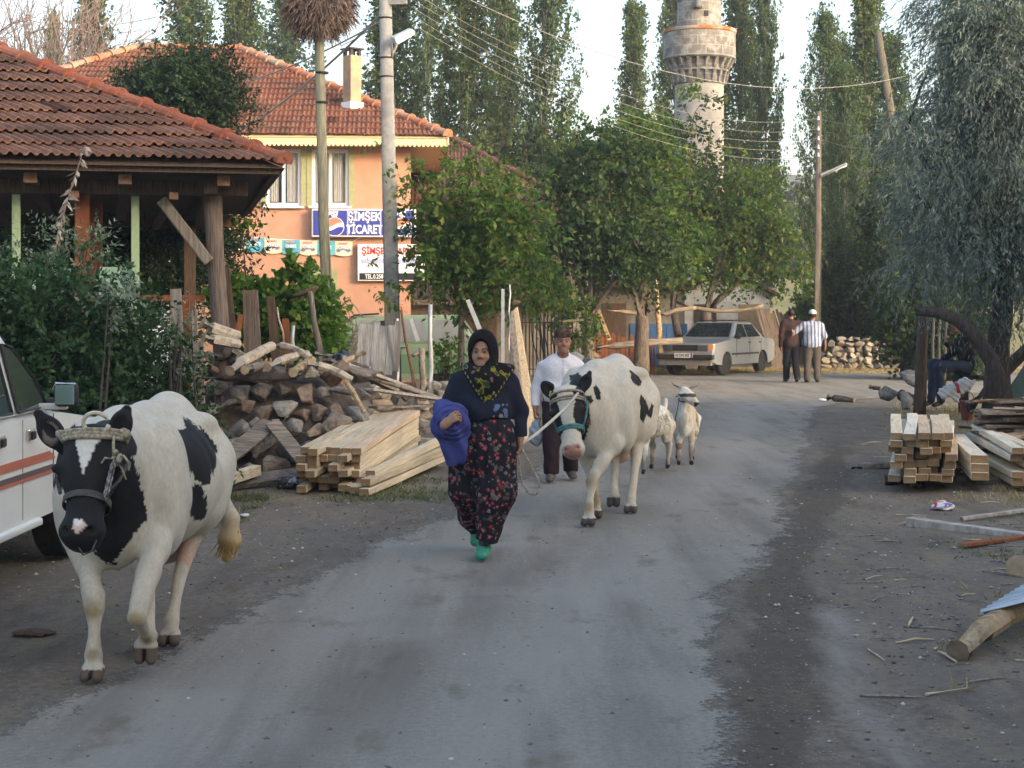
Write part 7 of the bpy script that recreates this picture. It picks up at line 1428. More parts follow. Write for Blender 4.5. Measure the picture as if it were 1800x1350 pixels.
# --- goats
def goat(label, loc, rz, poll, muz, horns, tail_up, colfn, fl=0., neckrope=False):
    root = thing('goat', label, 'goat', loc, rz); A, B = np.array(poll), np.array(muz); b = Body((-.36, -.62, -.02), (.36, .72, 1.0), .0095)
    b.ell((0, .14, .50), (.128, .36, .155), 0); b.ell((0, -.14, .50), (.098, .16, .165), .06); b.ell((0, .38, .52), (.105, .15, .14), .06); b.cone((0, -.18, .58), (0, .36, .62), .06, .06, .06)
    nb = A+[0, .06, -.05]; b.cone((0, -.16, .54), nb, .085, .055, .04); b.cone(A, A*.55+B*.45, .066, .057, .03); b.cone(A*.55+B*.45, B, .052, .037, .03); b.ell(A+(B-A)*.25+[0, 0, -.02], (.060, .065, .06), .03); b.cone(A*.4+B*.6+[0, 0, -.03], B+[0, .02, -.035], .028, .014, .02)
    s1 = np.array([-(B-A)[1], (B-A)[0], 0]); s1 /= np.linalg.norm(s1); s1 = s1 if s1[0] > 0 else -s1
    for s in (-1, 1): b.cone(A+s1*s*.05+[0, 0, -.01], A+s1*s*.135+[0, 0, -.035], .024, .016, .015, flat=.5, fd=(0, 0, 1)); b.ell(A+(B-A)*.28+s1*s*.05+[0, 0, .012], (.014,)*3, .008)
    for sx in (-1, 1):
        y0 = -.20+(fl*sx); b.chain([(sx*.07, -.14, .44), (sx*.07, y0+.02, .28), (sx*.068, y0, .20), (sx*.065, y0-.01, .06)], [.055, .029, .027, .019], .03); b.cone((sx*.07, y0-.012, .05), (sx*.07, y0-.03, .02), .022, .024, .01)
        y1 = .36-(fl*sx*.6); b.chain([(sx*.09, .36, .46), (sx*.095, y1-.04, .34), (sx*.09, y1+.06, .25), (sx*.085, y1+.03, .06)], [.095, .055, .030, .021], .03); b.cone((sx*.085, y1+.03, .05), (sx*.085, y1+.01, .02), .022, .024, .01)
    t1 = (0, .56, .74) if tail_up else (0, .58, .5); b.cone((0, .50, .60), t1, .035, .02, .03); b.ell((0, -.22, .40), (.06, .06, .10), .05)
    b.disp(lambda X, Y, Z: .006*np.sin(Y*55+X*20)*np.sin(X*47+Y*13)*(Z > .25)+.004*np.sin(Z*33+Y*70))
    b.build('body', M_HIDE_G, root, colfn); mb = MB()
    for hp in horns: mb.tube([A+np.array(q) for q in hp], [.019, .016, .011, .004][:len(hp)], 7)
    for k, hp in enumerate(horns): mb2 = MB(); mb2.tube([A+np.array(q) for q in hp], [.021, .018, .012, .004][:len(hp)], 7); mb2.build('horn', pm('horn', (.14, .12, .10), (.30, .27, .23), 20, .6, stretch=(1, 1, 4)) if k == 0 else bpy.data.materials['horn'], root, smooth=True, world=False)
    rs = np.random.RandomState(int(loc[0]*100) % 97); fm = pm('goat_fringe', (.40, .37, .31), (.56, .54, .48), 18, .95)
    for s in (-1, 1):
        mb = MB()
        for k in range(340):
            y = rs.uniform(.02, .50); a = rs.uniform(.1, 1.25); p = np.array([s*(.125 if y < .4 else .105)*math.sin(a+.45), y, .50+.15*math.cos(a+.45)]); e = p+np.array([s*.02, rs.normal()*.02, -rs.uniform(.03, .14)]); mb.tube([p, (p+e)/2+[s*.016, 0, 0], e], [.006, .005, .001], 3, caps=False)
        mb.build('coat_fringe', fm, root, world=False)
    if neckrope: mb = MB(); mb.tube([nb+np.array([.075*math.cos(a), .07*math.sin(a)-.01, -.03+.02*math.sin(a)]) for a in [2*math.pi*k/16 for k in range(17)]], .008, 6); mb.tube([nb+[-.07, -.03, -.05], nb+[-.10, -.05, -.2], nb+[-.13, -.03, -.36]], .006, 5); mb.build('neck_rope', M_LEATHER, root, smooth=True, world=False)
    return root
def gc(seed, dark=0):
    def f(v):
        c = np.tile(np.array((.60, .58, .54)), (len(v), 1)); n = vnoise(v, 8, seed, 3); paintc(c, None, (.46, .40, .29), np.clip(.5*(n > .2)+.3*(v[:, 2] < .35), 0, .6)); paintc(c, None, (.16, .13, .11), np.where(v[:, 2] < .26, np.clip((.27-v[:, 2])*6*(.6+.6*n), 0, .8), 0)); paintc(c, v[:, 2] < .045, (.03, .027, .025)); 
        if dark: paintc(c, (v[:, 1] < -.30) & (v[:, 2] > .62) & (v[:, 0] > .10) & (v[:, 2] < .70), (.03, .028, .03)); paintc(c, (np.abs(v[:, 2]-.775) < .02) & (v[:, 1] < -.24), (.08, .07, .07)); paintc(c, (v[:, 2] < .24) & (v[:, 2] > .17) & (v[:, 1] < -.1) & (v[:, 0] < 0), (.22, .14, .09))
        return c
    return f
goat('white goat with curved horns facing the camera and looking right', (1.95, 17.95, 0), rad(-6), (.0, -.26, .80), (.115, -.36, .70), [[(-.03, .01, .04), (-.07, .03, .07), (-.12, .05, .085), (-.155, .05, .12)], [(.03, .02, .04), (.07, .05, .055), (.12, .06, .075), (.155, .06, .115)]], True, gc(3, 1), .03, True)
goat('white long haired goat half hidden behind the second cow', (1.43, 16.95, 0), rad(-27), (.02, -.34, .70), (.03, -.46, .56), [[(-.03, .01, .04), (-.05, .06, .10), (-.04, .12, .13), (-.02, .17, .12)], [(.03, .01, .04), (.05, .06, .10), (.06, .12, .13), (.07, .17, .12)]], True, gc(5), -.03)
# ---------------------------------------------------------------- people
SKIN = (.30, .165, .105)
M_SKIN = vcol_mat('skin', .6, 60, .15, .15, .002, .35); M_CLOTH = vcol_mat('cloth', .92, 90, .28, .35, .003, .1)
def rotz(p, c, a): ca, sa = math.cos(a), math.sin(a); d = np.array(p)-c; return c+np.array([d[0]*ca-d[1]*sa, d[0]*sa+d[1]*ca, d[2]])
def head(b, c, yaw=0, s=1., female=False):
    """c = centre of the skull; face towards -y"""
    c = np.array(c, float); q = lambda x, y, z: rotz(c+np.array([x, y, z])*s, c, yaw); r = (0, 0, yaw)
    b.ell(q(0, .012, .025), np.array((.074, .094, .092))*s, 0); b.ell(q(0, -.030, -.045), np.array((.058, .060, .075))*s, .03, r); b.ell(q(0, -.058, -.098), np.array((.032, .030, .024))*s, .03, r)
    for e in (-1, 1): b.ell(q(e*.036, -.058, -.035), np.array((.026, .024, .026))*s, .02, r); b.ell(q(e*.031, -.088, .004), np.array((.017, .014, .013))*s, .008, op='s'); b.ell(q(e*.031, -.074, .003), np.array((.0135, .0135, .0125))*s, .003); b.cone(q(e*.014, -.086, .022), q(e*.050, -.074, .022), .009*s, .007*s, .012); b.ell(q(e*.076, .008, -.012), np.array((.010, .020, .032))*s, .012, r)
    b.cone(q(0, -.084, .014), q(0, -.106, -.027), .009*s, .013*s, .012); b.cone(q(-.013, -.090, -.031), q(.013, -.090, -.031), .010*s, .010*s, .010); b.cone(q(-.020, -.080, -.071), q(.020, -.080, -.071), .0085*s, .0085*s, .008); b.cone(q(-.016, -.078, -.084), q(.016, -.078, -.084), .0095*s, .0095*s, .008)
    return q
def face_cols(c, v, hc, yaw, s=1., brow=(.03, .022, .018), beard=0):
    w = np.array([rotz(p, np.array(hc), -yaw) for p in v]) if abs(yaw) > 1e-4 and len(v) < 400000 else v
    d = (w-np.array(hc))/s; x, y, z = d.T; f = (y < -.045) & (np.abs(x) < .08) & (np.abs(z) < .14); ax = np.abs(x)
    paintc(c, f & (ax > .012) & (ax < .056) & (np.abs(z-.025+.25*(ax-.03)**2*20) < .0055), brow); paintc(c, f & (((ax-.031)/.015)**2+((z-.003)/.0075)**2 < 1), (.22, .19, .17)); paintc(c, f & (((ax-.031)/.0075)**2+((z-.003)/.0075)**2 < 1), (.015, .011, .01)); paintc(c, f & (ax < .023) & (np.abs(z+.0775) < .0115), (.31, .145, .11)); paintc(c, f & (ax < .020) & (np.abs(z+.0775) < .0016), (.18, .09, .07))
    paintc(c, None, (.36, .15, .10), np.where(f, np.clip(1-np.hypot(ax-.042, z+.035)/.026, 0, .45), 0)); paintc(c, f & (np.hypot(ax-.008, z+.041) < .0022) & (y < -.08), (.18, .10, .07))
    if beard: paintc(c, None, (.16, .12, .10), np.where(f & (z < -.045), beard, 0))
def hand(b, w, d, n, curl=.5, s=1., thumb_side=1):
    """w wrist, d pointing direction, n direction the palm faces"""
    w, d, n = (np.array(a, float) for a in (w, d, n)); d /= np.linalg.norm(d); n = n-d*(n@d); n /= np.linalg.norm(n); t = np.cross(d, n)*thumb_side
    e = w+d*.085*s; b.cone(w, w+d*.035*s, .026*s, .030*s, .01, flat=.72, fd=n); b.cone(w+d*.03*s, e-d*.008*s, .036*s, .036*s, .012, flat=.42, fd=n)
    for k, (o, L) in enumerate(((.031, .068), (.0105, .078), (-.0105, .073), (-.030, .058))):
        p = e+t*o*s; cu = curl*(1+.12*k); ds = d+t*o*6; ds /= np.linalg.norm(ds); d1 = ds*math.cos(cu*.6)+n*math.sin(cu*.6); d2 = d*math.cos(cu*1.5)+n*math.sin(cu*1.5); d3 = d*math.cos(cu*2.3)+n*math.sin(cu*2.3); p1 = p+d1*L*.45*s; p2 = p1+d2*L*.32*s; p3 = p2+d3*L*.26*s
        b.cone(p-d*.012*s, p1, .0092*s, .0088*s, .004); b.cone(p1, p2, .0086*s, .0082*s, .003); b.cone(p2, p3, .0083*s, .0072*s, .003)
    p = w+d*.022*s+t*.030*s; d1 = t*.62+d*.65+n*.35; d1 /= np.linalg.norm(d1); p1 = p+d1*.042*s; d2 = d*.8+n*.55+t*.1; d2 /= np.linalg.norm(d2); b.cone(p-d1*.012*s, p1, .014*s, .0115*s, .008); b.cone(p1, p1+d2*.034*s, .0110*s, .0085*s, .003)
def flesh(b, J, hc, yaw=0, hs=1., bulk=1., armr=.043):
    A = {k: np.array(v, float) for k, v in J.items()}; q = head(b, hc, yaw, hs); N = np.array(hc, float)+[0, .02, -.12*hs]
    b.cone(N+[0, 0, .03], (A['SL']+A['SR'])/2+[0, .015, .0], .052, .06, .03); ch = (A['SL']+A['SR'])/2+[0, 0, -.14]; hip = (A['HL']+A['HR'])/2
    b.ell(ch, (.155*bulk, .105*bulk, .19), .06); b.cone(ch+[0, 0, -.1], hip+[0, 0, .05], .125*bulk, .13*bulk, .06, flat=.8); b.ell(hip, (.155*bulk, .115*bulk, .12), .06)
    for s in 'LR':
        b.cone((A['S'+s]+ch)/2+[0, 0, .07], A['S'+s], .07, .058, .05); b.cone(A['S'+s], A['E'+s], .052, armr, .02); b.cone(A['E'+s], A['W'+s], armr-.003, .028, .015); b.cone(A['H'+s], A['K'+s], .082, .055, .04); b.cone(A['K'+s], A['A'+s], .052, .036, .02); b.cone(A['A'+s]+[0, .03, -.02], A['T'+s], .036, .028, .02, flat=.8, fd=(0, 0, 1))
    return q
def shoe(name, root, a, t, mat, h=.0085, r=.050, M=None):
    a, t = np.array(a, float), np.array(t, float); b = Body(np.minimum(a, t)-.12, np.maximum(a, t)+.12, h); b.cone(a+[0, .045, -.030], t, r, r*.86, .01, flat=.85, fd=(0, 0, 1)); b.cone(a+[0, .02, -.01], a+[0, .02, .015], r*.95, r*.85, .02); zz = min(t[2], a[2]-.03)-r*.62; b.cut(lambda X, Y, Z: zz-Z+0*X+0*Y); b.ell(a+[0, .02, .075], (r*.72, r*.8, .05), .01, op='s'); return b.build(name, mat, root)
def solid(c): return lambda v: np.tile(np.array(c), (len(v), 1))
def sole(c, low, zt=.02): 
    def f(v): k = np.tile(np.array(c), (len(v), 1)); paintc(k, v[:, 2] < v[:, 2].min()+zt, low); return k
    return f
def cloth_noise(amp, kz, seed=0):
    rs = np.random.RandomState(seed); ph = rs.uniform(0, 6, 6)
    return lambda X, Y, Z: amp*(np.sin(X*26+Z*kz+ph[0])*np.sin(Y*19+Z*kz*.6+ph[1])+.6*np.sin(Z*38+X*17+ph[2])*np.sin(X*31+Y*23+ph[3]))

# --- the woman in front
wo = thing('person', 'woman in a black flowered headscarf and floral baggy trousers, holding a rope', 'person', (-.195, 11.05, 0))
J = dict(SL=(.170, .03, 1.205), SR=(-.170, .03, 1.205), EL=(.248, .05, 1.01), ER=(-.262, -.01, 1.02), WL=(.252, -.03, .825), WR=(-.262, -.345, .935), HL=(.085, .0, .83), HR=(-.085, .0, .83), KL=(.045, -.09, .46), KR=(-.09, .06, .46), AL=(.0, -.08, .095), AR=(-.05, .36, .20), TL=(-.012, -.21, .040), TR=(-.06, .27, .065))
hc = (-.012, .0, 1.42); YAW = rad(-8); b = Body((-.42, -.48, -.02), (.42, .52, 1.62), .0058); flesh(b, J, hc, YAW, .99)
hand(b, J['WL'], (-.02, -.10, -1), (-1, -.1, .0), .75, .95, 1); hand(b, J['WR'], (.72, -.22, .66), (.45, .75, -.5), .75, 1.0, 1)
def cw(v): c = solid(SKIN)(v); face_cols(c, v, hc, YAW, .99); paintc(c, v[:, 2] < .3, (.05, .05, .055)); return c
b.build('body', M_SKIN, wo, cw)
NAVY = (.018, .021, .036)
b = Body((-.42, -.30, .79), (.42, .30, 1.36), .0075); b.ell((0, .0, 1.13), (.188, .140, .20), 0); b.ell((0, -.015, 1.0), (.192, .155, .15), .08); b.cone((-.10, .025, 1.225), (.10, .025, 1.225), .085, .085, .07)
for s in 'LR': b.cone(J['S'+s], J['E'+s], .072, .060, .05); b.cone(J['E'+s], J['W'+s], .058, .044, .03)
b.disp(cloth_noise(.0045, 21, 3)); b.cut(lambda X, Y, Z: np.where(np.abs(X) < .215, .962-Z+.012*np.sin(X*20), -1.)+0*Y); b.cut(lambda X, Y, Z: np.where(X > .215, .838-Z, -1.)+0*Y)
def cc(v):
    c = solid(NAVY)(v); m = (v[:, 1] < -.08) & (np.abs(v[:, 0]-.115) < .05) & (np.abs(v[:, 2]-1.02) < .05); n = vnoise(v, 60, 3, 2); paintc(c, m & (n > .15), (.12, .17, .30)); paintc(c, m & (n < -.45), (.3, .25, .3)); return c
b.build('cardigan', M_CLOTH, wo, cc)
b = Body((-.36, -.36, .08), (.36, .50, 1.06), .0078); b.ell((0, -.005, .90), (.196, .156, .16), 0); b.ell((0, .0, .72), (.205, .16, .20), .10); b.chain([(.085, -.01, .80), (.085, -.08, .46), (.022, -.085, .135)], [.145, .128, .078], .06); b.chain([(-.095, .01, .80), (-.115, .06, .47), (-.085, .26, .24), (-.06, .33, .17)], [.145, .122, .085, .07], .06)
b.disp(lambda X, Y, Z: .009*np.sin(np.arctan2(Y, X)*13+Z*4)*np.clip((.98-Z)*3, 0, 1)*np.clip((Z-.05)*2.5, .2, 1)+.004*np.sin(Z*33+X*21)*np.sin(X*29)); b.cut(lambda X, Y, Z: np.where(X+Y*.2 > -.045, .108-Z, .135-Z)+0*Y); b.cut(lambda X, Y, Z: Z-1.0+0*X+0*Y)
PAL = [(.32, .035, .06), (.40, .085, .12), (.24, .025, .035), (.27, .25, .24), (.085, .10, .085), (.15, .13, .17), (.20, .19, .19)]
def ct(v):
    c = solid((.017, .018, .024))(v); rs = np.random.RandomState(6)
    for i in range(1000):
        p = v[rs.randint(len(v))]; k = rs.randint(len(PAL)); r_ = rs.uniform(.007, .021); m = np.where(np.abs(v-p).max(1) < r_)[0]; d = v[m]-p; a = np.arctan2(d[:, 2], d[:, 0]+d[:, 1]); rr = np.linalg.norm(d, axis=1)/(r_*(.74+.24*np.cos(a*5+i)))
        c[m[rr < 1]] = np.array(PAL[k])*rs.uniform(.5, 1.05)
        if k != 4: c[m[rr < .28]] = (.40, .30, .25) if k < 3 else (.14, .05, .06)
    return c
b.build('trousers', M_CLOTH, wo, ct)
# headscarf with its flowered ends
b = Body((-.32, -.34, .92), (.32, .28, 1.66), .0062); hcn = np.array(hc)
b.ell(hcn+[.003, .022, .040], (.103, .122, .122), 0); b.ell(hcn+[.012, .045, -.05], (.100, .100, .12), .05); b.cone(hcn+[0, .02, -.10], hcn+[.0, .0, -.17], .082, .098, .04); b.cone(hcn+[.05, -.03, -.08], hcn+[.03, -.06, -.16], .05, .06, .04)
b.ell(hcn+[-.014, -.125, .0], (.069, .095, .098), .012, (0, 0, YAW), 's'); b.ell(hcn+[-.01, -.02, -.01], (.070, .085, .102), .008, (0, 0, YAW), 's')
sh = Body((-.32, -.34, .92), (.32, .28, 1.66), .0062); sh.ell((0, .0, 1.13), (.204, .160, .215), 0); sh.cone((-.15, .02, 1.235), (.15, .02, 1.235), .108, .108, .06); sh.ell((0, -.05, 1.22), (.14, .12, .10), .05); sh.disp(cloth_noise(.004, 16, 5))
sh.cut(lambda X, Y, Z: (1.025+1.52*np.abs(X-.03)-Z+.35*np.clip(Y, 0, 1))*.55); sh.ell((0, .0, 1.13), (.176, .135, .20), 0, op='s'); b.D = np.minimum(b.D, sh.D)
rsf2 = np.random.RandomState(16)
FLW = [(-.012, -.15, 1.27, .045, 0), (.0, -.15, 1.22, .038, 0), (-.02, -.15, 1.18, .03, 0), (.10, -.10, 1.29, .045, 0), (.14, -.08, 1.285, .035, 0), (-.09, -.11, 1.305, .03, 1), (-.12, -.08, 1.325, .025, 2), (.055, -.15, 1.245, .035, 1), (.05, -.16, 1.20, .03, 1), (.03, -.17, 1.14, .035, 0), (.02, -.17, 1.10, .03, 0), (.17, -.06, 1.30, .025, 1), (.06, -.16, 1.16, .022, 2)]
FP = [(.34, .30, .05), (.36, .20, .19), (.42, .40, .36)]
def cs(v):
    c = solid((.011, .011, .013))(v); n = vnoise(v, 75, 2, 2); x, y, z = v.T; front = (y < .05) & (z < 1.345)
    for fx, fy, fz, r_, k in FLW: m = front & (np.hypot(x-fx, z-fz) < r_*(1+.4*n)); paintc(c, m & (n > .22), np.array(FP[k])*.62); paintc(c, m & (n > .5), (.03, .06, .02))
    e = z-(1.025+1.52*np.abs(x-.03)); u = np.where(x > .03, x, x-.5); band = front & (e > .004) & (e < .034); paintc(c, band & (np.abs((u*1.82/.034) % 1-.5) < .22) & (np.abs(e-.018) < .008), (.30, .26, .10)); return c
b.build('headscarf', M_CLOTH, wo, cs)
shoe('shoe', wo, J['AL'], J['TL'], M_CLOTH, .006, .050).data; M_SHOE_G = pm('green_rubber', (.03, .20, .125), (.05, .28, .18), 20, .6)
for o in [x for x in COL.objects if x.parent == wo and x.name.startswith('shoe')]: o.data.materials.clear(); o.data.materials.append(M_SHOE_G)
shoe('shoe', wo, J['AR'], J['TR'], M_SHOE_G, .008, .050)
# blue bundle under her arm
bu = thing('cloth_bundle', "rolled blue cloth bundle under the woman's arm", 'cloth', (-.195-.22, 11.05-.2, .7)); bu.scale = (.93, .95, .95); M_BLUE = vcol_mat('blue_cloth', .85, 70, .25, .4, .004, .15)
b = Body((-.20, -.19, -.06), (.20, .20, .46), .0066); c0 = np.array((-.005, .0, .265)); b.ell(c0, (.142, .15, .142), 0); b.cone(c0+[.0, .02, -.08], (.05, .01, .06), .105, .075, .05, flat=.6); b.cone((.05, .01, .06), (.02, .0, -.02), .07, .035, .04, flat=.5); b.cone(c0+[.06, -.02, -.06], (.12, -.03, .10), .07, .045, .02, flat=.45); b.cone(c0+[-.05, -.03, -.07], (-.05, -.03, .10), .075, .05, .02, flat=.4); b.ell(c0+[-.05, .02, .09], (.08, .1, .07), .03)
def spiral(X, Y, Z):
    r = np.sqrt((X+.0-.012)**2+(Z-.262)**2); a = np.arctan2(Z-.262, X-.012)/6.2832; return np.where(Y < .05, .0055*np.cos(6.2832*(r/.036-a)), 0)*np.clip((.17-r)*20, 0, 1)+.010*np.sin(X*52+Z*16+Y*20)*np.clip((.20-Z)*9, 0, 1)+.007*np.sin(np.arctan2(Z-.262, X)*5+Y*25)+.003*np.sin(X*31)*np.sin(Z*41)
b.disp(spiral); b.build('cloth', M_BLUE, bu, lambda v: solid((.05, .06, .215))(v)*(1+.12*vnoise(v, 30, 4, 2))[:, None])

# --- the man in the white shirt
ma = thing('person', 'man in a white shirt and brown cap walking behind the woman', 'person', (.5, 16.05, 0))
J = dict(SL=(.170, .02, 1.145), SR=(-.182, .02, 1.145), EL=(.235, .05, .93), ER=(-.255, .05, .91), WL=(.245, -.02, .73), WR=(-.268, -.03, .735), HL=(.085, .0, .78), HR=(-.085, .0, .78), KL=(.095, .02, .42), KR=(-.10, -.09, .42), AL=(.10, .16, .10), AR=(-.11, -.10, .085), TL=(.115, .03, .04), TR=(-.125, -.24, .040))
hc = (.015, -.01, 1.40); b = Body((-.42, -.34, -.02), (.42, .32, 1.60), .0068); flesh(b, J, hc, rad(4), 1.0, 1.05); hand(b, J['WL'], (0, -.1, -1), (-1, 0, 0), .7, 1., 1); hand(b, J['WR'], (0, -.12, -1), (1, 0, 0), .8, 1., -1)
def cm(v): c = solid((.27, .135, .085))(v); face_cols(c, v, hc, rad(4), 1., (.05, .04, .035), .18); return c
b.build('body', M_SKIN, ma, cm)
b = Body((-.42, -.28, .70), (.42, .28, 1.34), .0085); b.ell((-.005, .0, 1.06), (.192, .140, .20), 0); b.ell((0, -.02, .88), (.195, .160, .16), .08); b.cone((-.09, .02, 1.175), (.09, .02, 1.175), .078, .078, .08); b.cone((.01, .0, 1.20), (.012, -.005, 1.275), .075, .068, .03)
for s in 'LR': b.cone(J['S'+s], J['E'+s], .068, .058, .05); b.cone(J['E'+s], J['W'+s], .056, .042, .03)
b.disp(cloth_noise(.0055, 18, 9)); b.ell((.012, -.045, 1.30), (.062, .075, .075), .01, op='s'); b.cut(lambda X, Y, Z: np.where(np.abs(X) < .225, .745-Z, .752-Z)+0*Y)
def csh(v):
    c = solid((.60, .60, .66))(v); x, y, z = v.T; paintc(c, (np.abs(x-.012) < .012) & (y < -.02) & (z < 1.24), (.50, .50, .56)); paintc(c, (np.hypot(x-.012, ((z+.02) % .11)-.055) < .006) & (y < -.05), (.35, .35, .4)); paintc(c, (y < -.05) & (np.abs(x-.095) < .05) & (np.abs(z-1.075) < .004), (.42, .42, .48)); paintc(c, (y < -.05) & (np.abs(np.abs(x-.095)-.05) < .004) & (z < 1.075) & (z > .98), (.45, .45, .5)); return c
b.build('shirt', M_CLOTH, ma, csh)
b = Body((-.32, -.26, .04), (.32, .30, .86), .0085); b.ell((0, 0, .77), (.178, .140, .12), 0)
for s in 'LR': b.chain([J['H'+s], J['K'+s], np.array(J['A'+s])+[0, .01, .01]], [.115, .088, .078], .04)
b.disp(cloth_noise(.006, 14, 12)); b.cut(lambda X, Y, Z: Z-.80+0*X+0*Y); b.cut(lambda X, Y, Z: .075-Z+0*X+0*Y); b.build('trousers', M_CLOTH, ma, lambda v: solid((.030, .019, .024))(v))
b = Body((-.12, -.16, 1.38), (.15, .14, 1.60), .006); b.ell(np.array(hc)+[0, .012, .065], (.088, .104, .088), 0); b.cut(lambda X, Y, Z: np.array(hc)[2]+.045+.06*(Y)-Z+0*X); b.build('cap', M_CLOTH, ma, lambda v: solid((.075, .045, .038))(v)*(1+.5*vnoise(v, 70, 3, 2))[:, None])
M_SHOE = pm('dusty_shoe', (.06, .05, .042), (.13, .115, .10), 20, .8); shoe('shoe', ma, J['AR'], J['TR'], M_SHOE); shoe('shoe', ma, J['AL'], J['TL'], M_SHOE)
b = Body((-.1, -.08, -.34), (.1, .08, .04), .008); b.ell((0, 0, -.2), (.075, .05, .11), 0); b.cone((0, 0, -.1), (0, 0, .0), .05, .014, .04, flat=.5); b.disp(lambda X, Y, Z: .008*np.sin(X*60+Z*20)*np.sin(Z*45)); pbag = thing('plastic_bag', "pale blue plastic bag hanging from the man's hand", 'bag', (.5-.262, 16.0, .66)); b.build('bag', pm('blue_plastic', (.13, .17, .23), (.24, .28, .34), 12, .4), pbag)
# --- lead rope from the second cow to the woman's hand
M2 = Matrix.LocRotScale(Vector((.80, 13.55, 0)), Euler((0, 0, rad(-12))), Vector((1.05,)*3)); a = M2 @ Vector(Hp2(.10, .10, .10)); hd_ = V(-.195+.245, 11.0, .775)
ro = thing('lead_rope', "pale rope from the second cow's halter to the woman's hand, ending in a hanging loop", 'rope', tuple(hd_)); mb = MB(); mid = (a+hd_)/2-V(0, 0, .03); mb.tube([a, a.lerp(mid, .5)-V(0, 0, .015), mid, mid.lerp(hd_, .5)-V(0, 0, .01), hd_], .011, 7); mb.build('line', M_ROPE_P, ro, smooth=True)
mb = MB(); pts = [hd_]+[P(x, y, 10.98) for x, y in ((912, 800), (913, 825), (918, 850), (930, 868), (942, 870), (949, 860), (945, 840), (930, 812), (917, 788))]; mb.tube(pts, .0065, 7); mb.build('loop', M_ROPE, ro, smooth=True)

# --- two men walking away
def far_man(label, loc, J, hc, top, trouser, bulk, topcol, legcol, sleeve_cut, hair, cap=None, h=.0105, hem=.80):
    r_ = thing('person', label, 'person', loc, math.pi); b = Body((-.5, -.45, -.02), (.5, .45, 1.90), h); flesh(b, J, hc, 0, 1.02, bulk); hand(b, J['WL'], (0, -.1, -1), (-1, 0, 0), .6, 1, 1); hand(b, J['WR'], (0, -.1, -1), (1, 0, 0), .6, 1, -1) if J['WR'][2] < 1.0 else hand(b, J['WR'], (-1, .1, 0), (0, -1, 0), .6, 1, -1)
    def cf(v): c = solid((.24, .12, .08))(v); face_cols(c, v, hc, 0); k = np.array(hc); paintc(c, (v[:, 2] > k[2]+.0-.9*(v[:, 1]-k[1])-.02) & (v[:, 1] > k[1]-.045) & (v[:, 2] > k[2]-.095), hair); return c
    b.build('body', M_SKIN, r_, cf); b = Body((-.5, -.3, hem-.12), (.5, .32, 1.62), h); s_ = (np.array(J['SL'])+np.array(J['SR']))/2; b.ell(s_+[0, 0, -.16], (.195*bulk, .135*bulk, .23), 0); b.ell(s_+[0, -.01, -.40], (.185*bulk, .145*bulk, .20), .08); b.cone(np.array(J['SL'])*.7+s_*.3, np.array(J['SR'])*.7+s_*.3, .085, .085, .06); b.cone(s_, s_+[0, .005, .06], .08, .07, .03); b.ell((np.array(J['HL'])+np.array(J['HR']))/2+[0, 0, .05], (.192*bulk, .158*bulk, .19), .08)
    for s in 'LR':
        b.cone(J['S'+s], J['E'+s], .082, .068, .05)
        if sleeve_cut: pass
        else: b.cone(J['E'+s], J['W'+s], .065, .052, .03)
    b.disp(cloth_noise(.006, 14, 21)); b.cut(lambda X, Y, Z: np.where(np.abs(X) < .24, hem-Z, -1.)+0*Y); b.build(top, M_CLOTH, r_, topcol)
    b = Body((-.35, -.4, .03), (.35, .4, hem+.12), h); hp = (np.array(J['HL'])+np.array(J['HR']))/2; b.ell(hp, (.178*bulk, .145*bulk, .13), 0)
    for s in 'LR': b.chain([J['H'+s], J['K'+s], np.array(J['A'+s])+[0, .01, .0]], [.118*bulk, .09, .078], .04)
    b.disp(cloth_noise(.006, 13, 22)); b.cut(lambda X, Y, Z: .07-Z+0*X+0*Y); b.cut(lambda X, Y, Z: Z-hem-.05+0*X+0*Y); b.build('trousers', M_CLOTH, r_, solid(legcol))
    for s in 'LR': shoe('shoe', r_, J['A'+s], J['T'+s], bpy.data.materials['black_leather'] if 'black_leather' in bpy.data.materials else pm('black_leather', (.012, .012, .012), (.03, .03, .03), 20, .5), .0105)
    if cap: b = Body(np.array(hc)-[.14, .24, .05], np.array(hc)+[.14, .16, .20], .008); b.ell(np.array(hc)+[0, .012, .055], (.09, .108, .085), 0); b.cone(np.array(hc)+[0, -.07, .045], np.array(hc)+[0, -.15, .035], .07, .055, .02, flat=.2, fd=(0, 0, 1)); zc_ = hc[2]+.03; b.cut(lambda X, Y, Z: zc_-Z+0*X+0*Y); b.build('cap', M_CLOTH, r_, solid(cap))
    return r_
base = dict(HL=(.09, 0, .90), HR=(-.09, 0, .90), KL=(.10, -.06, .48), KR=(-.10, .04, .48), AL=(.10, -.12, .09), AR=(-.11, .18, .13), TL=(.115, -.25, .04), TR=(-.12, .07, .045))
J1 = dict(base, SL=(.19, 0, 1.42), SR=(-.19, 0, 1.42), EL=(.245, .04, 1.12), ER=(-.25, .02, 1.12), WL=(.25, -.03, .88), WR=(-.255, -.03, .88))
far_man('man in a dark brown jacket and black trousers walking away, left of the striped shirt', (6.72, 38.35, 0), J1, (0, -.02, 1.66), 'jacket', 'trousers', 1.0, solid((.045, .028, .026)), (.013, .013, .016), False, (.012, .010, .009), hem=.86)
J2 = dict(base, SL=(.21, 0, 1.38), SR=(-.21, 0, 1.38), EL=(.43, -.03, 1.20), ER=(-.30, .03, 1.10), WL=(.50, .10, 1.26), WR=(-.33, -.03, .87), AR=(-.13, .02, .09), TR=(-.14, -.11, .04), KR=(-.11, -.02, .47), AL=(.12, .06, .09), TL=(.13, -.07, .04), KL=(.11, 0, .47))
J2L = dict(J2)
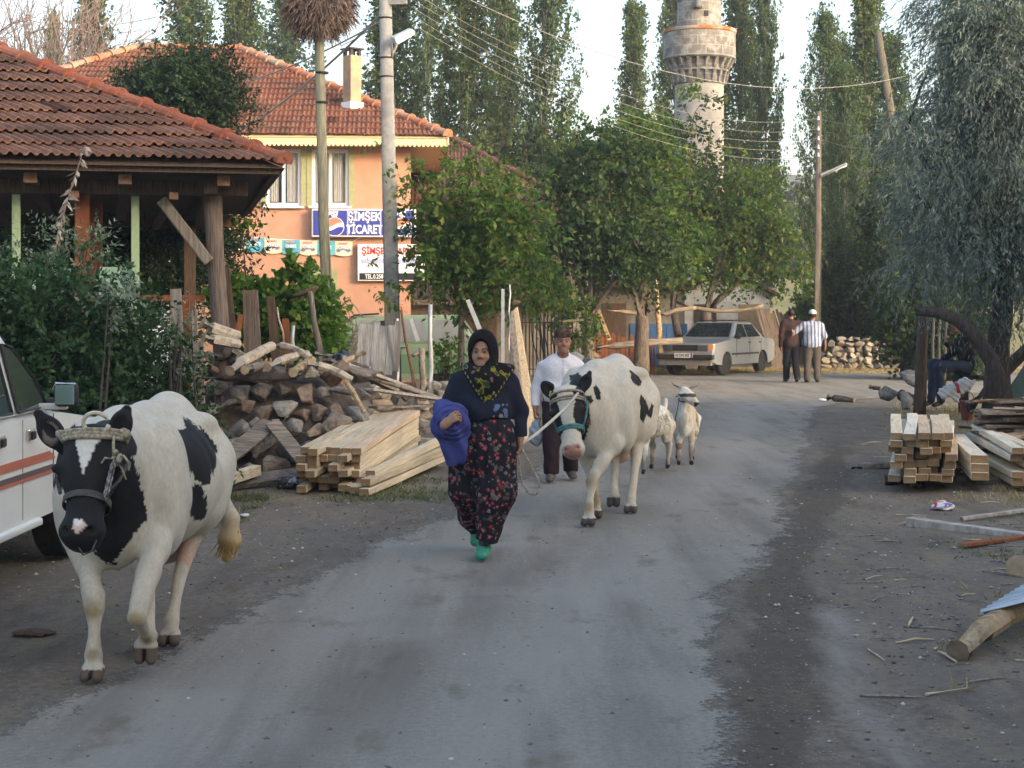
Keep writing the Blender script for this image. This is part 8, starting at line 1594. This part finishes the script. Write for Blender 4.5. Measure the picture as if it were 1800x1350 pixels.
def stripes(v): c = solid((.36, .40, .51))(v); x = np.abs(v[:, 0]); u = (v[:, 0]/.088) % 1; paintc(c, np.abs(u-.5) < .17, (.075, .11, .20)); paintc(c, np.abs(np.abs(u-.5)-.28) < .05, (.24, .28, .40)); return c
far_man('stout man in a blue striped shirt and white cap walking away', (7.2, 38.25, 0), J2, (-.02, -.02, 1.62), 'shirt', 'trousers', 1.18, stripes, (.075, .066, .062), True, (.02, .018, .017), (.62, .64, .62), hem=.84)

# --- seated person in the shade on the right
se = thing('person', 'person in dark top and jeans sitting in the shade under the arched trunk', 'person', (7.4, 27, 0))
def S(px, py, y=0): q = P(px, py, 27+y); return (q.x-7.4, y, q.z)
J = dict(SL=S(1700, 592, -.15), SR=S(1692, 594, .15), EL=S(1690, 622, -.2), ER=S(1676, 618, .2), WL=S(1665, 604, -.22), WR=S(1656, 634, .12), HL=S(1704, 645, -.1), HR=S(1704, 645, .1), KL=S(1650, 645, -.14), KR=S(1642, 640, .12), AL=S(1654, 705, -.12), AR=S(1637, 704, .12), TL=S(1640, 712, -.14), TR=S(1622, 711, .1))
hc = np.array(S(1681, 572, 0)); b = Body((-.85, -.5, 0), (.35, .5, 1.62), .0105); flesh(b, J, tuple(hc), rad(-70)); hand(b, J['WL'], (-.3, 0, 1), (1, 0, .2), .8, 1, 1); hand(b, J['WR'], (-1, 0, -.3), (0, 0, -1), .5, 1, 1)
def cse(v): c = solid((.26, .12, .09))(v); paintc(c, (v[:, 2] > hc[2]+.03) | ((v[:, 0] > hc[0]+.03) & (v[:, 2] > hc[2]-.08)), (.02, .017, .015)); return c
b.build('body', M_SKIN, se, cse); b = Body((-.6, -.45, .6), (.4, .45, 1.5), .0105); sm_ = (np.array(J['SL'])+np.array(J['SR']))/2; hm = (np.array(J['HL'])+np.array(J['HR']))/2; b.cone(sm_+[.02, 0, -.1], hm+[0, 0, .1], .19, .18, .05); b.cone(J['SL'], J['SR'], .09, .09, .05)
for s in 'LR': b.cone(J['S'+s], J['E'+s], .08, .068, .04); b.cone(J['E'+s], J['W'+s], .064, .05, .03)
b.disp(cloth_noise(.006, 15, 31)); b.build('pullover', M_CLOTH, se, solid((.016, .015, .020))); b = Body((-.85, -.4, .05), (.35, .4, 1.0), .0105); b.ell(hm, (.17, .17, .14), 0)
for s in 'LR': b.chain([J['H'+s], J['K'+s], np.array(J['A'+s])+[0, 0, .03]], [.11, .088, .07], .04)
b.disp(cloth_noise(.006, 15, 32)); b.build('jeans', M_CLOTH, se, solid((.032, .042, .075)))
for s in 'LR': shoe('shoe', se, np.array(J['A'+s]), np.array(J['T'+s])+[.02, 0, 0], bpy.data.materials['black_leather'], .0105)
mb = MB(); mb.tube([V(7.4+hm[0]-.25, 27, .58), V(7.4+hm[0]+.5, 27.05, .58)], .12, 10, wob=.06, rnd=rk)
for x in (-.1, .4): mb.tube([V(7.4+hm[0]+x, 27, 0), V(7.4+hm[0]+x, 27, .5)], .09, 8)
tag(mb.build('rough_bench', BARK_DK, None, smooth=True, origin=(7.4+hm[0], 27, 0)), 'rough log seat under the seated person', 'seat')
b = Body((-.35, -.2, -.2), (.35, .2, .25), .011); b.cone((-.22, 0, -.05), (.1, 0, .08), .09, .11, 0, flat=.6); b.cone((.08, 0, .07), (.24, 0, .14), .08, .03, .05, flat=.6); b.cone((-.08, -.02, .02), (-.02, -.02, -.15), .07, .05, .04, flat=.5); b.disp(lambda X, Y, Z: .012*np.sin(X*40+Z*17)*np.sin(Z*52+X*9)); bg = thing('shopping_bag', 'white plastic bag with a red print hanging beside the seated person', 'bag', tuple(P(1684, 686, 25))); b.build('bag', vcol_mat('bag_plastic', .4, 30, .15, .2), bg, lambda v: np.where(((np.abs(v[:, 0]+.02+.3*(v[:, 2]-.03)) < .03) & (v[:, 2] > -.04) & (v[:, 2] < .13))[:, None], np.array([[.42, .05, .10]]), np.array([[.58, .61, .66]])))
b = Body((-.16, -.14, -.3), (.16, .14, .1), .011); b.cone((0, 0, .0), (0, 0, -.24), .12, .09, 0); bk = thing('bucket', 'dark red bucket below the white plastic bag', 'bucket', tuple(P(1700, 706, 25.1))); b.cut(lambda X, Y, Z: Z-.02+0*X+0*Y); b.ell((0, 0, .03), (.10, .10, .12), 0, op='s'); b.build('bucket', pm('red_plastic', (.13, .03, .025), (.2, .05, .04), 9, .5), bk); mb = MB(); q = P(1700, 706, 25.1); mb.tube([q+V(.11*math.cos(a), 0, .02+.14*math.sin(a)) for a in [math.pi*k/12 for k in range(13)]], .006, 5); mb.build('bucket_handle', M_BLACK, bk)
# ---------------------------------------------------------------- evening haze over the valley
mb = MB(); mb.box((0, 380, 39.5), (2100, 900, 83))
t = NT('haze_air'); t.n.remove(t.b); pv = t.add('ShaderNodeVolumePrincipled'); pv.inputs['Density'].default_value = .0011; pv.inputs['Color'].default_value = (.86, .9, .95, 1); pv.inputs['Anisotropy'].default_value = .25
t.l(pv.outputs[0], t.out.inputs['Volume']); hz = mb.build('haze', t.m); hz['kind'] = 'stuff'
pos = sn*4.5+su*11.5  # added house, out of view, keeps the low sun off the foreground
hb = thing('house', 'tall plastered house added unseen behind the viewer to shade the road', 'house', (pos.x, pos.y, 0), math.atan2(sn.y, sn.x))
b = MB(); b.box((0, 0, 4.3), (24, 8, 8.6)); b.build('wall', M_PLASTER_GREY, hb, world=False)
b = MB(); b.prism([(-12.6, -4.6, 8.5), (-12.6, 4.6, 8.5), (-12.6, 0, 10.8)], (0, 0, 0), (25.2, 0, 0)); b.build('roof', M_TILE_BROWN, hb, world=False)
for k in range(6):
    b = MB(); b.box((-10+4*k, 4.0, 5.8), (1.1, .12, 1.4)); ww = b.build('window', M_PVC, hb, world=False); g = MB(); g.box((-10+4*k, 4.07, 5.8), (.9, .02, 1.2)); g.build('pane', M_GLASS, ww, world=False)

for i, (s_, u_, r_, h_) in enumerate([(20.5, -4, 2.0, 5.6), (24.5, -3.5, 2.2, 6.2)]):  # bushes added out of view to shade the right-hand side
    q = sn*s_+su*u_; shrub('shade_bush', 'large leafy bush added unseen right of the view to shade the silvery tree' if i else 'broad leafy bush added for shade outside the right edge of the view', [(q.x, q.y, h_*.5, r_, r_, h_*.5)], 900, .26, .17, L_DK, slen=.6, seed=90+i, cat='bush')
